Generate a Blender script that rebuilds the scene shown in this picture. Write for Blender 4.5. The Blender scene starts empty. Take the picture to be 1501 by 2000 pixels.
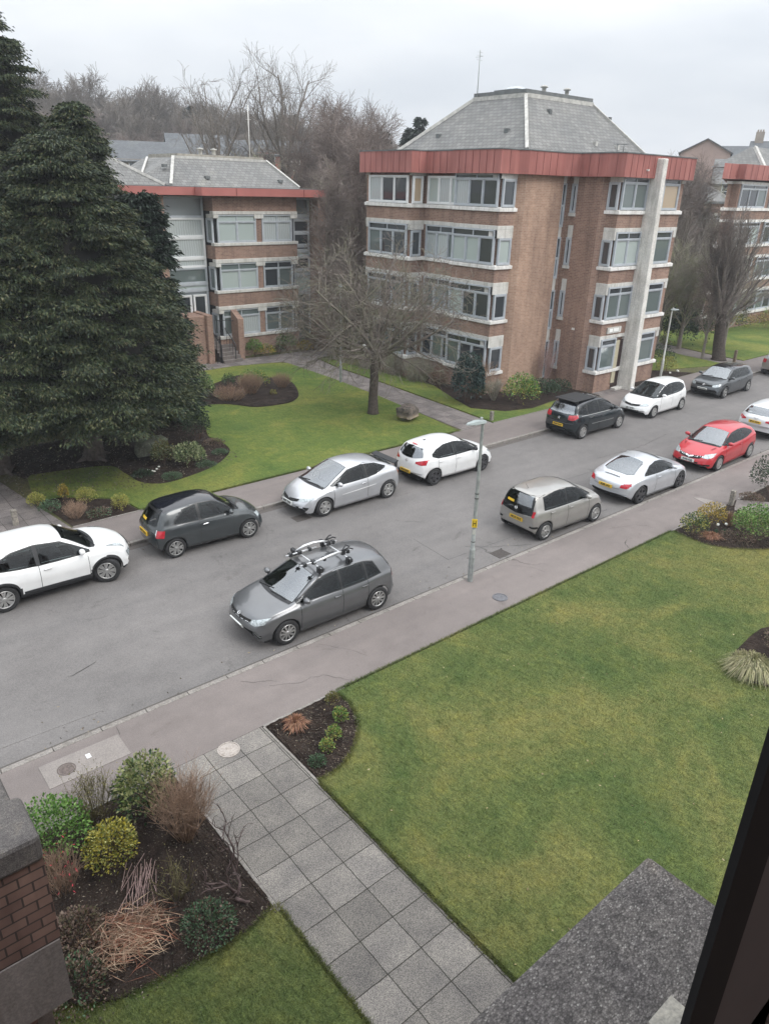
import bpy, bmesh, math, random
import numpy as np
from mathutils import Vector, Matrix
from mathutils.bvhtree import BVHTree
random.seed(7); rng = np.random.default_rng(7)
sc = bpy.context.scene
COL = sc.collection
R = math.radians

# ---------------------------------------------------------------- camera
cam_d = bpy.data.cameras.new("camera"); cam = bpy.data.objects.new("camera", cam_d); COL.objects.link(cam)
sc.camera = cam
YAW, PITCH, ROLL, CH = 6.98781838, 0.416592305, 0.0270633901, 9.66566771
_cy, _sy, _cp, _sp = math.cos(YAW), math.sin(YAW), math.cos(PITCH), math.sin(PITCH)
_f = Vector((_sy*_cp, _cy*_cp, -_sp)); _r = Vector((_cy, -_sy, 0)); _u = _r.cross(_f)
_R = _r*math.cos(ROLL)+_u*math.sin(ROLL); _U = -_r*math.sin(ROLL)+_u*math.cos(ROLL)
M = Matrix((( _R.x, _U.x, -_f.x, 0), (_R.y, _U.y, -_f.y, 0), (_R.z, _U.z, -_f.z, CH), (0, 0, 0, 1)))
cam.matrix_world = M
cam_d.sensor_fit = 'VERTICAL'; cam_d.sensor_height = 36; cam_d.lens = 1429.128/2000*36
cam_d.clip_start = .05; cam_d.clip_end = 2000
sc.render.resolution_x, sc.render.resolution_y = 768, 1024

# ---------------------------------------------------------------- world and sun (overcast daylight)
SUN_EL, SUN_AZ = R(48), R(165)          # azimuth measured from +y towards +x
w = bpy.data.worlds.new("World"); sc.world = w; w.use_nodes = True
nt = w.node_tree; N = nt.nodes; L = nt.links; N.clear()
out = N.new('ShaderNodeOutputWorld'); bg = N.new('ShaderNodeBackground'); bg.inputs[1].default_value = .1
sky = N.new('ShaderNodeTexSky'); sky.sky_type = 'NISHITA'; sky.sun_disc = False
sky.sun_elevation = SUN_EL; sky.sun_rotation = SUN_AZ; sky.dust_density = 4
tc = N.new('ShaderNodeTexCoord'); sep = N.new('ShaderNodeSeparateXYZ'); L.new(tc.outputs['Generated'], sep.inputs[0])
def wm(op, a, b=None):
    m = N.new('ShaderNodeMath'); m.operation = op
    for i, v in enumerate((a, b)):
        if v is None: continue
        if isinstance(v, (int, float)): m.inputs[i].default_value = v
        else: L.new(v, m.inputs[i])
    return m.outputs[0]
zc = wm('MAXIMUM', sep.outputs[2], 0.0)
den = wm('ADD', zc, .18)
cx_ = wm('DIVIDE', sep.outputs[0], den); cy_ = wm('DIVIDE', sep.outputs[1], den)
comb = N.new('ShaderNodeCombineXYZ'); L.new(cx_, comb.inputs[0]); L.new(cy_, comb.inputs[1]); L.new(den, comb.inputs[2])
cn = N.new('ShaderNodeTexNoise'); cn.inputs['Scale'].default_value = .55; cn.inputs['Detail'].default_value = 6; cn.inputs['Roughness'].default_value = .5
L.new(comb.outputs[0], cn.inputs['Vector'])
cr = N.new('ShaderNodeValToRGB'); L.new(cn.outputs[0], cr.inputs[0])
cr.color_ramp.elements[0].position = .36; cr.color_ramp.elements[0].color = (.60, .64, .69, 1)
cr.color_ramp.elements[1].position = .64; cr.color_ramp.elements[1].color = (.88, .89, .90, 1)
gain = wm('ADD', wm("MULTIPLY", wm("POWER", zc, 1.3), 1.72), .69)
gain10 = wm('MULTIPLY', gain, 9.6)
vs = N.new('ShaderNodeVectorMath'); vs.operation = 'SCALE'; L.new(cr.outputs[0], vs.inputs[0]); L.new(gain10, vs.inputs['Scale'])
mx = N.new('ShaderNodeMix'); mx.data_type = 'RGBA'; mx.inputs[0].default_value = .93
L.new(sky.outputs[0], mx.inputs[6]); L.new(vs.outputs[0], mx.inputs[7])
L.new(mx.outputs[2], bg.inputs[0]); L.new(bg.outputs[0], out.inputs[0])
sd = bpy.data.lights.new("sun", 'SUN'); sd.energy = .9; sd.angle = R(25); sd.color = (1, .97, .93)
sun = bpy.data.objects.new("sun", sd); COL.objects.link(sun)
_sd = Vector((math.sin(SUN_AZ)*math.cos(SUN_EL), math.cos(SUN_AZ)*math.cos(SUN_EL), math.sin(SUN_EL)))
sun.rotation_euler = _sd.to_track_quat('Z', 'Y').to_euler(); sun.location = _sd*60
sc.view_settings.view_transform = 'Standard'; sc.view_settings.look = 'None'
sc.view_settings.exposure = .74; sc.view_settings.gamma = 1
sc.cycles.max_bounces = 5; sc.cycles.diffuse_bounces = 3; sc.cycles.glossy_bounces = 3
sc.cycles.transparent_max_bounces = 6; sc.cycles.caustics_reflective = False; sc.cycles.caustics_refractive = False
sc.cycles.use_denoising = True

# ---------------------------------------------------------------- material helpers
def S(r, g, b):
    f = lambda c: (c/255/12.92) if c/255 <= .04045 else ((c/255+.055)/1.055)**2.4
    return (f(r), f(g), f(b), 1)
class Mat:
    def __init__(s, name):
        s.m = bpy.data.materials.new(name); s.m.use_nodes = True; s.t = s.m.node_tree; s.N = s.t.nodes; s.L = s.t.links
        s.b = s.N['Principled BSDF']
    def n(s, typ, **kw):
        x = s.N.new(typ)
        for k, v in kw.items():
            if k in x.inputs: x.inputs[k].default_value = v
            else: setattr(x, k, v)
        return x
    def l(s, a, b): s.L.new(a, b)
    def coords(s, kind='Object'):
        if kind == 'World': return s.n('ShaderNodeNewGeometry').outputs['Position']
        return s.n('ShaderNodeTexCoord').outputs[kind]
    def noise(s, vec, scale, detail=4, rough=.55, dist=0):
        x = s.n('ShaderNodeTexNoise', Scale=scale, Detail=detail, Roughness=rough, Distortion=dist)
        s.l(vec, x.inputs['Vector']); return x.outputs[0]
    def ramp(s, fac, stops):
        x = s.n('ShaderNodeValToRGB'); s.l(fac, x.inputs[0]); e = x.color_ramp.elements
        while len(e) < len(stops): e.new(.5)
        for i, (p, c) in enumerate(stops): e[i].position = p; e[i].color = c if len(c) == 4 else (*c, 1)
        return x.outputs[0]
    def mix(s, fac, a, b, mode='MIX'):
        x = s.n('ShaderNodeMix', data_type='RGBA', blend_type=mode)
        for i, v in ((0, fac), (6, a), (7, b)):
            if isinstance(v, (int, float)): x.inputs[i].default_value = v
            elif isinstance(v, tuple): x.inputs[i].default_value = v if len(v) == 4 else (*v, 1)
            else: s.l(v, x.inputs[i])
        return x.outputs[2]
    def math(s, op, a, b=0.):
        x = s.n('ShaderNodeMath', operation=op)
        for i, v in enumerate((a, b)):
            if isinstance(v, (int, float)): x.inputs[i].default_value = v
            else: s.l(v, x.inputs[i])
        return x.outputs[0]
    def bump(s, h, strength=.3, dist=.02):
        x = s.n('ShaderNodeBump', Strength=strength, Distance=dist); s.l(h, x.inputs['Height']); s.l(x.outputs[0], s.b.inputs['Normal'])
    def col(s, c):
        if isinstance(c, tuple): s.b.inputs['Base Color'].default_value = c if len(c) == 4 else (*c, 1)
        else: s.l(c, s.b.inputs['Base Color'])
        return s
    def set(s, **kw):
        for k, v in kw.items(): s.b.inputs[k.replace('_', ' ')].default_value = v
        return s
def plain(name, c, rough=.6, metal=0, var=.12, scale=8, coat=0, spec=.5, bump=0):
    m = Mat(name); v = m.coords(); n = m.noise(v, scale, 5)
    lo = tuple(x*(1-var) for x in c[:3]); hi = tuple(min(1, x*(1+var)) for x in c[:3])
    m.col(m.ramp(n, [(.3, lo), (.7, hi)])); m.set(Roughness=rough, Metallic=metal, Coat_Weight=coat, Specular_IOR_Level=spec)
    if bump: m.bump(n, bump, .01)
    return m.m
def leafmat(name, cols, rough=.55, trans=.25):
    m = Mat(name); g = m.n('ShaderNodeNewGeometry'); n = len(cols)
    c = m.ramp(g.outputs['Random Per Island'], [((i+.5)/n, cols[i]) for i in range(n)])
    big = m.noise(m.coords(), 1.3, 2)
    c = m.mix(.55, c, m.ramp(big, [(.35, (.55, .55, .55)), (.65, (1.25, 1.25, 1.2))]), 'MULTIPLY')
    m.col(c).set(Roughness=rough, Specular_IOR_Level=.35)
    m.b.inputs['Subsurface Weight'].default_value = 0
    return m.m

# ---------------------------------------------------------------- mesh helpers
LOC = {}
def tag(o, label=None, cat=None, group=None, kind=None):
    if label: o['label'] = label
    if cat: o['category'] = cat
    if group: o['group'] = group
    if kind: o['kind'] = kind
    return o
def empty(name, loc, label, cat, group=None, rz=0):
    o = bpy.data.objects.new(name, None); COL.objects.link(o); o.location = loc; o.rotation_euler = (0, 0, rz)
    o.empty_display_size = .3; LOC[o.name] = Vector(loc)
    return tag(o, label, cat, group)
def link_mesh(name, me, parent=None):
    o = bpy.data.objects.new(name, me); COL.objects.link(o)
    if parent is not None: o.parent = parent; LOC[o.name] = LOC.get(parent.name, Vector())
    else: LOC[o.name] = Vector()
    return o
def worldbox_uv(me):
    uv = me.uv_layers.new(name='UVMap')
    n = len(me.polygons)
    nor = np.zeros(n*3); me.polygons.foreach_get('normal', nor); nor = nor.reshape(-1, 3)
    co = np.zeros(len(me.vertices)*3); me.vertices.foreach_get('co', co); co = co.reshape(-1, 3)
    li = np.zeros(len(me.loops), int); me.loops.foreach_get('vertex_index', li)
    lt = np.zeros(n, int); me.polygons.foreach_get('loop_total', lt)
    fn = np.repeat(nor, lt, axis=0)
    t = np.stack([-fn[:, 1], fn[:, 0], np.zeros(len(fn))], 1); ln = np.linalg.norm(t, axis=1)
    flat = ln < .15
    t[flat] = (1, 0, 0); t /= np.linalg.norm(t, axis=1)[:, None]
    b = np.cross(fn, t); b[flat] = (0, 1, 0)
    p = co[li]
    out_ = np.stack([(p*t).sum(1), (p*b).sum(1)], 1)
    uv.data.foreach_set('uv', out_.ravel())
class MB:
    def __init__(s): s.v = []; s.f = []; s.mi = []; s.sm = []
    def add(s, vs, fs, mi=0, smooth=False):
        k = len(s.v); s.v += [tuple(a) for a in vs]
        for f in fs: s.f.append([k+i for i in f]); s.mi.append(mi); s.sm.append(smooth)
    def box(s, x0, x1, y0, y1, z0, z1, mi=0):
        s.add([(x0, y0, z0), (x1, y0, z0), (x1, y1, z0), (x0, y1, z0), (x0, y0, z1), (x1, y0, z1), (x1, y1, z1), (x0, y1, z1)],
              [(0, 3, 2, 1), (4, 5, 6, 7), (0, 1, 5, 4), (1, 2, 6, 5), (2, 3, 7, 6), (3, 0, 4, 7)], mi)
    def obox(s, O, u, n, s0, s1, z0, z1, d0, d1, mi=0):
        """box on a wall: along u from s0 to s1, heights z0..z1, out along normal n from d0 to d1"""
        P = []
        for z in (z0, z1):
            for a, d in ((s0, d0), (s1, d0), (s1, d1), (s0, d1)):
                P.append((O[0]+u[0]*a+n[0]*d, O[1]+u[1]*a+n[1]*d, z))
        s.add(P, [(0, 3, 2, 1), (4, 5, 6, 7), (0, 1, 5, 4), (1, 2, 6, 5), (2, 3, 7, 6), (3, 0, 4, 7)], mi)
    def prism(s, poly, z0, z1, mi=0, top=None):
        n = len(poly); zt = z1 if callable(z1) else (lambda x, y: z1)
        s.add([(x, y, z0) for x, y in poly]+[(x, y, zt(x, y)) for x, y in poly],
              [tuple(range(n-1, -1, -1))]+[(i, (i+1) % n, n+(i+1) % n, n+i) for i in range(n)], mi)
        k = len(s.v)-n; s.f.append([k+i for i in range(n)]); s.mi.append(mi if top is None else top); s.sm.append(False)
    def tube(s, pts, rad, n=6, mi=0, cap=True, smooth=True):
        pts = [Vector(p) for p in pts]; k = len(pts); vs = []; a = None
        for i, p in enumerate(pts):
            d = (pts[min(i+1, k-1)]-pts[max(i-1, 0)]).normalized()
            if a is None: a = d.orthogonal().normalized()
            a = (a-d*a.dot(d)).normalized(); b = d.cross(a); r = rad[i] if hasattr(rad, '__len__') else rad
            for j in range(n):
                t = 2*math.pi*j/n; vs.append(p+(a*math.cos(t)+b*math.sin(t))*r)
        fs = [(i*n+j, i*n+(j+1) % n, (i+1)*n+(j+1) % n, (i+1)*n+j) for i in range(k-1) for j in range(n)]
        if cap: fs += [tuple(range(n-1, -1, -1)), tuple((k-1)*n+j for j in range(n))]
        s.add(vs, fs, mi, smooth)
    def lathe(s, c, prof, n=24, axis='z', mi=0, smooth=True):
        """profile (r, h) around an axis through c"""
        vs = []
        for r, h in prof:
            for j in range(n):
                t = 2*math.pi*j/n; a, b = r*math.cos(t), r*math.sin(t)
                vs.append((c[0]+a, c[1]+b, c[2]+h) if axis == 'z' else (c[0]+a, c[1]+h, c[2]+b) if axis == 'y' else (c[0]+h, c[1]+a, c[2]+b))
        s.add(vs, [(i*n+j, i*n+(j+1) % n, (i+1)*n+(j+1) % n, (i+1)*n+j) for i in range(len(prof)-1) for j in range(n)], mi, smooth)
    def build(s, name, mats, parent=None, local=False, bevel=0, fix=True):
        me = bpy.data.meshes.new(name); off = (0, 0, 0)
        if parent is not None and not local: off = LOC[parent.name]
        me.from_pydata([(a-off[0], b-off[1], c-off[2]) for a, b, c in s.v], [], s.f)
        for m in (mats if isinstance(mats, (list, tuple)) else [mats]): me.materials.append(m)
        me.polygons.foreach_set('material_index', s.mi); me.polygons.foreach_set('use_smooth', s.sm)
        if fix:
            bm = bmesh.new(); bm.from_mesh(me); bmesh.ops.recalc_face_normals(bm, faces=bm.faces); bm.to_mesh(me); bm.free()
        me.update(); worldbox_uv(me)
        o = link_mesh(name, me, parent)
        if bevel:
            b = o.modifiers.new('bevel', 'BEVEL'); b.width = bevel; b.segments = 2; b.limit_method = 'ANGLE'
        return o
def quads_obj(name, V, mats, mi=None, parent=None, local=False, k=4):
    """V: (N,k,3) array of separate k-gons"""
    V = np.asarray(V, float)
    if parent is not None and not local: V = V-np.array(LOC[parent.name])
    n = len(V); me = bpy.data.meshes.new(name)
    me.vertices.add(n*k); me.vertices.foreach_set('co', V.ravel())
    me.loops.add(n*k); me.loops.foreach_set('vertex_index', np.arange(n*k))
    me.polygons.add(n); me.polygons.foreach_set('loop_start', np.arange(n)*k)
    for m in (mats if isinstance(mats, (list, tuple)) else [mats]): me.materials.append(m)
    if mi is not None: me.polygons.foreach_set('material_index', np.asarray(mi, np.int32))
    me.update(calc_edges=True)
    return link_mesh(name, me, parent)
def offset_poly(poly, d):
    n = len(poly); res = []
    for i in range(n):
        p0, p1, p2 = poly[i-1], poly[i], poly[(i+1) % n]
        def nrm(a, b):
            ex, ey = b[0]-a[0], b[1]-a[1]; l = math.hypot(ex, ey); return (ey/l, -ex/l)
        n1, n2 = nrm(p0, p1), nrm(p1, p2); k = 1+n1[0]*n2[0]+n1[1]*n2[1]
        res.append((p1[0]+d*(n1[0]+n2[0])/k, p1[1]+d*(n1[1]+n2[1])/k))
    return res
def smooth_path(pts, n=8):
    out_ = []
    for i in range(len(pts)-1):
        p0, p1, p2, p3 = [np.array(pts[max(0, min(len(pts)-1, i+j))], float) for j in (-1, 0, 1, 2)]
        for t in np.linspace(0, 1, n, endpoint=False):
            out_.append(tuple(.5*((2*p1)+(-p0+p2)*t+(2*p0-5*p1+4*p2-p3)*t*t+(-p0+3*p1-3*p2+p3)*t**3)))
    out_.append(tuple(pts[-1])); return out_

# ---------------------------------------------------------------- materials of the setting
def m_asphalt(name, base, tint, speck=.5):
    m = Mat(name); v = m.coords('World')
    big = m.noise(v, .22, 5, .6, .5); mid = m.noise(v, 2.2, 5, .65); fine = m.noise(v, 55, 2, .7)
    st = m.n('ShaderNodeMapping'); st.inputs['Scale'].default_value = (.12, 1.3, 1); m.l(v, st.inputs[0])
    streak = m.noise(st.outputs[0], 1.1, 4)
    c = m.ramp(big, [(.3, tuple(x*.86 for x in base)), (.7, tuple(x*1.1 for x in base))])
    c = m.mix(.6, c, m.ramp(mid, [(.3, (.86, .86, .86)), (.7, (1.1, 1.1, 1.1))]), 'MULTIPLY')
    c = m.mix(.7, c, m.ramp(streak, [(.35, (.9, .9, .9)), (.62, (1.07, 1.06, 1.05))]), 'MULTIPLY')
    c = m.mix(speck, c, m.ramp(fine, [(.42, (.72, .72, .72)), (.5, (1, 1, 1)), (.66, (1.3, 1.28, 1.25))]), 'MULTIPLY')
    stn = m.ramp(m.noise(v, .75, 5, .7, 1.5), [(.60, (1, 1, 1)), (.72, (.66, .65, .64))]); c = m.mix(.8, c, stn, 'MULTIPLY')
    pale = m.ramp(m.noise(v, 5.5, 3, .8), [(.68, (1, 1, 1)), (.75, (1.28, 1.26, 1.24))]); c = m.mix(.7, c, pale, 'MULTIPLY')
    c = m.mix(.25, c, tint, 'MULTIPLY')
    # fine cracks
    vo = m.n('ShaderNodeTexVoronoi', feature='DISTANCE_TO_EDGE', Scale=.16); wv = m.n('ShaderNodeVectorMath', operation='ADD')
    nn = m.n('ShaderNodeTexNoise', Scale=.9, Detail=6); m.l(v, nn.inputs['Vector']); m.l(v, wv.inputs[0]); m.l(nn.outputs[1], wv.inputs[1]); m.l(wv.outputs[0], vo.inputs['Vector'])
    crk = m.ramp(vo.outputs['Distance'], [(.0, (1, 1, 1)), (.0013, (0, 0, 0))])
    gate = m.ramp(m.noise(v, .13, 2), [(.60, (0, 0, 0)), (.66, (1, 1, 1))])
    c = m.mix(m.mix(1., crk, gate, 'MULTIPLY'), c, (.035, .033, .03))
    m.col(c).set(Roughness=.88, Specular_IOR_Level=.3); m.bump(fine, .35, .006); return m.m
M_ROAD = m_asphalt('asphalt road', (.168, .160, .156), (1, .98, .97), .62)
M_PAVE = m_asphalt('reddish tarmac pavement', (.190, .169, .160), (1, .93, .92))
M_PATCH = m_asphalt('tarmac patch', (.262, .238, .222), (1, .98, .97))
def m_grass(name, a, b, c_, spots=.5):
    m = Mat(name); v = m.coords('World')
    big = m.noise(v, .33, 4, .6, .8); mid = m.noise(v, 2.6, 5, .7, .5); fine = m.noise(v, 42, 3, .75)
    st = m.n('ShaderNodeMapping'); st.inputs['Scale'].default_value = (1, .35, 1); st.inputs['Rotation'].default_value = (0, 0, .6); m.l(v, st.inputs[0])
    tuft = m.noise(st.outputs[0], 16, 4, .7, 1)
    c = m.ramp(big, [(.32, a), (.5, b), (.68, c_)])
    c = m.mix(.75, c, m.ramp(mid, [(.3, (.68, .8, .72)), (.5, (1, 1, 1)), (.72, (1.32, 1.2, .95))]), 'MULTIPLY')
    c = m.mix(.8, c, m.ramp(tuft, [(.32, (.6, .62, .6)), (.52, (1, 1, 1)), (.7, (1.35, 1.3, 1.2))]), 'MULTIPLY')
    c = m.mix(.75, c, m.ramp(fine, [(.3, (.5, .55, .5)), (.5, (1, 1, 1)), (.7, (1.45, 1.4, 1.2))]), 'MULTIPLY')
    m.col(c).set(Roughness=.9, Specular_IOR_Level=.15)
    m.bump(m.math('ADD', m.math('MULTIPLY', tuft, 1.3), fine), .9, .03); return m.m
M_GRASS = m_grass('lawn grass', (.092, .132, .045), (.138, .164, .057), (.210, .204, .074))
M_GRASS2 = m_grass('far lawn grass', (.080, .130, .034), (.125, .165, .042), (.19, .20, .055))
M_ROUGH = m_grass('rough ground', (.06, .07, .03), (.10, .10, .05), (.13, .12, .07))
def m_soil():
    m = Mat('dark bed soil'); v = m.coords('World'); a = m.noise(v, 3, 5); b = m.noise(v, 38, 3, .8)
    c = m.ramp(a, [(.3, (.026, .020, .018)), (.7, (.056, .043, .036))])
    c = m.mix(.9, c, m.ramp(b, [(.35, (.5, .5, .5)), (.6, (1.1, 1.05, 1)), (.74, (3.4, 3, 2.6))]), 'MULTIPLY')
    m.col(c).set(Roughness=.95, Specular_IOR_Level=.1); m.bump(b, 1, .03); return m.m
M_SOIL = m_soil()
def m_slab(name, base, joint=.6, offx=0, offy=0, ang=0):
    m = Mat(name); v = m.coords('World')
    mp = m.n('ShaderNodeMapping'); mp.inputs['Location'].default_value = (offx, offy, 0)
    wob_ = m.n('ShaderNodeTexNoise', Scale=2.2, Detail=4); m.l(v, wob_.inputs['Vector']); sb = m.n('ShaderNodeVectorMath', operation='MULTIPLY_ADD'); sb.inputs[1].default_value = (.035, .035, 0); m.l(wob_.outputs[1], sb.inputs[0]); m.l(v, sb.inputs[2]); m.l(sb.outputs[0], mp.inputs[0])
    br = m.n('ShaderNodeTexBrick', Scale=1.0); br.offset = 0; br.offset_frequency = 1; br.squash = 1
    br.inputs['Brick Width'].default_value = joint; br.inputs['Row Height'].default_value = joint; br.inputs['Mortar Size'].default_value = .008
    br.inputs['Mortar Smooth'].default_value = .3; br.inputs['Bias'].default_value = 0
    br.inputs['Color1'].default_value = (*[x*.74 for x in base], 1); br.inputs['Color2'].default_value = (*[x*1.12 for x in base], 1)
    br.inputs['Mortar'].default_value = (.04, .037, .03, 1); m.l(mp.outputs[0], br.inputs['Vector'])
    fine = m.noise(v, 70, 2, .8); mid = m.noise(v, 1.7, 5, .6)
    c = m.mix(.85, br.outputs[0], m.ramp(fine, [(.4, (.5, .5, .5)), (.5, (1, 1, 1)), (.62, (1.6, 1.56, 1.5))]), 'MULTIPLY')
    c = m.mix(.9, c, m.ramp(mid, [(.3, (.68, .68, .70)), (.7, (1.14, 1.13, 1.1))]), 'MULTIPLY')
    ms = m.ramp(m.noise(v, 4.5, 5, .8), [(.62, (1, 1, 1)), (.74, (.62, .68, .5))]); c = m.mix(.7, c, ms, 'MULTIPLY')
    m.col(c).set(Roughness=.85, Specular_IOR_Level=.3)
    m.bump(m.math('SUBTRACT', fine, m.math('MULTIPLY', br.outputs['Fac'], 3)), .5, .01); return m.m
def m_brick(name, c1, c2, mortar, bw=.225):
    m = Mat(name); uv = m.n('ShaderNodeUVMap').outputs[0]
    br = m.n('ShaderNodeTexBrick', Scale=1.0)
    for k_, v_ in (('Brick Width', bw), ('Row Height', .075), ('Mortar Size', .006), ('Mortar Smooth', .2), ('Bias', 0)): br.inputs[k_].default_value = v_
    br.inputs['Color1'].default_value = c1; br.inputs['Color2'].default_value = c2; br.inputs['Mortar'].default_value = mortar
    m.l(uv, br.inputs['Vector']); v = m.coords('World')
    n1 = m.noise(v, .45, 5, .6); n2 = m.noise(v, 7, 4, .7)
    c = m.mix(.8, br.outputs[0], m.ramp(n1, [(.3, (.8, .78, .78)), (.7, (1.14, 1.12, 1.1))]), 'MULTIPLY')
    c = m.mix(.5, c, m.ramp(n2, [(.3, (.74, .7, .7)), (.7, (1.15, 1.15, 1.15))]), 'MULTIPLY')
    sm_ = m.n('ShaderNodeMapping'); sm_.inputs['Scale'].default_value = (2.2, 2.2, .22); m.l(v, sm_.inputs[0])
    c = m.mix(.75, c, m.ramp(m.noise(sm_.outputs[0], 1., 5, .65), [(.34, (.70, .70, .71)), (.5, (1, 1, 1)), (.68, (1.16, 1.15, 1.13))]), 'MULTIPLY')
    m.col(c).set(Roughness=.9, Specular_IOR_Level=.2); m.bump(m.math('SUBTRACT', 1., br.outputs['Fac']), .4, .006); return m.m
M_BRICK = m_brick('brown pink brick', (.33, .215, .165, 1), (.25, .158, .122, 1), (.40, .345, .295, 1))
M_BRICK2 = m_brick('lighter tower brick', (.42, .285, .21, 1), (.34, .22, .16, 1), (.45, .385, .32, 1))
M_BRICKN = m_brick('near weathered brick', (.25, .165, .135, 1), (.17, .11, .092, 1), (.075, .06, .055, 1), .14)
def m_concrete(name, base, grain=40, amt=.5, bump=.3, stain=(.7, .7, .68)):
    m = Mat(name); v = m.coords('World'); f = m.noise(v, grain, 3, .75); g = m.noise(v, 1.6, 5, .6)
    c = m.mix(amt, base, m.ramp(f, [(.38, (.45, .45, .47)), (.5, (1, 1, 1)), (.64, (1.75, 1.7, 1.62))]), 'MULTIPLY')
    c = m.mix(.7, c, m.ramp(g, [(.3, stain), (.65, (1.1, 1.1, 1.1))]), 'MULTIPLY')
    sm_ = m.n('ShaderNodeMapping'); sm_.inputs['Scale'].default_value = (5, 5, .5); m.l(v, sm_.inputs[0]); c = m.mix(.7, c, m.ramp(m.noise(sm_.outputs[0], 1., 5, .7), [(.36, (.68, .67, .64)), (.52, (1, 1, 1))]), 'MULTIPLY')
    m.col(c).set(Roughness=.88, Specular_IOR_Level=.25); m.bump(f, bump, .01); return m.m
M_SILL = m_concrete('painted white sill', (.78, .765, .74), 30, .15, .15, (.72, .71, .68))
M_LINTEL = m_concrete('pale concrete lintel', (.60, .59, .56), 30, .2, .15, (.8, .79, .76))
def m_agg():
    m = Mat('exposed aggregate coping'); v = m.coords('World'); vo = m.n('ShaderNodeTexVoronoi', Scale=430.); mp = m.n('ShaderNodeMapping'); mp.inputs['Scale'].default_value = (1, 1.5, 1); m.l(v, mp.inputs[0]); m.l(mp.outputs[0], vo.inputs['Vector'])
    sp = m.n('ShaderNodeSeparateColor'); m.l(vo.outputs['Color'], sp.inputs[0])
    c = m.ramp(sp.outputs[0], [(.0, (.09, .084, .08)), (.55, (.16, .148, .14)), (.82, (.21, .195, .185)), (.95, (.24, .225, .21)), (1., (.36, .345, .32))])
    edge = m.ramp(vo.outputs['Distance'], [(.3, (1, 1, 1)), (.7, (.55, .55, .56))]); c = m.mix(.8, c, edge, 'MULTIPLY')
    c = m.mix(.8, c, m.ramp(m.noise(v, 7, 6, .65), [(.32, (.62, .62, .66)), (.55, (1, 1, 1)), (.72, (1.5, 1.38, 1.22))]), 'MULTIPLY')
    c = m.mix(.55, c, m.ramp(m.noise(v, 60, 4, .7), [(.35, (.6, .6, .6)), (.65, (1.35, 1.33, 1.3))]), 'MULTIPLY')
    m.col(c).set(Roughness=.9, Specular_IOR_Level=.2); m.bump(sp.outputs[0], .5, .004); return m.m
M_AGG = m_agg()
M_CONC = m_concrete('smooth grey concrete', (.20, .178, .168), 60, .3, .2)
M_KERB = m_concrete('kerb stone', (.25, .232, .215), 30, .4, .3)
def m_fascia():
    m = Mat('red brown metal fascia'); v = m.coords('World'); mp = m.n('ShaderNodeMapping'); mp.inputs['Scale'].default_value = (2.4, 2.4, .35); m.l(v, mp.inputs[0])
    a = m.noise(mp.outputs[0], 1.3, 5, .6); b = m.noise(v, .35, 3); c0 = S(163, 105, 98)[:3]
    c = m.ramp(a, [(.3, tuple(x*.78 for x in c0)), (.55, c0), (.75, (c0[0]*1.15, c0[1]*1.3, c0[2]*1.3))]); c = m.mix(.8, c, m.ramp(b, [(.35, (.82, .8, .8)), (.65, (1.14, 1.16, 1.16))]), 'MULTIPLY')
    m.col(c).set(Roughness=.62, Specular_IOR_Level=.3); return m.m
M_FASCIA = m_fascia()
M_SEAM = plain('fascia seam', S(120, 66, 62), .6)
def m_slate(name, base):
    m = Mat(name); uv = m.n('ShaderNodeUVMap').outputs[0]; br = m.n('ShaderNodeTexBrick', Scale=1.0)
    for k_, v_ in (('Brick Width', .3), ('Row Height', .22), ('Mortar Size', .012), ('Mortar Smooth', .3), ('Bias', 0)): br.inputs[k_].default_value = v_
    br.inputs['Color1'].default_value = (*[x*.85 for x in base], 1); br.inputs['Color2'].default_value = (*[x*1.12 for x in base], 1)
    br.inputs['Mortar'].default_value = (*[x*.4 for x in base], 1); m.l(uv, br.inputs['Vector'])
    v = m.coords('World'); n1 = m.noise(v, .6, 5, .65, 1)
    c = m.mix(.8, br.outputs[0], m.ramp(n1, [(.3, (.8, .82, .84)), (.6, (1.1, 1.1, 1.08)), (.75, (1.3, 1.3, 1.15))]), 'MULTIPLY')
    m.col(c).set(Roughness=.7, Specular_IOR_Level=.3); m.bump(m.math('SUBTRACT', 1., br.outputs['Fac']), .5, .02); return m.m
M_SLATE = m_slate('grey roof tile', (.192, .190, .184))
M_SLATEF = m_slate('far slate', (.115, .122, .13))
M_HIP = plain('pale hip ridge', (.46, .45, .42), .8, 0, .25, 5)
M_LEAD = plain('lead flashing', (.13, .14, .14), .6, 0, .25, 3)
M_FRAME = plain('blue grey window frame', (.43, .46, .49), .5, 0, .1, 3)
M_FRAMEW = plain('white window frame', (.72, .73, .73), .4, 0, .06, 3)
M_DARK = plain('dark interior', (.018, .02, .022), .8)
M_STEEL = plain('galvanised lamp steel', (.30, .32, .31), .55, .2, .25, 6)
M_STEELP = plain('pale lamp steel', (.50, .51, .48), .55, 0, .15, 6)
def m_pane(name, base, fold=0, rough=.04, ior=1.75):
    m = Mat(name)
    if fold:
        uv = m.n('ShaderNodeUVMap').outputs[0]; wv = m.n('ShaderNodeTexWave', Scale=fold, Distortion=4, Detail=3); wv.bands_direction = 'X'
        m.l(uv, wv.inputs['Vector']); m.col(m.ramp(wv.outputs[0], [(.1, tuple(x*.8 for x in base)), (.8, base)]))
    else: m.col((*base, 1))
    m.set(Roughness=rough, IOR=ior, Coat_Weight=.3, Coat_Roughness=.03); return m.m
M_GLASS = m_pane('dark window glass', (.035, .042, .048))
M_GLASSG = m_pane('green grey window glass', (.12, .15, .145))
M_CURT = m_pane('curtained window glass', (.46, .50, .50), 2.2, .12)
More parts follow.
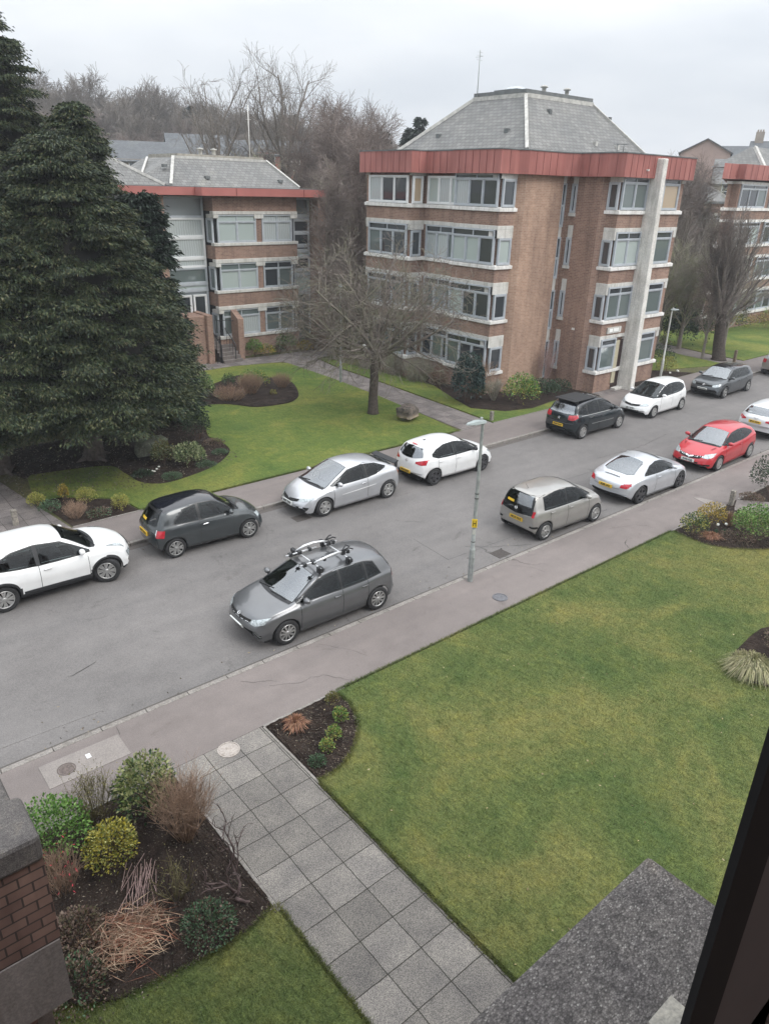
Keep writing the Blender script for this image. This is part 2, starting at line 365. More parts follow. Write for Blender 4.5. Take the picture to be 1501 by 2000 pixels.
M_BLIND = m_pane('blind behind glass', (.40, .46, .44), 0, .15)
M_TAN = m_pane('tan blind behind glass', (.42, .32, .21), 0, .2)
M_GREY = m_pane('grey panel glass', (.20, .225, .235), 0, .25)

# ================================================================ THE SETTING
ROADZ = -.10
def hill(x, y):
    t = max(0, min(1, (y+.12*x-72)/95)); t = t*t*(3-2*t)
    u = max(0, min(1, (x-30)/110))
    return t*(15-6*u)
def sheet(name, x0, x1, y0, y1, nx, ny, z, mat):
    xs = np.linspace(x0, x1, nx); ys = np.linspace(y0, y1, ny)
    mb = MB(); mb.add([(x, y, z+hill(x, y)) for y in ys for x in xs], [(j*nx+i, j*nx+i+1, (j+1)*nx+i+1, (j+1)*nx+i) for j in range(ny-1) for i in range(nx-1)], 0, True)
    return tag(mb.build(name, mat), kind='structure')
sheet('ground', -400, 700, -300, 900, 111, 121, -.16, M_ROUGH)
mb = MB(); mb.box(-60, 160, 12.0, 19.33, -.15, ROADZ); road = tag(mb.build('road', M_ROAD), kind='structure')
mb = MB(); mb.box(-60, 160, -40, 11.87, -.15, -.012); tag(mb.build('ground', M_SOIL), kind='structure')
mb = MB(); mb.box(-60, 160, 19.45, 70, -.15, -.012); tag(mb.build('ground', M_ROUGH), kind='structure')
def flat(name, poly, z, mat, kind='structure', thick=None):
    mb = MB(); mb.prism(poly, z-(thick or .03), z, 0); return tag(mb.build(name, mat), kind=kind)
# kerbs: rows of stones
def kerb(y0, y1, name='kerb'):
    mb = MB(); x = -20.
    while x < 110:
        l = .9+.03*math.sin(x*7); mb.box(x+.006, x+l-.006, y0, y1, -.14, .006); x += l
    return tag(mb.build(name, M_KERB, bevel=.012), kind='structure')
kerb(11.87, 12.0); kerb(19.33, 19.46)
flat('pavement', [(-60, 10.12), (160, 10.12), (160, 11.865), (-60, 11.865)], .002, M_PAVE)
flat('pavement', [(-60, 19.465), (160, 19.465), (160, 21.38), (-60, 21.38)], .002, M_PAVE)
M_SLABA = m_slab('concrete path slabs', (.205, .192, .178), .6, -.18, -.02)
M_SLABC = m_slab('old path slabs', (.20, .18, .175), .6, 0, 0)
flat('path', [(3.76, -3), (5.6, -3), (5.6, 10.11), (3.76, 10.11)], .004, M_SLABA)
flat('path', [(22.6, 21.385), (24.5, 21.385), (24.8, 25.5), (25.1, 30.3), (25.25, 34.5), (25.7, 37.1), (28.6, 37.6), (28.6, 39.2), (14, 39.6), (14, 37.6), (18, 37.85), (20.5, 38.0), (23.5, 37.4), (23.5, 32.3), (23.2, 28)], .004, M_SLABC)
flat('path', [(2.2, 21.385), (5.75, 21.385), (5.4, 23.9), (5.0, 27), (4.6, 34), (2.2, 34)], .004, M_SLABC)
flat('path', [(24.05, 9.85), (24.75, 10.115), (27.5, 7), (30, 3), (27.5, 2), (24.2, 7.5), (22.8, 9.2)], .004, M_CONC)
flat('path', [(32.9, 21.385), (36.2, 21.385), (36.2, 22.6), (34.6, 24), (32.9, 22.1)], .004, M_SLABC)
flat('path', [(46.2, 21.385), (48.3, 21.385), (48.4, 24), (49.3, 28), (52, 33), (50.6, 34), (47.6, 28.5), (46.6, 24.5)], .004, M_CONC)
flat('path', [(38.8, 26.2), (48.0, 26.6), (48.2, 27.7), (38.8, 27.4)], .006, M_CONC)
# pavement details on the near side
flat('service cover surround', [(1.9, 10.96), (3.34, 10.95), (3.34, 11.6), (1.9, 11.62)], .010, M_PATCH)
flat('gutter strip', [(-60, 12.002), (160, 12.002), (160, 12.16), (-60, 12.16)], ROADZ+.004, m_asphalt('dark gutter edge', (.10, .092, .085), (1, .96, .92)))  # dark joint line drawn along the near road edge
flat('gutter strip', [(-60, 19.1), (160, 19.1), (160, 19.328), (-60, 19.328)], ROADZ+.004, m_asphalt('dark gutter edge far', (.11, .10, .094), (1, .96, .92)))  # flush dark strip painted in for the shadowed face of the far kerb
for P_ in ([(13.6, 13.1), (16.4, 13.0), (16.3, 14.6), (13.7, 14.7)], [(1.0, 12.7), (3.4, 12.6), (3.5, 13.3), (1.1, 13.5)], [(20.2, 15.1), (24.5, 15.0), (24.4, 15.9), (20.3, 16.0)]):
    flat('road patch', P_, ROADZ+.006, m_asphalt('repair tarmac', (.172, .164, .160), (1, .98, .97), .7))
flat('paving patch', [(23.46, 10.55), (23.97, 10.57), (23.82, 10.98), (23.66, 11.14)], .010, M_PATCH)
# cracks in the tarmac
rc = random.Random(4)
def crack(pts, z, w_=.012):
    P_ = []
    for a, b in zip(pts[:-1], pts[1:]):
        n = max(2, int(math.hypot(b[0]-a[0], b[1]-a[1])/.12))
        for i in range(n): t = i/n; P_.append((a[0]+(b[0]-a[0])*t+rc.gauss(0, .022), a[1]+(b[1]-a[1])*t+rc.gauss(0, .022)))
    P_.append(pts[-1]); m = MB(); vs = []
    for i, p in enumerate(P_):
        q = P_[min(i+1, len(P_)-1)]; o_ = P_[max(i-1, 0)]; dx, dy = q[0]-o_[0], q[1]-o_[1]; l = math.hypot(dx, dy) or 1; ww = w_*rc.uniform(.4, 1.1)
        vs += [(p[0]-dy/l*ww/2, p[1]+dx/l*ww/2, z), (p[0]+dy/l*ww/2, p[1]-dx/l*ww/2, z)]
    m.add(vs, [(2*i, 2*i+1, 2*i+3, 2*i+2) for i in range(len(P_)-1)]); tag(m.build('crack', plain('crack dirt', (.03, .028, .025), .95)), kind='structure')
for p_ in ([(6.4, 11.1), (7.0, 10.8), (7.5, 10.75), (7.9, 10.2)], [(8.1, 11.75), (8.5, 11.2), (8.7, 10.7)], [(6.0, 11.6), (6.6, 11.15)], [(14.6, 11.7), (15.0, 11.2), (15.1, 10.8)], [(19.0, 11.4), (19.9, 11.1), (20.3, 10.6)], [(3.36, 11.6), (3.4, 11.85)]): crack(p_, .008, .007)
for p_ in ([(.3, 14.6), (1.2, 14.0), (1.7, 13.6)], [(16.3, 12.3), (15.2, 12.9), (14.6, 13.4)], [(18.0, 12.4), (19.2, 12.6), (20.5, 12.5)], [(24.6, 15.8), (27.2, 15.6), (30, 15.9)], [(3.2, 14.1), (3.9, 14.3)]): crack(p_, ROADZ+.009, .016)
# edging kerbs of the near pavement
mb = MB()
for a, b in (((5.63, 10.08), (7.6, 10.08)), ((1.2, 10.08), (3.72, 10.08)), ((20.5, 10.08), (23.9, 10.08)), ((24.8, 10.08), (34, 10.08))):
    mb.box(a[0], b[0], 10.06, 10.118, -.1, .02)
mb.box(3.70, 3.755, 6.5, 10.06, -.1, .03); mb.box(5.605, 5.65, 8.2, 10.06, -.1, .02)
mb.box(5.8, 8.0, 21.385, 21.43, -.1, .02); mb.box(22.0, 22.6, 21.385, 21.43, -.1, .02); mb.box(24.55, 33, 21.385, 21.43, -.1, .02)
tag(mb.build('kerb', M_KERB), kind='structure')
# lawns (turf slightly above the beds)
def lawn(poly, mat=None, z=.028): return flat('lawn', poly, z, mat or M_GRASS, thick=.05)
bedcurve = smooth_path([(5.66, 8.24), (6.19, 8.28), (6.78, 8.62), (7.18, 9.08), (7.38, 9.62), (7.36, 10.06)], 6)
bedR = smooth_path([(20.5, 10.06), (20.38, 9.1), (20.7, 8.35), (21.7, 7.5), (23.2, 6.6)], 6)
LAWN_A = [(5.66, .2), (34, .2), (34, 2), (27, 2), (24.2, 6.2), (23.2, 6.6)]+bedR[::-1][1:]+[(7.36, 10.06)]+bedcurve[::-1][1:]
lawn(LAWN_A)
lL = smooth_path([(3.72, 6.62), (3.2, 6.50), (2.6, 6.50), (2.0, 6.60), (1.3, 6.74), (.6, 7.25)], 5)
LAWN_B = [(3.72, .2)]+lL+[(.3, 7.0), (.3, .2)]
lawn(LAWN_B)
tb = smooth_path([(6.1, 26.6), (8.5, 26.0), (8.8, 24.8), (8.9, 23.7), (9.5, 23.12), (10.6, 23.25), (11.8, 23.7), (12.9, 24.65), (13.25, 25.6), (13.2, 26.9), (13.9, 28.6)], 6)
ob = smooth_path([(14.4, 31.6), (16.1, 30.95), (17.0, 29.7), (18.1, 29.4), (19.1, 29.55), (20.1, 30.6), (21.1, 32.9), (20.6, 34.6), (19.5, 35.6), (17.8, 34.9), (16.2, 33.8), (14.4, 32.8)], 5)
lawn([(7.95, 21.43), (22.35, 21.43), (22.75, 24.1), (23.2, 28.0), (23.45, 32.3), (23.5, 36.9), (22.8, 37.35), (20.4, 37.85), (14, 37.5), (14, 30)]+tb[::-1][2:]+[(5.9, 26.4), (5.5, 24.2), (6.3, 24.0), (7.75, 22.75)], M_GRASS2)
lawn([(24.6, 21.43), (30.6, 21.43), (30.0, 22.2), (28, 21.9), (26.4, 22.3), (25.4, 23.7), (26.0, 25.5), (27.0, 28), (26.6, 32), (26.1, 36.8), (25.8, 36.9), (25.35, 34.5), (25.2, 30.3), (24.9, 25.5)], M_GRASS2)
lawn([(39.5, 23.6), (46.2, 21.43), (46.5, 24.5), (47.4, 28.5), (50.2, 34), (52, 45), (38, 60), (12, 62), (12, 52), (41, 50), (41.0, 24)], M_GRASS2)
lawn([(48.4, 21.43), (70, 21.43), (95, 30), (95, 40), (60, 43), (52.2, 33), (49.4, 28), (48.5, 24)], M_GRASS2)
# bed soil sheets with a lumpy surface
def bed(poly, z=.03):
    bm = bmesh.new(); vs = [bm.verts.new((x, y, z)) for x, y in poly]; bm.faces.new(vs)
    bmesh.ops.triangulate(bm, faces=bm.faces)
    for _ in range(4): bmesh.ops.subdivide_edges(bm, edges=[e for e in bm.edges if e.calc_length() > .16], cuts=1); bmesh.ops.triangulate(bm, faces=bm.faces)
    for v in bm.verts:
        if not v.is_boundary: v.co.z += random.uniform(0, .035)+.015
    me = bpy.data.meshes.new('flower_bed'); bm.to_mesh(me); bm.free(); me.materials.append(M_SOIL); worldbox_uv(me)
    o = bpy.data.objects.new('flower_bed', me); COL.objects.link(o); return tag(o, kind='structure')
bed([(5.66, 10.05)]+bedcurve, .0)
bed([(3.69, 10.05), (.3, 10.05), (.3, 7.4)]+lL[::-1], .0)
bed(bedR+[(25.5, 6.4), (23.9, 9.6), (23.4, 10.05)], .0)
bed(smooth_path([(14.6, 4.9), (15.0, 5.45), (15.7, 5.6), (17.2, 5.6), (18.0, 4.6), (17, 3.6), (15.2, 4.0), (14.6, 4.9)], 4), .04)
bed(tb+[(13, 30), (5, 30), (5.8, 26.4)], .0)
bed(ob, .04)
bed([(5.8, 21.44), (7.9, 21.44), (7.7, 22.7), (6.3, 23.95), (5.55, 24.1)], .0)
bed([(30.5, 21.44), (32.85, 21.44), (32.85, 26), (27.6, 31), (27.1, 28), (26.1, 25.5), (25.5, 23.7), (26.4, 22.4), (28, 22.0), (30.0, 22.3)], .0)
bed([(36.3, 21.44), (42.3, 21.44), (40.8, 23.2), (38.6, 24.2), (36.3, 22.0)], .0)
bed([(24.9, 10.03), (32, 10.03), (32, 6.2), (27.5, 7.1)], .0)

# ================================================================ BUILDINGS
def window(parent, O, u, n, s0, s1, z0, z1, panes, frame=None, glass=None, transom=None, d=.03, fw=.07, tglass=None, extra=None):
    """one window: a frame (part) with one pane mesh (sub-part); panes = list of width fractions"""
    frame = frame or M_FRAME; mb = MB(); gl = {}
    zt = z1 if transom is None else transom
    def bar(a, b, c, e, p=.05): mb.obox(O, u, n, a, b, c, e, d-.06, d+p)
    bar(s0, s1, z0, z0+fw); bar(s0, s1, z1-fw, z1); bar(s0, s0+fw, z0+fw, z1-fw); bar(s1-fw, s1, z0+fw, z1-fw)
    if transom is not None: bar(s0+fw, s1-fw, zt-fw/2, zt+fw/2, .052)
    tot = sum(panes); s = s0+fw; W_ = (s1-s0-2*fw)
    glass = glass or M_GLASS; gs = glass if isinstance(glass, list) else [glass]*len(panes)
    for i, p in enumerate(panes):
        e = s+W_*p/tot; a, b = s+(.03 if i else 0), e-(.03 if i < len(panes)-1 else 0)
        if i: bar(s-.03, s+.03, z0+fw, zt-(fw/2 if transom is not None else fw), .054)
        top = zt-(fw/2 if transom is not None else fw)
        # casement frame inside the opening
        c = .045
        for q in ((a, b, z0+fw, z0+fw+c), (a, b, top-c, top), (a, a+c, z0+fw+c, top-c), (b-c, b, z0+fw+c, top-c)): bar(*q, .03)
        gl.setdefault(gs[i].name, [gs[i], []])[1].append((a+c, b-c, z0+fw+c, top-c))
        s = e
    if transom is not None:
        k = 2 if len(panes) > 1 else 1; tg = tglass or M_GLASS
        for i in range(k):
            a = s0+fw+W_*i/k+(.03 if i else 0); b = s0+fw+W_*(i+1)/k
            if i: bar(a-.05, a, zt+fw/2, z1-fw, .03)
            gl.setdefault(tg.name, [tg, []])[1].append((a, b, zt+fw/2, z1-fw))
    fr = mb.build('window', frame, parent)
    for nm, (m, L_) in gl.items():
        g = MB()
        for a, b, c, e in L_: g.obox(O, u, n, a, b, c, e, d-.05, d-.015)
        g.build('pane', m, fr)
    return fr
def roof_frustum(mb, x0, x1, y0, y1, z0, X0, X1, Y0, Y1, z1, mi=0):
    mb.add([(x0, y0, z0), (x1, y0, z0), (x1, y1, z0), (x0, y1, z0), (X0, Y0, z1), (X1, Y0, z1), (X1, Y1, z1), (X0, Y1, z1)],
           [(0, 1, 5, 4), (1, 2, 6, 5), (2, 3, 7, 6), (3, 0, 4, 7), (4, 5, 6, 7)], mi)
def hipbar(par, a, b, w=.13): q = MB(); q.tube([a, b], w, 4, 0, True, False); q.build('hip_ridge', M_HIP, par)
def seams(mb, poly, z0, z1, step=.48, w=.018):
    n = len(poly)
    for i in range(n):
        a, b = poly[i], poly[(i+1) % n]; l = math.hypot(b[0]-a[0], b[1]-a[1]); k = max(1, round(l/step))
        u = ((b[0]-a[0])/l, (b[1]-a[1])/l); nn = (u[1], -u[0])
        for j in range(1, k): mb.obox(a, u, nn, l*j/k-w/2, l*j/k+w/2, z0, z1, -.01, .014, 1)

# ---- four-storey block with the entrance fin
B = empty('apartment_building', (33, 28, 0), 'four storey brown brick flats with red fascia and a tall concrete fin', 'building')
F = [(27.2, 34.2), (27.2, 30.6), (28.2, 30.6), (28.2, 28.1), (27.9, 28.1), (27.9, 25.1), (29.2, 25.1), (29.2, 26.2), (33.1, 26.2), (33.1, 22.95), (32.95, 22.95), (32.95, 22.05),
     (38.5, 22.05), (38.5, 24.5), (40.5, 24.5), (40.5, 34.2)]
FH = 2.6
wall = MB(); lint = MB(); sill = MB(); core = MB()
wall.prism(F, -.15, .98)
Fl = offset_poly(F, .025); Fs = offset_poly(F, .1); Fc = offset_poly(F, -.10)
Fg = [p for p in F]
for k in range(4):
    S0 = 1.18+FH*k
    if k: wall.prism(offset_poly(F, 0), S0-.82, S0-.2)
    sill.prism(Fs, S0-.2, S0-.035); sill.prism(offset_poly(F, .04), S0-.035, S0)
    core.prism(Fc, S0, S0+1.62)
    lt = S0+1.78 if k < 3 else 10.45
    lint.prism(Fl, S0+1.6, lt)
    # deep lintel blocks at the corners and returns
    zb = S0+1.22
    lint.obox((27.9, 25.1), (1, 0), (0, -1), -.025, 1.2, zb, S0+1.6, -.3, .025)      # return of the C bay
    lint.obox((27.9, 28.1), (0, -1), (-1, 0), 2.45, 3.0, zb+.0, S0+1.6, -.16, .025)
    lint.obox((27.2, 30.6), (1, 0), (0, -1), 0.005, 1.0, zb+.1, S0+1.6, -.16, .02)
    lint.obox((32.95, 22.95), (0, -1), (-1, 0), -.1, .9, zb, S0+1.6, -.16, .025)
    lint.obox((27.2, 34.2), (0, -1), (-1, 0), -.02, .25, zb+.1, S0+1.6, -.16, .025)
    lint.obox((32.95, 22.05), (1, 0), (0, -1), -.02, .12, zb, S0+1.6, -.16, .02)
    lint.obox((32.95, 22.05), (1, 0), (0, -1), 5.3, 5.57, zb+.05, S0+1.6, -.16, .02)
wall.obox((28.2, 30.6), (0, -1), (-1, 0), 0.006, .22, .99, 10.4, -.16, -.006)
wall.obox((38.5, 22.05), (0, 1), (1, 0), .008, 2.2, .99, 10.4, -.4, -.008)
wall.obox((27.2, 34.2), (-1, 0), (0, 1), -13.1, -.008, .99, 10.4, -.3, -.008)
wall.build('wall', M_BRICK, B); lint.build('lintel', M_LINTEL, B, bevel=.015); sill.build('sill', M_SILL, B, bevel=.035); core.build('inner_wall', M_BRICK, B)
tw = MB()
tw.prism([(28.95, 25.1), (29.27, 24.8), (32.1, 24.8), (32.1, 26.4), (28.95, 26.4)], -.15, 10.44)
tw.build('stair_tower', M_BRICK2, B)
tw = MB(); tw.prism([(32.95, 22.68), (32.95, 24.36), (32.7, 24.36), (32.7, 22.93)][::-1], -.15, 10.44)
tw.prism([(32.42, 24.92), (32.72, 24.9), (32.72, 24.68), (33.0, 24.68), (33.0, 26.1), (32.42, 26.1)], -.15, 10.44)
tw.prism([(32.74, 24.3), (33.1, 24.3), (33.1, 24.75), (32.74, 24.75)], -.15, 10.44)
tw.build('brick_pier', M_BRICK, B)
# slit windows in the corner
for k in range(4):
    S0 = 1.18+FH*k
    z1 = S0+1.22 if k < 3 else 10.1; z0 = max(.3, z1-2.02)
    window(B, (32.1, 24.9), (1, 0), (0, -1), 0, .33, z0, z1, [1], M_FRAME, M_GLASSG, transom=(z0+z1)/2)
    for nm_, a_ in (('lintel', ((32.1, 24.86), (1, 0), (0, -1), 0.01, .32, z1+.003, min(10.44, z1+.58), -.3, 0)), ('lintel', ((32.7, 24.68), (0, -1), (-1, 0), 0.01, .31, z1+.003, min(10.44, z1+.58), -.2, .0)), ('sill', ((32.7, 24.68), (0, -1), (-1, 0), -.04, .36, z1-1.5, z1-1.35, -.2, .06))):
        mb = MB(); mb.obox(*a_); mb.build(nm_, M_LINTEL, B)
    window(B, (32.72, 24.68), (0, -1), (-1, 0), 0, .32, z1-1.34, z1, [1], M_FRAME, M_GLASS)
rn = random.Random(3)
for k in range(4):
    S0 = 1.18+FH*k; top = S0+1.6; tr = S0+1.26
    fw_ = M_FRAMEW if k == 3 else M_FRAME
    tA = (S0+1.25 if k == 3 else tr)
    gA = {3: [M_CURT, M_GLASS, M_GLASS], 2: [M_GLASSG, M_GLASS, M_GLASS], 1: [M_GLASSG, M_GLASS, M_GLASSG], 0: [M_GLASS, M_GLASSG, M_GLASS]}[k]
    gB = {3: [M_BLIND, M_CURT, M_BLIND], 2: [M_CURT, M_CURT, M_GLASSG], 1: [M_GLASSG, M_GREY, M_GLASSG], 0: [M_GLASS, M_GLASSG, M_GLASS]}[k]
    gC = {3: [M_CURT, M_GLASS, M_GLASS], 2: [M_BLIND, M_BLIND, M_GLASS], 1: [M_BLIND, M_GLASS, M_GLASS], 0: [M_GLASSG, M_GLASS, M_GLASS]}[k]
    window(B, (27.2, 34.2), (0, -1), (-1, 0), .25, 3.42, S0, top-(.0 if k < 3 else .28), [1, 1, 1], fw_, gA, None if k == 3 else tr)
    window(B, (27.2, 30.6), (1, 0), (0, -1), .1, .78, S0, S0+1.3, [1], fw_, M_TAN if k == 3 else M_GLASS)
    window(B, (28.2, 30.38), (0, -1), (-1, 0), .02, 2.24, S0, top-(.0 if k < 3 else .28), [1, 1.1, .6], fw_, gB, None if k == 3 else tr)
    window(B, (27.9, 28.1), (0, -1), (-1, 0), .03, 2.88, S0, top if k < 3 else 10.43, [1, 1, 1], M_FRAME, gC, tr if k < 3 else S0+1.22)
    window(B, (27.9, 25.1), (1, 0), (0, -1), .1, .98, S0, S0+1.22, [1], M_FRAME, M_GLASS if k != 2 else M_BLIND)
    window(B, (32.95, 22.72), (0, -1), (-1, 0), .02, .6, S0, S0+1.22, [1], M_FRAME, M_GLASS)
    if k: window(B, (32.95, 22.05), (1, 0), (0, -1), .1, 2.2, S0, top if k < 3 else 10.43, [1, 1], M_FRAME, [M_GLASSG, M_GLASSG] if k != 2 else [M_BLIND, M_BLIND], tr if k < 3 else S0+1.22)
    else: window(B, (32.95, 22.05), (1, 0), (0, -1), .1, 1.42, S0, top, [1], M_FRAME, M_GLASSG, tr)
    window(B, (32.95, 22.05), (1, 0), (0, -1), 3.6, 5.1, S0, top if k < 3 else 10.43, [1], M_FRAME, M_TAN if k == 3 else M_GLASSG, tr if k < 3 else S0+1.22)
# concrete fin
mb = MB(); zf = 11.3
mb.add([(35.12, 21.18, -.1), (35.52, 21.18, -.1), (35.52, 22.3, -.1), (35.12, 22.3, -.1), (35.14, 21.34, zf), (35.5, 21.34, zf), (35.5, 22.3, zf), (35.14, 22.3, zf)],
       [(0, 3, 2, 1), (4, 5, 6, 7), (0, 1, 5, 4), (1, 2, 6, 5), (2, 3, 7, 6), (3, 0, 4, 7)])
mb.build('concrete_fin', m_concrete('fin concrete', (.70, .68, .64), 20, .25, .2, (.75, .75, .73)), B, bevel=.05)
# porch: dark opening, cream reveal, door, step
mb = MB(); mb.box(34.48, 35.10, 22.035, 22.20, .05, 2.62); mb.build('door', plain('dark entrance door', (.035, .016, .014), .4), B)
mb = MB(); mb.box(34.40, 34.72, 21.99, 22.04, .35, 2.62); mb.build('door_panel', plain('cream reveal', (.46, .42, .30), .6), B)
mb = MB(); mb.box(34.45, 35.17, 21.66, 21.98, -.02, .13); mb.build('step', M_LINTEL, B, bevel=.03)
# name board
sg = MB(); sg.box(33.42, 34.62, 21.97, 22.04, 3.06, 3.36); sgo = sg.build('name_sign', M_LINTEL, B)
sg = MB()
for a, b in ((33.56, 33.86), (33.94, 34.38)): sg.box(a, b, 21.955, 21.968, 3.13, 3.30)
sg.build('lettering', plain('sign letter plates', (.85, .85, .82), .5), sgo)
mb = MB(); mb.box(32.66, 32.70, 23.5, 23.66, 3.1, 3.2); mb.build('wall_lamp', M_SILL, B)
# fascia
Ff = [(26.92, 34.5), (26.92, 30.3), (27.95, 30.3), (27.95, 28.35), (27.6, 28.1), (27.6, 24.95), (28.7, 24.85), (29.02, 24.5), (31.55, 24.5), (32.35, 24.1), (32.35, 22.55), (32.55, 21.72), (38.75, 21.72), (38.75, 24.2), (40.8, 24.2), (40.8, 34.5)]
fm = MB(); fm.prism(Ff, 10.42, 11.42); seams(fm, Ff, 10.42, 11.40); fo = fm.build('fascia', [M_FASCIA, M_SEAM], B)
fm = MB(); fm.prism(offset_poly(Ff, .03), 11.42, 11.47); fm.prism(offset_poly(Ff, -.2), 11.47, 11.475); fm.build('flat_roof', M_LEAD, B)
fm = MB(); fm.box(34.3, 34.38, 21.60, 21.72, 10.72, 10.8); fm.build('wall_bracket', M_SILL, B)
rf = MB(); x0, x1, y0, y1 = 29.3, 39.5, 24.95, 34.3; X0, X1, Y0, Y1, ZT = 31.95, 37.4, 27.6, 31.15, 14.05
roof_frustum(rf, x0, x1, y0, y1, 11.47, X0, X1, Y0, Y1, ZT); ro = rf.build('roof', M_SLATE, B)
for a, b in (((x0, y0), (X0, Y0)), ((x1, y0), (X1, Y0)), ((x0, y1), (X0, Y1)), ((x1, y1), (X1, Y1))): hipbar(ro, (*a, 11.5), (*b, ZT+.02), .11)
for a, b in (((X0, Y0), (X1, Y0)), ((X0, Y0), (X0, Y1))): hipbar(ro, (*a, ZT+.02), (*b, ZT+.02), .14)
cp_ = MB(); cp_.box(X0+.1, X1-.1, Y0+.1, Y1-.1, ZT-.1, ZT+.14); cp_.box(X0-.02, X1+.02, Y0-.02, Y1+.02, ZT+.14, ZT+.30)
cp_.box(32.4, 34.0, 28.6, 30.2, ZT+.30, ZT+.42); cp_.build('roof_kerb', M_LEAD, ro)
dm = MB(); dm.lathe((33.2, 29.4, ZT+.42), [(.62*math.cos(t), .2*math.sin(t)) for t in np.linspace(0, 1.5, 7)], 20)
dm.build('skylight', plain('clouded dome skylight', (.42, .46, .48), .2), ro)
for vx, vy in ((34.25, 28.4), (35.9, 28.2)):
    vm = MB(); vm.lathe((vx, vy, ZT+.3), [(.11, 0), (.11, .28), (.2, .3), (.2, .36), (.09, .4), (0.01, .42)], 12); vm.build('vent_pipe', M_HIP, ro)
for px, py, sx in ((30.1, 31.8, 0), (30.2, 27.1, 0), (33.0, 26.9, 1), (38.1, 26.9, 1), (35.2, 25.5, 1), (37.0, 25.4, 1)):
    zz = 11.47+(min(px-x0, py-y0) if True else 0)*(ZT-11.47)/2.65
    vm = MB(); vm.box(px-.09, px+.09, py-.12, py+.12, zz-.1, zz+.12); vm.build('roof_vent', M_HIP if px in (35.2, 37.0) else M_LEAD, ro)
mb = MB(); mb.tube([(31.9, 30.9, ZT), (31.9, 30.9, 16.3)], .022, 5)
for h in (15.85, 16.05, 16.2): mb.tube([(31.7, 30.9, h), (32.1, 30.9, h)], .008, 4)
mb.tube([(31.9, 30.65, 16.0), (31.9, 31.2, 16.0)], .01, 4)
tag(mb.build('roof_aerial', M_STEEL), 'tall thin television aerial on the roof of the four storey flats', 'aerial')
mb = MB()
for px, py in ((35.9, 24.6), (36.3, 24.5)):
    mb.tube([(px, py, 11.47), (px, py, 12.0)], .02, 5); mb.tube([(px-.25, py-.1, 12.0), (px+.25, py+.1, 12.05)], .015, 4)
    for q in (-.2, 0, .2): mb.tube([(px+q, py-.15, 12.02), (px+q+.02, py+.2, 12.02)], .01, 4)
tag(mb.build('roof_aerial', M_LEAD), 'small pair of aerials just above the red fascia beside the white vents', 'aerial')

# ---- three-storey block behind the lawn
C_ = empty('apartment_building', (23, 44, 0), 'three storey brick flats with thin red roof edge, tall glazed strips and entrance steps', 'building')
wall = MB(); G0 = [(20.9, 40.05), (26.45, 40.05), (26.45, 42), (20.9, 42)]
def ring(z0, z1): wall.prism(G0, z0, z1)
ring(-.15, 1.15); ring(3.05, 3.78); ring(5.68, 6.40); ring(8.25, 9.05)
mid = [(s, z) for s, z in ()]
for k, S0 in enumerate((1.32, 3.95, 6.57)):
    wall.box(23.65, 24.0, 40.09, 40.5, S0, S0+1.7)
wall.box(27.75, 28.25, 39.6, 52, -.15, 9.05); wall.box(16, 27.75, 43.2, 52, -.15, 9.05); wall.box(17.95, 18.35, 40.75, 43.2, -.15, 9.05)
wall.build('wall', M_BRICK, C_)
co = MB(); co.prism([(21.05, 40.25), (26.3, 40.25), (26.3, 42), (21.05, 42)], 1.2, 8.3); co.box(18.35, 20.95, 41.2, 43.2, -.1, 9.0); co.box(14.5, 17.95, 41.2, 43.2, -.1, 9); co.box(26.4, 27.75, 40.9, 43, -.1, 9.0); co.build('inner_wall', M_DARK, C_)
li = MB()
for k, S0 in enumerate((1.32, 3.95, 6.57)):
    if k == 0: li.box(20.85, 26.5, 39.98, 40.4, S0-.18, S0)
    else: li.box(20.84, 26.5, 39.99, 40.4, S0-.17, S0)
    zt = S0+1.73
    li.box(20.86, 26.48, 40.0, 40.4, zt-.22, zt-.0 if k < 2 else 8.25)
    li.box(23.5, 24.12, 40.01, 40.4, zt-.45, zt-.22); li.box(25.98, 26.47, 40.01, 40.4, zt-.45, zt-.22); li.box(20.88, 21.2, 40.01, 40.9, zt-.42, zt-.22)
li.build('lintel', M_LINTEL, C_, bevel=.02)
gsel = [[M_GLASSG, M_CURT, M_GLASSG, M_GLASSG], [M_BLIND, M_BLIND, M_GLASS, M_GLASSG], [M_BLIND, M_BLIND, M_CURT, M_CURT]]
for k, S0 in enumerate((1.32, 3.95, 6.57)):
    g = gsel[k]
    window(C_, (20.9, 40.12), (1, 0), (0, -1), .22, 2.72, S0, S0+1.5, [1, 1], M_FRAME, g[:2], S0+1.12, tglass=M_BLIND if k == 2 else M_GLASSG)
    window(C_, (20.9, 40.12), (1, 0), (0, -1), 3.12, 5.2, S0, S0+1.5, [1, 1], M_FRAME, g[2:], S0+1.12, tglass=M_CURT if k == 2 else M_GLASS)
    window(C_, (20.95, 41.0), (0, -1), (-1, 0), .05, .75, S0, S0+1.3, [1], M_FRAME, M_GLASSG)
def strip(x0, x1, y, rows, z0, z1):
    zs = z0
    for h, m in rows:
        window(C_, (x0, y), (1, 0), (0, -1), 0, x1-x0, zs, zs+h, [1], M_FRAMEW if m in (M_CURT,) else M_FRAME, m); zs += h
strip(18.37, 20.8, 41.1, [(1.45, M_GLASS), (2.5, M_GREY), (.35, M_BLIND), (.9, M_GLASSG), (.5, M_CURT), (1.13, M_CURT), (1.04, M_CURT), (1.13, M_GREY)], 0, 9)
window(C_, (19.75, 40.98), (1, 0), (0, -1), 0, .85, 1.5, 3.7, [1], M_FRAMEW, M_GLASS)
window(C_, (18.55, 40.98), (1, 0), (0, -1), 0, 1.1, 1.9, 3.7, [1], M_FRAMEW, M_GLASS)
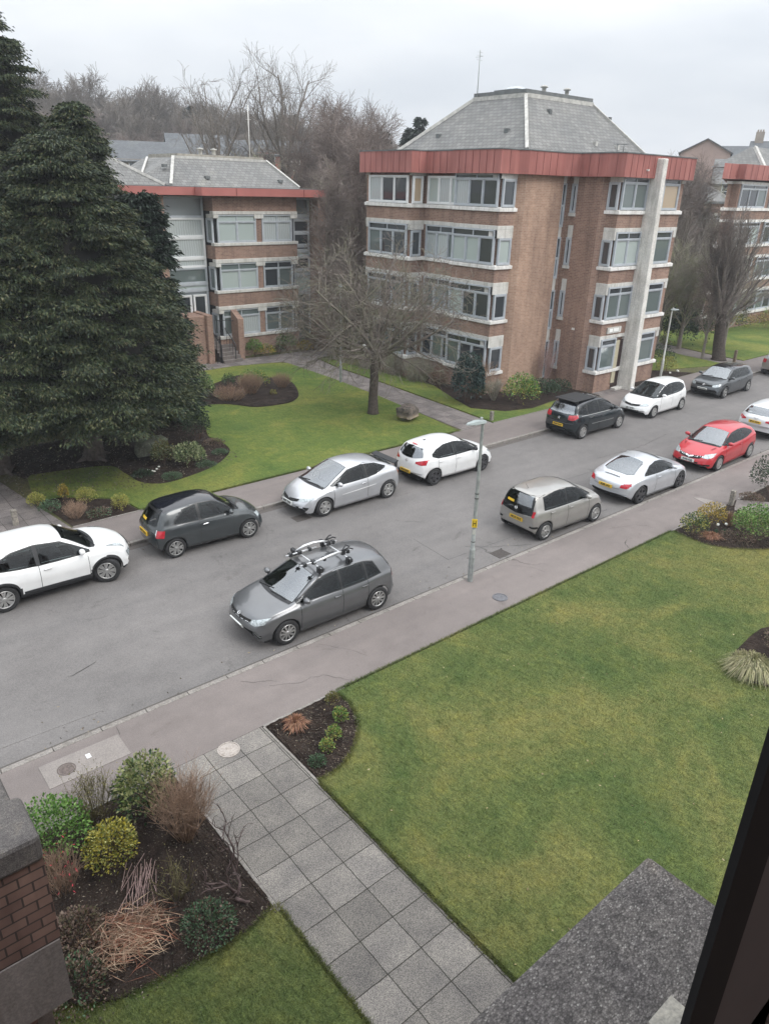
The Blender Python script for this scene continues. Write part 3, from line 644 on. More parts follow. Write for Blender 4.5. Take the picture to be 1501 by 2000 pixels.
strip(15.2, 17.9, 41.1, [(1.45, M_GLASS), (2.85, M_GREY), (.9, M_GLASSG), (2.67, M_CURT), (1.13, M_GREY)], 0, 9)
strip(26.5, 27.7, 40.6, [(3.4, M_GLASSG), (1.1, M_BLIND), (.3, M_BLIND), (.8, M_GLASS), (.35, M_BLIND), (.3, M_GLASS), (.75, M_GLASS), (.77, M_GLASS), (.18, M_BLIND), (1.05, M_GREY)], 0, 9)
fm = MB(); fs = [(14.2, 40.3), (18.0, 40.3), (20.0, 40.3), (20.0, 39.45), (28.35, 39.45), (28.35, 50), (14.2, 50)]
fm.prism(fs, 9.05, 9.46)
for xx in (15.9, 22.1, 26.6): fm.box(xx, xx+.03, 39.43 if xx > 20 else 40.28, 39.46 if xx > 20 else 40.31, 9.05, 9.45, 1)
fo = fm.build('fascia', [plain('thin pinkish fascia', S(168, 104, 97), .5, 0, .1, 1), M_SEAM], C_)
fm = MB(); fm.prism(offset_poly(fs, -.05), 9.46, 9.50); fm.build('flat_roof', M_LEAD, C_)
rf = MB(); roof_frustum(rf, 19.45, 28.0, 42.0, 50, 9.50, 20.6, 26.8, 43.9, 48.0, 11.0); ro = rf.build('roof', M_SLATE, C_)
rf = MB(); roof_frustum(rf, 10.5, 18.9, 41.6, 50, 9.50, 12, 16.2, 43.6, 48.0, 11.05); rf.build('roof', M_SLATE, C_)
rf = MB(); rf.add([(19.45, 42.0, 9.5), (20.6, 43.9, 11), (20.6, 48, 11), (18.4, 50, 9.5), (18.2, 43.5, 9.8)], [(0, 1, 4), (1, 2, 3, 4)]); rf.build('roof', M_SLATE, C_)
hipbar(ro, (19.45, 42, 9.55), (20.6, 43.9, 11.02), .12); hipbar(ro, (28, 42, 9.55), (26.8, 43.9, 11.02), .1); hipbar(ro, (18.9, 41.6, 9.55), (16.2, 43.6, 11.07), .1); hipbar(ro, (20.6, 43.9, 11.02), (26.8, 43.9, 11.02), .1)
hipbar(ro, (18.3, 43.4, 9.85), (20.6, 47.5, 11.02), .08)
cp_ = MB(); cp_.box(20.9, 26.7, 44.0, 48, 10.9, 11.22); cp_.build('roof_kerb', plain('mossy kerb', (.3, .28, .24), .8, 0, .3, 4), ro)
for vx in (22.9, 23.8):
    vm = MB(); vm.lathe((vx, 45, 11.2), [(.12, 0), (.12, .3), (.2, .32), (.2, .38), (.01, .42)], 10); vm.build('vent_pipe', M_HIP, ro)
for vx, vy in ((22.0, 42.5), (26.9, 42.4), (19.75, 43.2)):
    vm = MB(); zz = 9.5+(vy-42)*.79; vm.box(vx-.16, vx+.1, vy-.1, vy+.15, zz, zz+.16); vm.build('roof_vent', M_LEAD, ro)
mb = MB(); mb.tube([(26.6, 45.5, 11.1), (26.6, 45.5, 14.2)], .03, 5); mb.tube([(26.4, 45.5, 13.4), (26.8, 45.5, 13.4)], .012, 4)
tag(mb.build('roof_aerial', M_SILL), 'white pole aerial at the right end of the low roof', 'aerial')
# entrance steps between two brick walls
E_ = empty('entrance_steps', (20.5, 39.2, 0), 'dark stone steps with black handrail between two brick cheek walls', 'steps')
wm_ = MB(); wm_.box(19.62, 19.98, 39.15, 41.1, -.1, 2.78); wm_.box(18.6, 19.62, 39.4, 41.1, -.1, 2.72); wm_.build('cheek_wall', M_BRICK, E_, bevel=.02); wm_ = MB()
wm_.add([(21.62, 39.2, -.1), (22.0, 39.2, -.1), (22.0, 40.04, -.1), (21.62, 40.04, -.1), (21.62, 39.2, 2.4), (22.0, 39.2, 2.4), (22.0, 40.04, 2.85), (21.62, 40.04, 2.85)], [(0, 3, 2, 1), (4, 5, 6, 7), (0, 1, 5, 4), (1, 2, 6, 5), (2, 3, 7, 6), (3, 0, 4, 7)])
wm_.build('cheek_wall', M_BRICK, E_, bevel=.02)
st = MB()
for i in range(7): st.box(20.35, 21.6, 38.75+i*.28, 41.0, -.05+.0, .17*(i+1)) if i == 0 else st.box(20.35, 21.6, 38.75+i*.28, 41.0, .17*i+.001, .17*(i+1))
st.build('step', M_CONC, E_)
hr = MB()
for xx in (20.3, 21.2):
    hr.tube([(xx, 38.9, .0), (xx, 38.9, 1.05), (xx, 40.6, 2.15), (xx, 40.9, 2.15)], .03, 6)
    for t in (.2, .4, .6, .8): hr.tube([(xx, 38.9+1.7*t, .17*6*t), (xx, 38.9+1.7*t, 1.05+1.1*t)], .012, 4)
for xx in (20.05, 20.25, 20.3): hr.tube([(xx, 39.0, 0), (xx, 39.0, 2.5)], .02, 5)
hr.tube([(20.0, 39.0, 2.5), (21.2, 39.0, 2.4)], .02, 5)
hr.build('handrail', plain('black iron', (.02, .02, .022), .4), E_)

# ---- the third block far right, and the houses beyond
def simple_flats(name, label, poly, front, floors, z0, base, fasc, roof, roof_top, ins=3):
    o = empty(name, (*poly[0], 0), label, 'building')
    wm = MB(); sm = MB(); fm = MB()
    wm.prism(poly, -.2, base)
    for k in range(floors):
        S0 = base+FH*k; sm.prism(offset_poly(poly, .1), S0, S0+.2); wm.prism(offset_poly(poly, -.08), S0+.2, S0+1.8); sm.prism(offset_poly(poly, .02), S0+1.8, S0+1.98)
        if k < floors-1: wm.prism(poly, S0+1.98, S0+FH)
    wm.build('wall', M_BRICK, o); sm.build('sill', M_SILL, o)
    zt = base+FH*floors-.5
    fh = fasc or 1.0; fm.prism(offset_poly(poly, .35), zt+1-fh, zt+1.0)
    if not fasc: seams(fm, offset_poly(poly, .35), zt, zt+1, .9, .03)
    else: fm.prism(poly, zt-.2, zt+1-fh, 1)
    fm.build('fascia', [M_FASCIA, M_SEAM] if not fasc else [M_LEAD, M_BRICK], o)
    for (O, u, n, s0, s1, pn, gl) in front:
        for k in range(floors):
            S0 = base+FH*k; window(o, O, u, n, s0, s1, S0+.2, S0+1.8, pn, M_FRAME, gl[k % len(gl)], S0+1.5, d=.0, fw=.08)
    if roof:
        r_ = MB(); a0, a1, b0, b1 = roof; roof_frustum(r_, a0, a1, b0, b1, zt+1, a0+ins, a1-ins, b0+ins, b1-ins, roof_top); rr = r_.build('roof', M_SLATE, o)
        hipbar(rr, (a0, b0, zt+1), (a0+ins, b0+ins, roof_top), .16); hipbar(rr, (a1, b0, zt+1), (a1-ins, b0+ins, roof_top), .16); pass
    return o
simple_flats('apartment_building', 'distant brick flats with red fascia at the right edge behind bare trees', [(56.3, 28.9), (57.2, 28.9), (57.2, 28.3), (72, 28.3), (72, 36.6), (60, 30.7)],
    [((57.3, 28.3), (1, 0), (0, -1), .15, 4.2, [1, 1, 1], [[M_CURT, M_GLASS, M_BLIND], [M_GLASS, M_GLASS, M_GLASSG]]), ((57.3, 28.3), (1, 0), (0, -1), 5, 9, [1, 1, 1], [[M_GLASS, M_GLASSG, M_GLASS], M_GLASSG]),
     ], 4, 0, .98, None, (62.6, 76, 29.4, 33.8), 13.4, 2)
simple_flats('apartment_building', 'distant low brick flats with pale slate roof seen between the bare trees', [(69.5, 40.6), (74, 40.6), (74, 40), (79.3, 40), (79.3, 52), (69.5, 52)],
    [((69.6, 40.6), (1, 0), (0, -1), .8, 2.2, [1], [M_GLASS]), ((74, 40), (1, 0), (0, -1), .3, 1.9, [1], [M_GLASSG]), ((74, 40), (1, 0), (0, -1), 2.4, 4.2, [1, 1], [M_GLASS, M_GLASSG])], 3, 0, .98, .22, (69.2, 79.7, 39.8, 52), 11.4)
M_SAND = plain('pink sandstone', (.42, .31, .27), .9, 0, .15, .5)
M_SAND2 = plain('grey sandstone', (.30, .26, .22), .9, 0, .2, .8)
M_REDWALL = plain('red painted wall', (.38, .12, .09), .8, 0, .15, .6)
def house(label, x, y, wd, dp, base, eave, ridge, rz, wallm, roofm, wins=3, chim=1, rows=1, gable_wall=None, dormer=False):
    """long house, ridge along local x"""
    o = empty('house', (x, y, base), label, 'house', None, rz); LOC[o.name] = Vector((0, 0, 0))
    e, r = eave-base, ridge-base; a = wd/2; b = dp/2
    m = MB(); m.add([(-a, -b, -4), (a, -b, -4), (a, b, -4), (-a, b, -4), (-a, -b, e), (a, -b, e), (a, b, e), (-a, b, e), (-a, 0, r), (a, 0, r)],
                    [(0, 1, 5, 4), (2, 3, 7, 6), (1, 2, 6, 9, 5), (3, 0, 4, 8, 7)]); m.build('wall', wallm, o, local=True)
    m = MB(); k = .35; m.add([(-a-k, -b-k, e-.25), (a+k, -b-k, e-.25), (a+k, 0, r+.12), (-a-k, 0, r+.12), (a+k, b+k, e-.25), (-a-k, b+k, e-.25)], [(0, 1, 2, 3), (3, 2, 4, 5)])
    ro = m.build('roof', roofm, o, local=True)
    s = ro.modifiers.new('thick', 'SOLIDIFY'); s.thickness = .15
    for i in range(chim):
        m = MB(); cx0 = -a+.3 if i == 0 else a-1.6; m.box(cx0, cx0+1.3, -.5, .5, r-.9, r+1.5)
        for t in (.25, .65, 1.05): m.lathe((cx0+t, 0, r+1.5), [(.14, 0), (.12, .35)], 8)
        m.build('chimney', M_SAND2, ro, local=True)
    for j in range(rows):
        for i in range(wins):
            cx0 = -a+wd*(i+.5)/wins; zz = e-1.9-2.8*j
            m = MB(); m.box(cx0-.55, cx0+.55, -b-.08, -b+.05, zz, zz+1.6); f = m.build('window', M_FRAMEW, o, local=True)
            m = MB(); m.box(cx0-.42, cx0+.42, -b-.1, -b-.085, zz+.12, zz+.78); m.box(cx0-.42, cx0+.42, -b-.1, -b-.085, zz+.86, zz+1.5); m.build('pane', M_GLASS, f, local=True)
    if dormer:
        m = MB(); zz = e+(r-e)*.30; m.box(-2.2, 2.2, -b*.72, 0, zz, zz+1.5); m.box(-2.4, 2.4, -b*.72-.2, 0, zz+1.5, zz+1.65); d = m.build('dormer', M_LEAD, o, local=True)
        m = MB(); m.box(-1.7, 1.7, -b*.72-.06, -b*.72+.01, zz+.25, zz+1.3); m.build('window', M_FRAMEW, d, local=True)
        m = MB()
        for q in (-1.1, 0, 1.1): m.box(q-.42, q+.42, -b*.72-.09, -b*.72-.065, zz+.38, zz+1.18)
        m.build('pane', M_GLASS, d, local=True)
    return o
house('pink sandstone house with wide gable above the bare trees on the skyline', 119, 65.5, 10, 7.0, 4, 15.9, 17.5, R(29), M_SAND, M_SLATEF, 0, 0)
house('long low slate roofed terrace between the gabled house and the chimney house', 122.5, 61.0, 12, 8, 4, 14.4, 16.8, R(-61), M_SAND2, M_SLATEF, 6, 0)
house('slate roofed stone house with a chimney and white sash windows on the skyline', 139, 63.5, 8.5, 8, 4, 15.9, 18.4, R(-61), M_SAND2, M_SLATEF, 4, 1, 2)
house('slate roofed house with a white framed dormer window above the far red fascia', 101, 48.6, 9, 8, 2, 11.4, 14.0, R(-61), M_SAND2, M_SLATE, 3, 0, 1, dormer=True)
house('low grey roofed terrace on the left behind the hip roof', 39, 93, 17, 8, 1, 12.0, 13.9, R(-28), M_SAND2, M_SLATEF, 5, 0)
house('pale blue grey roof with skylight behind the low block', 46.5, 92, 7, 8, 1, 12.9, 15.0, R(-22), M_SAND2, M_SLATEF, 0, 0)
house('red walled house half hidden behind the tall bare tree', 54.8, 86, 6, 7, 1, 13.2, 14.6, R(-30), M_REDWALL, M_SLATEF, 2, 0)
house('long grey roofed house to the right of the red walled one', 61, 85, 13, 8, 1, 11.2, 13.0, R(-30), M_SAND2, M_SLATEF, 4, 1)
house('grey slate roof right of the pale blue roof among trees', 51.4, 93, 7, 7, 1, 12.6, 14.7, R(-30), M_SAND2, M_SLATEF, 2, 0)

# ================================================================ TREES
def m_bark(name, c, lichen=None):
    m = Mat(name); v = m.coords(); n = m.noise(v, 9, 5, .7); n2 = m.noise(v, 1.5, 3)
    k = m.ramp(n, [(.3, tuple(x*.55 for x in c)), (.7, tuple(x*1.35 for x in c))])
    if lichen: k = m.mix(m.ramp(n2, [(.45, (0, 0, 0)), (.65, (1, 1, 1))]), k, lichen)
    m.col(k).set(Roughness=.9, Specular_IOR_Level=.15); m.bump(n, .8, .03); return m.m
M_BARK = m_bark('dark bark', (.085, .07, .06))
M_TWIG = m_bark('pale lichened twig', (.34, .31, .26), (.28, .30, .18))
M_TWIGC = m_bark('cherry twig', (.20, .17, .15), (.20, .195, .14))
M_TWIGB = m_bark('brown twig', (.165, .125, .115))
M_TWIGR = m_bark('reddish birch twig', (.235, .195, .175))
M_TWIGG = m_bark('grey brown twig', (.205, .182, .160))
def rand_dir(d, ang, rr):
    a = d.orthogonal().normalized(); b = d.cross(a); t = rr.uniform(0, 2*math.pi)
    return (d*math.cos(ang)+(a*math.cos(t)+b*math.sin(t))*math.sin(ang)).normalized()
def bare_tree(name, loc, trunk_h, spread, levels, rr, label, cat='tree', group=None, trunk_r=.2, lens=(2.5, 1.6, 1.0, .6), kids=(7, 5, 4, 4), angs=(50, 40, 38, 35),
              up=(.1, .05, .05, 0), mats=(None, None), sides=(8, 5, 4, 3, 3), start=.8, lean=(0, 0), wob=.18, twr=.006, shrink=.62, leader=True, rz=0):
    o = empty(name, loc, label, cat, group, rz)
    tb_ = MB(); cb_ = MB()
    def br(p, d, ln, r0, lv):
        seg = 5 if lv < 2 else 3; pts = [p]; rad = [r0]; dd = d; r1 = max(twr, r0*.35)
        for i in range(seg):
            dd = (dd+Vector((rr.gauss(0, wob), rr.gauss(0, wob), rr.gauss(0, wob)+up[min(lv, len(up)-1)]))).normalized()
            pts.append(pts[-1]+dd*ln/seg); rad.append(r0+(r1-r0)*(i+1)/seg)
        cb_.tube(pts, rad, sides[min(lv+1, 4)], 0, False)
        if lv+1 >= levels: return
        n = kids[min(lv+1, len(kids)-1)]
        for i in range(n):
            t = (i+.6+rr.uniform(-.3, .3))/n*.85+.15; k = min(seg-1, int(t*seg)); q = pts[k].lerp(pts[k+1], t*seg-k)
            dk = (pts[k+1]-pts[k]).normalized()
            br(q, rand_dir(dk, R(angs[min(lv+1, 3)]*rr.uniform(.6, 1.3)), rr), lens[min(lv+1, len(lens)-1)]*rr.uniform(.6, 1.25)*(1.1-.4*t), max(twr, rad[k]*shrink*.8), lv+1)
    base = Vector((0, 0, 0)); top = Vector((lean[0], lean[1], trunk_h))
    P_ = [base+Vector((0, 0, -.1)), base+Vector((0, 0, .15))]+[base.lerp(top, t)+Vector((rr.gauss(0, .04), rr.gauss(0, .04), 0))*trunk_h*.12 for t in (.3, .55, .8)]+[top]
    RR = [trunk_r*1.55, trunk_r*1.2, trunk_r, trunk_r*.92, trunk_r*.85, trunk_r*.8 if not leader else trunk_r*.5]
    tb_.tube(P_, RR, 12, 0, True); n = kids[0]
    for i in range(n):
        t = start+(1-start)*(i+.5)/n; q = base.lerp(top, t); az = i*2.399+rr.uniform(-.4, .4); an = R(angs[0]*rr.uniform(.75, 1.2))*(1.15-.55*(t-start)/(1-start+1e-6))
        d = Vector((math.sin(an)*math.cos(az)*spread, math.sin(an)*math.sin(az)*spread, math.cos(an))).normalized()
        br(q, d, lens[0]*rr.uniform(.8, 1.15), trunk_r*.45, 0)
    if leader: br(top, Vector((rr.gauss(0, .1), rr.gauss(0, .1), 1)).normalized(), lens[0]*1.0, trunk_r*.5, 0)
    tb_.build('trunk', mats[0] or M_BARK, o, local=True, fix=False); cb_.build('crown', mats[1] or M_TWIGB, o, local=True, fix=False)
    return o
def dup(root, loc, rz=0, sc_=1, label=None):
    c = root.copy(); COL.objects.link(c); c.location = loc; c.rotation_euler = (0, 0, rz); c.scale = (sc_,)*3
    if label: c['label'] = label
    for ch in list(root.children):
        k = ch.copy(); COL.objects.link(k); k.parent = c
        for g in ch.children:
            h = g.copy(); COL.objects.link(h); h.parent = k
    return c
rr = random.Random(11)
# the cherry on the lawn: short stout trunk, wide drooping tangle
bare_tree('bare_tree', (20.98, 25.7, 0), 3.0, 1.5, 4, random.Random(5), 'spreading bare cherry tree on the lawn beside the boulder', trunk_r=.21, lens=(3.7, 2.0, 1.2, .8), kids=(20, 7, 6, 5),
          angs=(54, 46, 44, 42), up=(.05, .01, -.03, -.08), mats=(M_BARK, M_TWIGC), start=.80, wob=.2, twr=.0075, leader=True)
# two upright pollarded street trees on the right
bare_tree('bare_tree', (47.2, 22.5, 0), 3.6, .7, 4, random.Random(8), 'dark leaning pollarded tree with upright shoots beside the far wooden bollard', trunk_r=.36, lens=(3.6, 2.1, 1.3, .8), kids=(14, 6, 5, 3),
          angs=(42, 24, 22, 22), up=(.14, .12, .08, .05), mats=(M_BARK, M_TWIGG), start=.55, wob=.11, twr=.009, lean=(-.6, .2))
bare_tree('bare_tree', (48.6, 28.2, 0), 4.2, .7, 4, random.Random(9), 'tall bare tree right behind the corner of the four storey flats', trunk_r=.34, lens=(3.8, 2.2, 1.4, .8), kids=(14, 6, 5, 3),
          angs=(40, 24, 22, 22), up=(.14, .12, .08, .05), mats=(M_BARK, M_TWIGG), start=.5, wob=.11, twr=.009, lean=(.6, .2))
# tall open-crowned trees behind the low block
t1 = bare_tree('bare_tree', (40.0, 62.5, 0), 12.2, .9, 4, random.Random(21), 'tallest bare tree with a wide open crown behind the low roof', trunk_r=.36, lens=(6.7, 3.2, 1.8, 1.1), kids=(15, 7, 6, 4),
          angs=(46, 42, 38, 35), up=(.13, .05, .03, 0), mats=(M_BARK, M_TWIGG), start=.42, wob=.14, twr=.009)
bare_tree('bare_tree', (34.8, 65, 0), 11.5, .9, 4, random.Random(22), 'bare tree with thin arching limbs left of the tallest one', trunk_r=.28, lens=(6.4, 2.9, 1.7, 1.0), kids=(12, 6, 5, 3),
          angs=(40, 40, 38, 35), up=(.13, .05, .03, 0), mats=(M_BARK, M_TWIGG), start=.4, wob=.14, twr=.012)
# prototypes for the masses behind, then copies
GB = 'bare trees behind the blocks'
p_b = bare_tree('bare_tree', (35.5, 48.2, 0), 11.5, .5, 4, random.Random(31), 'tall slender reddish birch rising just left of the four storey flats', group=GB, trunk_r=.13, lens=(2.9, 1.7, 1.1, .8), kids=(26, 7, 5, 4),
          angs=(48, 34, 34, 34), up=(.12, .02, -.04, -.08), mats=(M_TWIGG, M_TWIGR), start=.2, wob=.12, twr=.010)
p_g = bare_tree('bare_tree', (31.0, 53.5, 0), 6, .9, 4, random.Random(33), 'pale twiggy bare tree above the right end of the low roof', group=GB, trunk_r=.22, lens=(4.4, 2.4, 1.4, .9), kids=(13, 7, 6, 4),
          angs=(48, 40, 36, 34), up=(.12, .05, .02, 0), mats=(M_TWIGG, M_TWIG), start=.35, wob=.15, twr=.011)
spots = []
def pix_dir(px, py=300):
    """bearing of an image column at about horizon level, used only to lay the wood out by direction"""
    d = _f+_R*((px-750.5)/1429.128)+_U*((1000-py)/1429.128); h = math.hypot(d.x, d.y); return d.x/h, d.y/h
bt = ['bare birch in the brown thicket left of the tall flats', 'bare tree standing among others behind the low block', 'leafless tree at the foot of the wooded hill', 'leafless tree between the grey roofs and the hill']
lay = [(655, 56, .95, 'b'), (690, 60, 1.0, 'b'), (622, 52, .8, 'g'), (640, 66, 1.05, 'b'), (705, 48, .85, 'b'), (600, 60, .9, 'b'), (720, 56, .92, 'b'), (575, 66, .85, 'g'), (670, 74, 1.15, 'g'), (740, 66, 1.0, 'b'),
       (250, 68, .85, 'g'), (300, 74, .9, 'g'), (215, 60, .85, 'g'), (340, 80, .9, 'g'), (620, 82, 1.1, 'g'), (545, 78, 1.0, 'g'), (700, 84, 1.1, 'b'), (760, 80, 1.05, 'g'), (1320, 70, .85, 'g'), (1350, 62, .8, 'b'), (1380, 70, .8, 'b'), (1450, 90, .95, 'g'),
       (1335, 86, 1.0, 'g'), (1370, 96, 1.0, 'g'), (1400, 84, .8, 'g'), (1480, 104, 1.0, 'g'), (1345, 54, .62, 'g'), (1450, 52, .6, 'b'), (1490, 56, .6, 'g'), (1395, 55, .6, 'g'), (652, 45, .72, 'b'), (680, 50, .9, 'g'), (1290, 100, .95, 'g'), (1260, 110, .95, 'g'), (275, 62, .8, 'g'), (325, 64, .75, 'g'), (365, 70, .8, 'g'), (430, 78, .85, 'g'), (560, 72, .9, 'g'), (590, 86, 1.0, 'g'), (1420, 76, .72, 'g'), (1330, 76, .85, 'g'), (1372, 82, .8, 'g'), (1440, 84, .75, 'g'), (1362, 100, .95, 'g'), (1412, 98, .8, 'g')]
ORD = ['first', 'second', 'third', 'fourth', 'fifth', 'sixth', 'seventh', 'eighth', 'ninth', 'tenth', 'eleventh', 'twelfth', 'thirteenth', 'fourteenth', 'fifteenth', 'sixteenth', 'seventeenth', 'eighteenth', 'nineteenth', 'twentieth']
def zone(px): return 0 if px < 500 else 1 if px < 1200 else 2
for i, (px, D, s_, k) in enumerate(lay):
    dx, dy = pix_dir(px); x, y = dx*D, dy*D; pr = p_b if k == 'b' else p_g
    same = sorted(q[0] for q in lay if q[3] == k and zone(q[0]) == zone(px)); nm = ORD[same.index(px)]
    kind = 'slender reddish birch' if k == 'b' else 'pale grey bare tree'
    dup(pr, (x, y, hill(x, y)-.1), i*1.7, s_, '%s %s from the left %s' % (nm, kind, ('behind the low hip roof', 'in the gap between the two blocks', 'beyond the right end of the tall flats')[zone(px)]))
# wooded hill: rows of whole trees, each one its own object
GH = 'bare trees on the wooded hill'
p_h = bare_tree('bare_tree', (60, 140, 0), 4.5, 1, 4, random.Random(41), 'round crowned bare tree on the wooded hill', group=GH, trunk_r=.3, lens=(5.0, 2.6, 1.6, 1.1), kids=(12, 7, 6, 5),
          angs=(50, 42, 38, 35), up=(.1, .05, .02, 0), mats=(M_TWIGG, M_TWIGG), start=.4, wob=.14, twr=.022, sides=(6, 4, 3, 3, 3))
p_r = bare_tree('bare_tree', (64, 136, 0), 4.5, 1, 4, random.Random(42), 'reddish brown bushy bare tree on the wooded hill', group=GH, trunk_r=.26, lens=(3.8, 2.4, 1.6, 1.1), kids=(12, 7, 6, 5),
          angs=(46, 40, 36, 33), up=(.12, .05, .02, 0), mats=(M_TWIGG, M_TWIGR), start=.25, wob=.14, twr=.020, sides=(6, 4, 3, 3, 3))
rr = random.Random(77); first = {'h': True, 'r': True}
rows = [(92, .75, 14, 540, 800), (104, .85, 22, 90, 900), (118, .9, 24, 60, 980), (132, 1.0, 24, 60, 980), (148, 1.1, 24, 60, 1000), (166, 1.15, 24, 60, 1020), (120, .8, 7, 1250, 1500), (150, .85, 9, 1240, 1500)]
for (D, s0, n, a, b) in rows:
    for i in range(n):
        px = a+(b-a)*(i+rr.uniform(.1, .9))/n; dx, dy = pix_dir(px); DD = D*rr.uniform(.96, 1.04); x, y = dx*DD, dy*DD
        k = 'h' if D > 140 or rr.random() < .35 else 'r'; pr = p_h if k == 'h' else p_r
        s_ = s0*rr.uniform(.8, 1.15)*(.62 if px > 1200 else 1)*(.8 if px > 620 and px < 1200 else 1)
        if first[k]: pr.location = (x, y, hill(x, y)-.2); pr.scale = (s_,)*3; first[k] = False
        else: dup(pr, (x, y, hill(x, y)-.2), rr.uniform(0, 6.28), s_)
for o_ in COL.objects:
    if o_.get('group') == GH:
        o_['label'] = 'round crowned bare tree on the wooded hill' if 'round' in o_['label'] else 'reddish brown bushy bare tree on the wooded hill'

# ---- foliage made of many small leaf faces
def leaf_quads(P, D, ln, wd, rs, droop=0.):
    """P centres, D directions; kite shaped leaf quads"""
    n = len(P); D = D/np.linalg.norm(D, axis=1)[:, None]; A = rs.normal(size=(n, 3)); A -= (A*D).sum(1)[:, None]*D; A /= np.linalg.norm(A, axis=1)[:, None]
    l = ln*rs.uniform(.7, 1.3, n)[:, None]; w_ = wd*rs.uniform(.7, 1.3, n)[:, None]
    tip = P+D*l; tip[:, 2] -= droop*l[:, 0]
    m1 = P+D*l*.45; return np.stack([P, m1+A*w_/2, tip, m1-A*w_/2], 1)
GREEN = lambda r, g, b: (r, g, b, 1)
M_CON = leafmat('conifer sprays', [GREEN(.011, .022, .012), GREEN(.018, .034, .017), GREEN(.030, .048, .021), GREEN(.046, .064, .025), GREEN(.066, .080, .033)], .6)
M_CONT = leafmat('conifer spray tips', [GREEN(.05, .06, .022), GREEN(.07, .075, .03), GREEN(.10, .095, .045)], .6)
M_COND = leafmat('dark conifer', [GREEN(.008, .018, .011), GREEN(.013, .027, .015), GREEN(.018, .034, .018)], .6)
M_BLUE = leafmat('blue green needles', [GREEN(.015, .035, .032), GREEN(.025, .05, .045), GREEN(.035, .065, .055)], .6)
M_DEADN = leafmat('dead brown sprays', [GREEN(.08, .05, .03), GREEN(.12, .08, .05), GREEN(.05, .035, .02)])
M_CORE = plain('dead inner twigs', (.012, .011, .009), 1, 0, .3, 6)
M_TRUNKC = m_bark('grey conifer bark', (.12, .10, .09))
def conifer(loc, h, rad, z0, label, seed, n_br=430, name='conifer', trunk_r=.35, prof=None, mats=None, tips=True, droop=.34, lenq=.118, core=True, per=84, group=None, cat='tree'):
    rs = np.random.default_rng(seed); o = empty(name, loc, label, cat, group)
    tm = MB()
    tm.tube([(0, 0, -.1), (.05, .02, .4), (.0, .05, z0+1.5), (0, 0, h*.9)], [trunk_r*1.35, trunk_r, trunk_r*.8, .04], 12)
    for a in (0.3, 1.8, 3.4, 5.0): tm.tube([(0, 0, .35), (math.cos(a)*trunk_r*1.3, math.sin(a)*trunk_r*1.3, .08), (math.cos(a)*trunk_r*2.4, math.sin(a)*trunk_r*2.4, -.05)], [trunk_r*.4, trunk_r*.3, trunk_r*.12], 6)
    tm.build('trunk', M_TRUNKC, o, local=True)
    prof = prof or (lambda t: (1-t)**.62*(.86+.14*min(1, t*9)))
    Q = []; MI = []
    for i in range(n_br):
        t = rs.uniform(0, 1)**1.15; z = z0+(h-z0)*t; az = rs.uniform(0, 2*np.pi); Rr = rad*prof(t)*(rs.uniform(.70, 1.06) if rs.random() < .85 else rs.uniform(1.05, 1.2))+.15
        dirr = np.array([np.cos(az), np.sin(az), 0]); m = max(4, int(3+Rr*2.4))
        f = np.linspace(.45, 1, m)
        for q in f:
            c = dirr*Rr*q+np.array([0, 0, z+.28*Rr*q*.5-droop*Rr*.33*q*q])
            k = int(per*(.55+.45*q))
            off = rs.normal(size=(k, 3))*np.array([.21, .21, .05])*(.7+.08*Rr)
            Pp = c+off; Pp[:, 2] -= .25*np.linalg.norm(off[:, :2], axis=1)
            D = dirr*rs.uniform(.5, 1.1, k)[:, None]+off*1.6+rs.normal(size=(k, 3))*.35; D[:, 2] -= droop*rs.uniform(.2, 1.0, k)
            Q.append(leaf_quads(Pp, D, lenq, lenq*.36, rs, .25)); MI.append(((q > .9) & (rs.random(k) < .26) & tips).astype(int)+2*(rs.random(k) < .03)*(q < .8)*(1 if tips else 0))
    Q = np.concatenate(Q)+np.array(loc); MI = np.concatenate(MI)
    quads_obj('crown', Q, mats or [M_CON, M_CONT, M_DEADN], MI, o)
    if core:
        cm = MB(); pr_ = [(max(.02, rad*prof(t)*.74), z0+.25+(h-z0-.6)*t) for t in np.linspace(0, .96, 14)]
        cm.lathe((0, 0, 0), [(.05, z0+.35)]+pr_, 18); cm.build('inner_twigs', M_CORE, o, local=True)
    return o
conifer((8.5, 27.1, 0), 11.0, 4.3, 1.9, 'large dark drooping conifer with a thick trunk, the nearer to the lawn', 101, 900)
conifer((5.4, 27.6, 0), 11.2, 4.2, 1.9, 'large dark drooping conifer at the left edge with roots spreading at its foot', 102, 760, trunk_r=.28)
conifer((8.6, 33.8, 0), 15.6, 4.0, 2.5, 'tallest conifer rising at the top left corner behind the two drooping ones', 103, 620)
conifer((12.5, 30.0, 0), 9.3, 1.35, .3, 'narrow very dark conifer at the right edge of the big drooping one', 104, 420, 'conifer', .15, lambda t: (1-t)**.42, [M_COND, M_COND], False, .15, .2, per=34)
conifer((10.5, 30.4, 0), 12.2, 2.7, 1.4, 'rounded dark conifer whose blunt top rises just right of the tallest one', 105, 480, trunk_r=.25)
# dark far conifers
for i, (px, D, h, rd, lb) in enumerate(((745, 92, 15.5, 2.8, 'small dark conifer in the wood just left of the roof'), (820, 94, 17.0, 3.4, 'dark pointed conifer against the sky left of the big roof'), (800, 96, 16.0, 3.0, 'dark conifer touching the left side of the pointed one'), (375, 150, 11, 3, 'dark conifer on the hill left of the tall bare tree'))):
    dx, dy = pix_dir(px); x, y = dx*D, dy*D
    conifer((x, y, hill(x, y)), h-hill(x, y)*(i < 3), rd, 1, lb, 110+i, 150, 'conifer', .2, None, [M_COND, M_COND], False, .2, .5, True, 16)

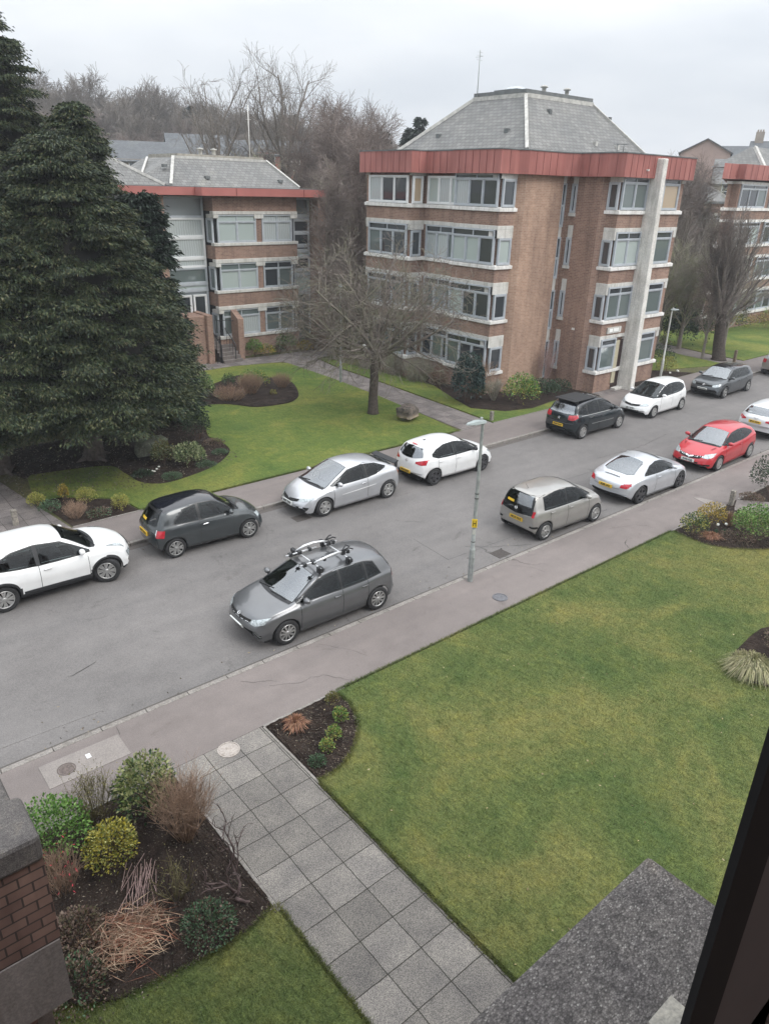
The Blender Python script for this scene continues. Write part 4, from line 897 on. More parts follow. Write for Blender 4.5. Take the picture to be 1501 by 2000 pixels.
# ---- grass blades on the near lawns
def pip(poly, X, Y):
    ins = np.zeros(len(X), bool); n = len(poly)
    for i in range(n):
        x1, y1 = poly[i]; x2, y2 = poly[i-1]
        c = ((y1 > Y) != (y2 > Y)) & (X < (x2-x1)*(Y-y1)/((y2-y1) or 1e-9)+x1); ins ^= c
    return ins
def blades(name, poly, n, box, mat, seed, h=.04, wd=.006):
    rs = np.random.default_rng(seed); X = rs.uniform(box[0], box[1], n); Y = rs.uniform(box[2], box[3], n); k = pip(poly, X, Y); X, Y = X[k], Y[k]; n = len(X)
    a = rs.uniform(0, 6.283, n); hh = h*rs.uniform(.5, 1.2, n); t = np.stack([np.cos(a), np.sin(a), 0*a], 1)*wd/2; l = rs.normal(0, h*.45, (n, 2))
    P_ = np.stack([X, Y, np.full(n, .027)], 1); T = P_+np.stack([l[:, 0], l[:, 1], hh], 1)
    return tag(quads_obj(name, np.stack([P_-t, P_+t, T], 1), mat, k=3), kind='stuff')

# ================================================================ SHRUBS AND PLANTS
M_STEMB = m_bark('brown stems', (.16, .11, .08)); M_STEMT = m_bark('tan stems', (.36, .25, .18)); M_STEMR = m_bark('red stems', (.35, .07, .07)); M_STEMO = m_bark('olive stems', (.17, .15, .08))
M_STEMP = m_bark('pinkish cut stems', (.34, .24, .22)); M_STEMG = m_bark('gnarled stems', (.11, .08, .075))
g_ = GREEN
LM = {
 'bright': leafmat('bright green leaves', [g_(.055, .13, .026), g_(.09, .20, .036), g_(.14, .27, .055), g_(.20, .33, .09)]),
 'yellow': leafmat('yellow variegated leaves', [g_(.08, .12, .02), g_(.30, .26, .03), g_(.48, .40, .05), g_(.42, .42, .16), g_(.17, .17, .03)]),
 'deep': leafmat('deep green leaves', [g_(.02, .05, .022), g_(.035, .08, .03), g_(.06, .11, .04)]),
 'pale': leafmat('pale new leaves', [g_(.24, .28, .11), g_(.36, .36, .17), g_(.13, .18, .05)]),
 'olive': leafmat('olive leaves', [g_(.10, .11, .03), g_(.16, .15, .05), g_(.22, .19, .08)]),
 'gold': leafmat('golden leaves', [g_(.36, .25, .03), g_(.48, .35, .06), g_(.22, .16, .03), g_(.10, .10, .03)]),
 'yball': leafmat('yellow green leaves', [g_(.28, .28, .06), g_(.42, .38, .10), g_(.16, .18, .04)]),
 'varieg': leafmat('cream and green leaves', [g_(.05, .09, .04), g_(.12, .17, .07), g_(.38, .40, .24), g_(.26, .31, .14)]),
 'mat': leafmat('grey green mat', [g_(.06, .12, .06), g_(.10, .17, .09), g_(.05, .09, .05)]),
 'dark': leafmat('dark hedge leaves', [g_(.015, .03, .018), g_(.03, .055, .03), g_(.05, .08, .04)]),
 'blue': M_BLUE,
 'dry': leafmat('dry grass blades', [g_(.30, .19, .12), g_(.40, .28, .18), g_(.22, .13, .08)]),
 'dryr': leafmat('rusty dry grass blades', [g_(.26, .12, .07), g_(.34, .20, .12), g_(.16, .07, .05)]),
 'straw': leafmat('straw stalks', [g_(.50, .37, .26), g_(.38, .25, .17), g_(.26, .10, .06)]),
 'dull': leafmat('dull brown litter', [g_(.14, .09, .07), g_(.20, .14, .11), g_(.09, .08, .04)]),
 'white': plain('white petals', (.8, .8, .74), .5), 'daff': leafmat('blue green leaf blades', [g_(.04, .10, .05), g_(.07, .14, .08)]),
 'tuft': leafmat('pale sedge blades', [g_(.20, .21, .09), g_(.34, .32, .17), g_(.45, .40, .26), g_(.12, .13, .06)]),
}
def stems(o, loc, n, r, h, mat, seed, fan=.6, tr=.006, forks=2):
    rr = random.Random(seed); m = MB()
    for i in range(n):
        a = rr.uniform(0, 6.28); q = rr.uniform(0, 1)**.5; hh = h*rr.uniform(.65, 1.05)
        b = Vector((math.cos(a)*q*r*(1-fan), math.sin(a)*q*r*(1-fan), 0)); t = Vector((math.cos(a)*q*r, math.sin(a)*q*r, hh*(1-.3*q*q)))
        mid_ = b.lerp(t, .5)+Vector((rr.gauss(0, .03), rr.gauss(0, .03), hh*.06)); m.tube([b, mid_, t], [tr, tr*.8, tr*.4], 3, 0, False)
        for k in range(forks):
            s = mid_.lerp(t, rr.uniform(0, .7)); e = s+Vector((rr.gauss(0, .12)*h, rr.gauss(0, .12)*h, rr.uniform(.12, .35)*h)); m.tube([s, e], [tr*.6, tr*.3], 3, 0, False)
    return m.build('stems', mat, o, local=True, fix=False)
def shrub(x, y, w_, h, kind, label, n=900, leaf=.05, seed=None, name='shrub', mix=None, mixf=0, z=0., squash=1, cat='shrub', group=None, stem=True, up=.5, fill=.34, lump=.16):
    seed = seed if seed is not None else int(abs(x*131+y*57)*10) % 9999
    rs = np.random.default_rng(seed); o = empty(name, (x, y, z), label, cat, group)
    d = rs.normal(size=(n, 3)); d[:, 2] = np.abs(d[:, 2])*1.0-.22; d /= np.linalg.norm(d, axis=1)[:, None]
    # lumpy outline: a few random bulges
    B_ = rs.normal(size=(7, 3)); B_ /= np.linalg.norm(B_, axis=1)[:, None]; amp = rs.uniform(-lump, lump*1.3, 7)
    rr_ = 1+(np.clip(d@B_.T-.55, 0, 1)/.45@amp)
    q = rs.uniform(0, 1, n)**fill*rr_
    P_ = d*q[:, None]*np.array([w_/2, w_/2*squash, h*.58]); P_[:, 2] += h*.42
    P_[:, 2] = np.maximum(P_[:, 2], .02)
    D = d+np.array([0, 0, up])+rs.normal(size=(n, 3))*.55
    V = leaf_quads(P_, D, leaf, leaf*.6, rs, .1)+np.array([x, y, z])
    mats = [LM[kind]]; mi = np.zeros(n, int)
    if mix: mats.append(LM[mix]); mi = ((rs.random(n) < mixf*(.4+1.2*np.clip(P_[:, 2]/h, 0, 1)))).astype(int)
    quads_obj('foliage', V, mats, mi, o)
    if stem: stems(o, None, 10, w_*.35, h*.7, M_STEMB, seed, .8, .008, 1)
    return o
def twigs(x, y, w_, h, mat, label, n=60, seed=1, fan=.75, tr=.005, forks=4, leaf=None, nl=0, name='twiggy_shrub', cat='shrub', lf=.03):
    o = empty(name, (x, y, 0), label, cat); stems(o, None, n, w_/2, h, mat, seed, fan, tr, forks)
    if leaf:
        rs = np.random.default_rng(seed); P_ = rs.normal(size=(nl, 3))*np.array([w_*.22, w_*.22, h*.16])+np.array([0, 0, h*.72]); D = rs.normal(size=(nl, 3))+np.array([0, 0, .6])
        quads_obj('foliage', leaf_quads(P_, D, lf, lf*.6, rs)+np.array([x, y, 0]), LM[leaf], None, o)
    return o
def tuft(x, y, w_, h, kind, label, n=500, seed=1, bend=.5, wid=.012, name='grass_clump', cat='plant', flat_=1.):
    rs = np.random.default_rng(seed); a = rs.uniform(0, 6.283, n); q = rs.uniform(0, 1, n)**.6
    r0 = q*w_*.22; r1 = q*w_*.5*rs.uniform(.7, 1.1, n); hh = h*rs.uniform(.6, 1.05, n)*(1-.35*q)
    c, s = np.cos(a), np.sin(a); t = np.stack([-s, c, 0*a], 1)*wid/2
    b = np.stack([c*r0, s*r0, 0*a], 1); m_ = np.stack([c*(r0*.5+r1*.5), s*(r0*.5+r1*.5), hh*.85], 1); e = np.stack([c*r1*1.05, s*r1*1.05, hh*(1-bend*q)], 1)
    V = np.concatenate([np.stack([b-t, b+t, m_+t, m_-t], 1), np.stack([m_-t, m_+t, e+t*.2, e-t*.2], 1)])+np.array([x, y, 0])
    o = quads_obj(name, V, LM[kind]); return tag(o, label, cat)
# near left bed
shrub(1.55, 9.55, 1.05, 1.0, 'bright', 'round bright green leafy shrub, the leftmost in the near bed', 2600, .055, name='shrub')
shrub(2.18, 8.8, .84, .8, 'yellow', 'round yellow variegated shrub in the dark soil of the near bed', 2300, .045)
shrub(2.98, 9.4, .95, 1.15, 'deep', 'tall green shrub with pale cream tips at the back of the near bed', 2200, .07, mix='pale', mixf=.6)
twigs(3.25, 8.55, 1.15, 1.35, M_STEMT, 'large brown twiggy bare shrub leaning over the slab path', 130, 4, .8, .0045, 7)
twigs(2.3, 9.8, .95, .95, M_STEMO, 'olive twiggy shrub with sparse leaves between two green shrubs by the pavement', 60, 5, .7, .006, 4, 'olive', 420)
twigs(2.66, 7.6, .75, .75, M_STEMO, 'small open bare rose bush in the middle of the near bed', 14, 6, .85, .009, 5, 'olive', 60)
shrub(2.78, 6.85, .82, .38, 'mat', 'low spreading green plant at the lawn edge of the near bed', 1500, .04, mix='dull', mixf=.2, stem=False)
rs_ = random.Random(3)
def bundle(x, y, ln, az, n, mat, label, spread=.35, w_=.3, lift=.12):
    m = MB()
    for i in range(n):
        a = az+rs_.gauss(0, spread*.4); b = Vector((x+rs_.gauss(0, w_*.4), y+rs_.gauss(0, w_*.4), rs_.uniform(.02, lift))); l = ln*rs_.uniform(.5, 1.1)
        m.tube([b, b+Vector((math.cos(a)*l, math.sin(a)*l, rs_.uniform(-.02, .12)))], [.006, .004], 4, 0, False)
    return tag(m.build('cut_stems', mat, fix=False), label, 'cut stems')
bundle(2.45, 8.35, .7, R(-115), 34, M_STEMP, 'bundle of pinkish cut stems lying below the yellow shrub', .5, .34)
o = empty('straw_heap', (1.85, 7.45, 0), 'rust brown and straw coloured heap of dead stalks on the near bed', 'dead plant')
rs = np.random.default_rng(9); n = 900; a = rs.normal(-.35, .9, n); P_ = rs.normal(size=(n, 3))*np.array([.24, .2, .04])+np.array([0, 0, .12]); D = np.stack([np.cos(a), np.sin(a), rs.normal(0, .15, n)-.1], 1)
V = leaf_quads(P_-D*.1, D, .34, .009, rs)+np.array([1.85, 7.45, 0]); V[:, :, 2] = np.maximum(V[:, :, 2], .03); quads_obj('stalks', V, LM['straw'], None, o)
twigs(1.42, 8.8, .6, .75, M_STEMT, 'tangle of thin thorny stems with red tips beside the near brick wall', 70, 12, .5, .004, 5, None)
n = 34; P_ = rs.normal(size=(n, 3))*np.array([.12, .22, .2])+np.array([.05, .05, .5]); o = empty('red_shoots', (1.42, 8.8, 0), 'bright red leafy shoots in the thorny tangle by the near wall', 'shrub'); quads_obj('foliage', leaf_quads(P_, rs.normal(size=(n, 3)), .07, .018, rs)+np.array([1.42, 8.8, 0]), plain('red shoots', (.45, .04, .06), .6), None, o)
shrub(1.32, 7.9, .75, .3, 'dull', 'flattened dull brown dead plant beside the straw heap', 1200, .05, stem=False)
shrub(1.05, 7.2, .9, .28, 'dull', 'low greyish dead ground plant at the foot of the near wall', 1200, .05, mix='mat', mixf=.35, stem=False)
# gnarled climbing branch at the path edge
m = MB(); rb = random.Random(14)
def gn(p, d, l, r, lv):
    pts = [p]; rad = [r]
    for i in range(4):
        d = (d+Vector((rb.gauss(0, .35), rb.gauss(0, .35), rb.gauss(0, .3)))).normalized(); pts.append(pts[-1]+d*l/4); rad.append(r*(1-.14*(i+1)))
    m.tube(pts, rad, 6, 0, True)
    if lv < 3:
        for k in range(3 if lv else 4): gn(pts[rb.choice((2, 3, 4))], (d+Vector((rb.gauss(0, .6), rb.gauss(0, .6), rb.gauss(.25, .4)))).normalized(), l*.62, r*.6, lv+1)
gn(Vector((3.35, 7.05, .05)), Vector((.25, .3, .6)).normalized(), .75, .024, 0); gn(Vector((3.4, 7.1, .05)), Vector((-.3, .4, .3)).normalized(), .5, .03, 1); gn(Vector((3.3, 7.0, .12)), Vector((.8, -.4, -.05)).normalized(), .6, .03, 2)
tag(m.build('gnarled_shrub', M_STEMG, fix=False), 'gnarled leafless branching shrub reaching over the slab path edge', 'shrub')
# bed beside the path
tuft(6.12, 9.68, .62, .32, 'dryr', 'brown grassy clump in the quarter circle bed by the pavement', 420, 3)
shrub(7.12, 9.85, .3, .26, 'olive', 'small green plant at the top corner of the quarter circle bed', 260, .045)
shrub(6.88, 9.28, .3, .36, 'bright', 'small upright green conifer, upper of three in the quarter circle bed', 420, .04, mix='yball', mixf=.3)
shrub(6.5, 8.95, .28, .34, 'yball', 'small yellow green conifer, middle of three in the quarter circle bed', 420, .035, mix='bright', mixf=.5)
shrub(6.2, 8.76, .27, .3, 'bright', 'small yellow green conifer, lowest of three in the quarter circle bed', 380, .035, mix='yball', mixf=.4)
shrub(5.86, 8.6, .3, .18, 'mat', 'low grey green plant nearest the slabs in the quarter circle bed', 320, .04, stem=False)
# right bed by the bollard
shrub(20.74, 9.55, .85, .75, 'yball', 'yellow green shrub left of the golden one in the right bed', 900, .06, mix='deep', mixf=.5)
shrub(21.85, 9.6, .95, .8, 'gold', 'golden orange shrub beside the stone bollard', 1300, .05)
shrub(21.95, 8.2, 1.45, 1.15, 'pale', 'large pale green shrub at the right picture edge beside the lawn', 2400, .07, mix='bright', mixf=.6)
tuft(20.95, 9.05, .8, .28, 'dryr', 'low rusty dry grass at the lawn edge of the right bed', 420, 5)
shrub(21.4, 8.55, 1.0, .22, 'dull', 'low dull brown heather in front of the large pale shrub', 900, .045, stem=False)
tuft(22.35, 9.2, .6, .6, 'dry', 'pale dry upright stalks behind the large pale shrub', 160, 6, .1)
for q, (tx, ty) in enumerate(((21.38, 9.12), (21.62, 8.98))):
    o = empty('white_flower', (tx, ty, 0), ('left' if q == 0 else 'right')+' one of two white flowers in the right bed', 'flower', 'white flowers in the right bed')
    t_ = tuft(tx, ty, .22, .26, 'daff', None, 40, 7+q, cat=None, name='leaves'); t_.parent = o; t_.matrix_parent_inverse = Matrix.Translation((-tx, -ty, 0))
    m = MB(); m.lathe((0, 0, .3), [(.0, 0), (.04, .02), (.045, .06), (.02, .09)], 8); m.build('bloom', LM['white'], o, local=True)
shrub(26.4, 9.6, 2.2, 1.4, 'dark', 'dark green hedge at the right edge behind the stone bollard', 2200, .07, squash=.7)
shrub(24.9, 9.7, .8, .35, 'dull', 'brown undergrowth in the bed right of the stone bollard', 700, .05, stem=False)
tuft(14.98, 4.97, 1.35, .62, 'tuft', 'arching pale sedge clump at the right edge of the big lawn', 1700, 8, .7, .012)
shrub(16.6, 5.0, .9, .35, 'dull', 'brown plant behind the sedge clump at the picture edge', 500, .05, stem=False)
# far left corner bed
for q, (x_, y_, w_, h_, k_, lb) in enumerate(((5.4, 23.6, .55, .5, 'yball', 'small round yellow shrub, leftmost of the four by the far slab path'), (6.28, 23.6, .34, .62, 'gold', 'thin upright yellow shrub between two round ones by the dark tree'),
      (6.76, 22.95, .62, .58, 'yball', 'round yellow shrub in the middle of the corner bed'), (7.47, 21.8, .6, .55, 'yball', 'round yellow shrub at the kerb end of the corner bed'))):
    shrub(x_, y_, w_, h_, k_, lb, 800, .045, group='yellow shrubs in the corner bed')
twigs(6.1, 22.0, .85, .6, M_STEMT, 'pinkish brown twiggy shrub in the corner bed above the white car', 90, 21, .7, .004, 5, 'dry', 300)
shrub(5.6, 23.0, .7, .35, 'mat', 'low grey green plant by the far slab path', 500, .05)
shrub(6.75, 21.75, .7, .25, 'mat', 'low green plant at the pavement edge of the corner bed', 400, .05, mix='dull', mixf=.4)
# bed under the conifers
shrub(11.0, 24.25, 1.2, .95, 'varieg', 'spotted cream and green shrub, the brighter right one by the dark conifers', 1300, .10)
shrub(10.3, 24.9, .9, .95, 'varieg', 'spotted cream and green shrub, the duller left one before the stone', 800, .09, mix='olive', mixf=.5)
for q, (x_, y_, w_, lb) in enumerate(((12.55, 24.75, .62, 'green mat plant farthest right in the bed by the conifers'), (11.5, 23.8, .72, 'green mat plant right below the spotted shrub'), (9.95, 23.4, .78, 'green mat plant farthest left along the lawn edge'))):
    shrub(x_, y_, w_, .2, 'mat', lb, 700, .04, stem=False, group='mat plants by the conifers')
shrub(12.6, 26.8, 1.15, 1.5, 'dark', 'dark rounded shrub at the foot of the conifers beside the lawn', 1600, .08)
shrub(9.2, 24.2, .7, .25, 'dark', 'low dark foliage left of the little white flowers', 400, .07, stem=False)
m = MB()
for q in range(5): m.lathe((9.6+.06*q*(-1)**q, 24.1+.04*q, .12+.02*q), [(.0, 0), (.05, .02), (.03, .05)], 6)
tag(m.build('white_flowers', LM['white']), 'cluster of little white flowers in the bed by the conifers', 'flowers')
shrub(12.9, 25.9, .9, .25, 'dull', 'brown leaf litter and stems in the bed right of the spotted shrub', 600, .05, stem=False)
# oval bed
shrub(15.75, 32.5, 1.2, 1.35, 'varieg', 'white and green leafy shrub at the left end of the oval bed', 1300, .10, mix='bright', mixf=.3)
twigs(16.7, 31.5, 2.0, .7, M_STEMT, 'rusty low dry shrub along the left front of the oval bed', 160, 31, .6, .008, 4, 'dryr', 900)
twigs(18.1, 31.9, 1.5, 1.1, M_STEMT, 'brown fine twigged shrub in the middle of the oval bed', 170, 32, .7, .006, 5, 'dry', 500)
shrub(18.9, 32.9, 1.4, 1.0, 'yball', 'yellowish green leafy shrub behind the brown one in the oval bed', 900, .08, mix='bright', mixf=.5)
shrub(17.9, 33.8, .7, .75, 'deep', 'small dark green shrub at the back of the oval bed', 400, .07)
twigs(20.0, 32.0, 1.2, .85, M_STEMT, 'pinkish brown twiggy shrub at the right end of the oval bed', 110, 33, .7, .006, 5, 'dry', 300)
shrub(18.85, 31.0, .35, .35, 'yball', 'tiny yellow green plant in the bare soil of the oval bed', 150, .05)
# in front of the low block
shrub(22.9, 39.75, 1.1, 1.1, 'bright', 'bright green shrub just right of the entrance steps', 700, .09)
shrub(23.5, 39.3, 1.2, .75, 'gold', 'yellow and green shrub in front of the bright green one by the steps', 700, .08, mix='bright', mixf=.3)
shrub(25.2, 39.6, 1.3, 1.35, 'bright', 'taller green shrub under the ground floor window', 800, .09, mix='deep', mixf=.4)
shrub(26.1, 39.0, 1.05, .75, 'gold', 'yellow orange shrub at the corner of the low block', 600, .07)
shrub(24.6, 39.6, .9, .5, 'dark', 'low dark plant between the green and the orange shrubs', 400, .07)
twigs(27.2, 39.2, 1.8, 1.2, M_STEMB, 'brown bare hedge right of the orange shrub', 120, 35, .6, .009, 4)
# in front of the tall block
shrub(26.0, 24.5, 1.55, 2.5, 'blue', 'tall blue green conifer shaped bush at the corner of the tall flats', 3200, .12, fill=.3, up=-.1)
twigs(27.4, 24.0, 1.1, 1.2, M_TWIG, 'pale forked bare shrub between the blue green bush and the yellow green one', 30, 36, .85, .016, 5, 'yball', 160)
shrub(28.0, 22.75, 1.65, 1.6, 'yball', 'large yellow green round shrub under the brick tower', 1500, .10, mix='bright', mixf=.6)
shrub(26.9, 24.7, .9, .9, 'deep', 'dark green shrub between the blue green bush and the wall', 500, .08)
twigs(27.7, 25.2, 1.6, 1.9, M_STEMT, 'reddish bare stemmed shrub against the wall below the white sill', 70, 37, .7, .010, 4)
shrub(29.9, 23.2, 2.2, .95, 'dark', 'dark low hedge left of the parked black car', 1400, .08, squash=.8, mix='mat', mixf=.25)
shrub(31.3, 23.1, 1.8, .75, 'dark', 'dark low hedge nearest the entrance of the tall flats', 900, .08, squash=.7)
twigs(31.6, 24.2, 1.1, 2.6, M_STEMP, 'thin bare pinkish shrub in the corner of the brick tower', 30, 38, .8, .010, 5)
for q, (x_, y_, lb) in enumerate(((27.0, 29.3, 'grey brown bare hedge at the near end under the sills'), (27.1, 31.2, 'grey brown bare hedge in the middle of the row under the sills'), (26.8, 33.2, 'grey brown bare hedge at the far end under the sills'))):
    twigs(x_, y_, 1.9, 1.35, M_TWIG, lb, 190, 40+q, .5, .008, 5, 'dull', 500)
shrub(27.0, 27.6, 1.1, .8, 'dull', 'brown leafless undergrowth by the corner of the white sill', 800, .07)
# right of the tall block
shrub(41.4, 23.3, 1.6, 1.5, 'dark', 'dark green bush behind the pale lamp post', 900, .09)
shrub(40.6, 22.3, 1.1, 1.1, 'yball', 'yellow green bush at the foot of the pale lamp post', 600, .08)
for q, (tx, ty) in enumerate(((40.3, 21.9), (41.1, 21.85), (41.2, 21.95))):
    m = MB(); m.lathe((tx, ty, .12), [(0, 0), (.07, .02), (.05, .09), (.01, .1)], 7); tag(m.build('white_flower', LM['white']), 'white flower in the soil by the pale lamp post', 'flower', 'white flowers by the lamp post')
shrub(49.6, 26.6, 2.1, 2.7, 'dark', 'dark conical evergreen left of the pollarded tree', 2200, .14, mix='blue', mixf=.5, fill=.25, up=-.1)
shrub(51.9, 25.9, 1.9, 2.5, 'dark', 'dark loose evergreen right against the pollarded trunk', 1300, .13, mix='deep', mixf=.4)
shrub(48.7, 27.3, .9, 2.9, 'dark', 'slim dark evergreen column behind the pale lamp head', 900, .12, fill=.25)
shrub(47.6, 27.0, 1.4, .9, 'dull', 'grey brown low shrub left of the conical evergreen', 600, .09, mix='deep', mixf=.3)
for q, (x_, y_, w_, h_, k_, mx_, lb) in enumerate(((62.3, 33, 2.2, 1.8, 'olive', 'dull', 'olive brown rounded shrub in the far garden'), (59.5, 28.3, 3.0, 1.4, 'deep', 'yball', 'green hedge with yellowish leaves in the far border'), (62.5, 26.5, 3.0, 1.2, 'yball', 'dryr', 'yellow and pink flowering border shrub'),
      (61.8, 28.6, 1.5, 1.9, 'dark', None, 'dark round bush behind the far border'), (66, 27, 3.2, 1.4, 'yball', 'bright', 'pale yellow green shrub at the right end of the far border'), (57, 30, 2.4, 1.5, 'olive', 'mat', 'grey green shrub beside the olive brown one'),
      (56, 36, 3.2, 1.6, 'deep', 'dull', 'dark green shrub far back behind the evergreens'), (52, 33.5, 2.6, 1.3, 'dark', 'dull', 'dark shrub behind the second bare tree'), (68, 33, 4, 1.6, 'dull', 'olive', 'brown shrubbery below the far brick flats'), (60, 38, 4, 1.8, 'dull', 'olive', 'brown shrubbery below the distant slate roof'),
      (28, 52, 3.2, 1.6, 'yball', 'bright', 'yellow green hedge glimpsed between the two blocks'), (33, 58, 5, 2.2, 'dull', 'olive', 'brown scrub between the two blocks'), (38, 56, 5, 2.4, 'dull', 'olive', 'brown scrub behind the tall flats'))):
    shrub(x_, y_, w_, h_, k_, lb, 1300, .12, mix=mx_, mixf=.45)

# ================================================================ STONES, POSTS, COVERS
def rock(x, y, sx, sy, sz, seed, mat, label, name='boulder', rz=0, top=None):
    rs = np.random.default_rng(seed); bm = bmesh.new(); bmesh.ops.create_icosphere(bm, subdivisions=4, radius=1)
    from mathutils import noise as nz
    for v in bm.verts:
        p = v.co.copy(); q = Vector([math.copysign(abs(c)**.45, c) for c in p]); k = 1+.22*nz.noise(p*1.3+Vector((seed, 0, 0)))+.09*nz.noise(p*4)+.04*nz.noise(p*11)
        v.co = Vector((q.x*sx*k, q.y*sy*k, max(-.1, q.z*sz*k)))
    me = bpy.data.meshes.new(name); bm.to_mesh(me); bm.free(); me.materials.append(mat)
    for p in me.polygons: p.use_smooth = True
    o = link_mesh(name, me); o.location = (x, y, sz*.7); o.rotation_euler = (0, 0, rz); worldbox_uv(me); return tag(o, label, 'boulder')
m = Mat('lichened boulder'); v = m.coords(); nz_ = m.noise(v, 5, 6, .7); geo = m.n('ShaderNodeNewGeometry'); sp = m.n('ShaderNodeSeparateXYZ'); m.l(v, sp.inputs[0])
k1 = m.ramp(nz_, [(.4, (.05, .045, .04)), (.6, (.16, .13, .11))]); k2 = m.ramp(nz_, [(.4, (.28, .21, .15)), (.6, (.5, .43, .33))])
m.col(m.mix(m.ramp(m.math('ADD', m.math('MULTIPLY', sp.outputs[2], .9), m.math('MULTIPLY', nz_, .6)), [(.2, (0, 0, 0)), (.38, (1, 1, 1))]), k2, k1)).set(Roughness=.9); m.bump(nz_, .8, .05); M_ROCK = m.m
rock(21.6, 23.95, .46, .38, .42, 3, M_ROCK, 'rough boulder with dark mossy top on the lawn beside the bare tree', rz=.3)
rock(10.35, 26.0, .62, .4, .42, 5, m_concrete('mossy stone', (.16, .17, .13), 12, .5, .5), 'rounded mossy grey stone at the edge of the dark conifers')
def bollard(x, y, w_, h, mat, label):
    m = MB(); m.prism([(x-w_/2, y-w_/2), (x+w_/2, y-w_/2), (x+w_/2, y+w_/2), (x-w_/2, y+w_/2)], -.1, h); o = m.build('bollard', mat, bevel=.02); return tag(o, label, 'bollard', 'short bollards by the paths')
M_BOLL = m_concrete('weathered bollard stone', (.26, .24, .21), 14, .6, .5)
bollard(24.15, 10.03, .15, .52, M_BOLL, 'stone bollard on the near pavement beside the golden shrub')
bollard(4.5, 22.6, .16, .5, M_BOLL, 'stone bollard on the far slab path behind the white car at the left')
bollard(24.75, 21.7, .15, .45, M_BOLL, 'stone bollard at the street end of the long path, behind the lamp head')
bollard(47.5, 21.6, .16, .75, plain('wooden bollard', (.17, .13, .09), .9, 0, .3, 12), 'dark wooden bollard on the far pavement near the pollarded tree')
def lamp_post(x, y, h, label, pale=False, arm=None, sign=False):
    o = empty('street_lamp', (x, y, 0), label, 'street lamp'); mt = M_STEELP if pale else M_STEEL
    m = MB(); m.lathe((0, 0, 0), [(.075, -.1), (.075, .95), (.07, .98), (.055, 1.0), (.048, 2.4), (.038, h)], 14); m.build('pole', mt, o, local=True)
    m = MB(); m.box(-.03, .03, -.085, -.07, .3, .75); m.build('hatch', mt, o, local=True)
    az = arm if arm is not None else 0; u = Vector((math.cos(az), math.sin(az), 0)); w_ = Vector((-u.y, u.x, 0))
    m = MB(); P_ = []
    for t, hw, th in ((-.09, .05, .05), (.0, .085, .08), (.2, .10, .085), (.42, .07, .05), (.48, .03, .02)):
        c = u*t+Vector((0, 0, h+.02)); P_ += [c-w_*hw, c+w_*hw, c+w_*hw*.7+Vector((0, 0, th)), c-w_*hw*.7+Vector((0, 0, th))]
    F_ = [(i*4+j, i*4+(j+1) % 4, (i+1)*4+(j+1) % 4, (i+1)*4+j) for i in range(4) for j in range(4)]+[(3, 2, 1, 0), (16, 17, 18, 19)]
    m.add(P_, F_, 0, False); hd = m.build('lamp_head', plain('lamp head grey', (.30, .34, .335), .5), o, local=True, bevel=.012)
    m = MB(); m.lathe((.05*u.x, .05*u.y, h+.1), [(.035, 0), (.035, .07), (.005, .08)], 8); m.build('light_sensor', mt, hd, local=True)
    m = MB(); c = u*.2; m.box(c.x-.08, c.x+.08, c.y-.06, c.y+.06, h+.0, h+.018); m.build('lens', plain('lamp lens', (.6, .62, .6), .2), hd, local=True)
    if sign:
        m = MB()
        for z_ in (2.55, 2.42, 1.18, .92): m.lathe((0, 0, z_), [(.05, 0), (.056, .0), (.056, .025), (.05, .025)], 12)
        m.build('clamp_band', plain('dark band', (.06, .06, .055), .6), o, local=True)
        bz = math.atan2(-y, -x); ux, uy = math.cos(bz), math.sin(bz); tx, ty = -uy, ux
        def plate(d0, d1, a0, a1, z0, z1, mt_, nm, par):
            q = MB(); q.obox((0, 0), (tx, ty), (ux, uy), a0, a1, z0, z1, d0, d1); return q.build(nm, mt_, par, local=True)
        pl = plate(.05, .058, -.07, .07, 1.62, 1.86, plain('yellow hydrant plate', (.75, .52, .03), .4), 'hydrant_sign', o)
        k_ = plain('black letter', (.02, .02, .02), .5)
        q = MB()
        for a0, a1, z0, z1 in ((-.04, -.025, 1.66, 1.82), (.025, .04, 1.66, 1.82), (-.025, .025, 1.73, 1.75)): q.obox((0, 0), (tx, ty), (ux, uy), a0, a1, z0, z1, .059, .062)
        q.build('lettering', k_, pl, local=True)
        plate(.05, .056, -.04, .04, 1.42, 1.56, plain('pale notice', (.5, .5, .46), .5), 'notice', o)
    return o
lamp_post(13.06, 11.72, 4.42, 'slim grey street lamp in the near pavement with a yellow hydrant plate', arm=R(168), sign=True)
lamp_post(23.3, 31.35, 4.95, 'thin grey lamp post beside the long slab path behind the bare tree', arm=R(60))
lamp_post(39.64, 22.1, 3.75, 'pale lamp post beside the right corner of the tall flats', True, arm=R(-20))
def cover(x, y, r, label, name='manhole_cover', mat=None, rz=0, ring=None, z=.012):
    m = MB(); m.lathe((x, y, z), [(0.001, .0), (r*.82, .0), (r*.82, -.006), (r*.88, -.006), (r*.88, .004), (r, .004), (r, -.03)], 24, smooth=False); return tag(m.build(name, mat or M_LEAD), label, 'cover')
cover(2.28, 11.27, .16, 'small round iron cover in the concrete slab by the kerb', mat=plain('rusty iron', (.12, .095, .085), .8, 0, .4, 30))
cover(4.79, 9.93, .21, 'pale round cover in the first slab of the path', mat=m_concrete('pale cover', (.4, .36, .33), 40, .3, .2))
m = MB(); m.box(2.66, 2.74, 11.3, 11.42, .010, .016); tag(m.build('white_marker', M_FRAMEW), 'small white square marker on the pavement slab', 'marker')
cover(13.05, 10.62, .2, 'dark round cover in the near pavement by the lawn', mat=plain('blue grey iron', (.12, .12, .13), .6, 0, .3, 20))
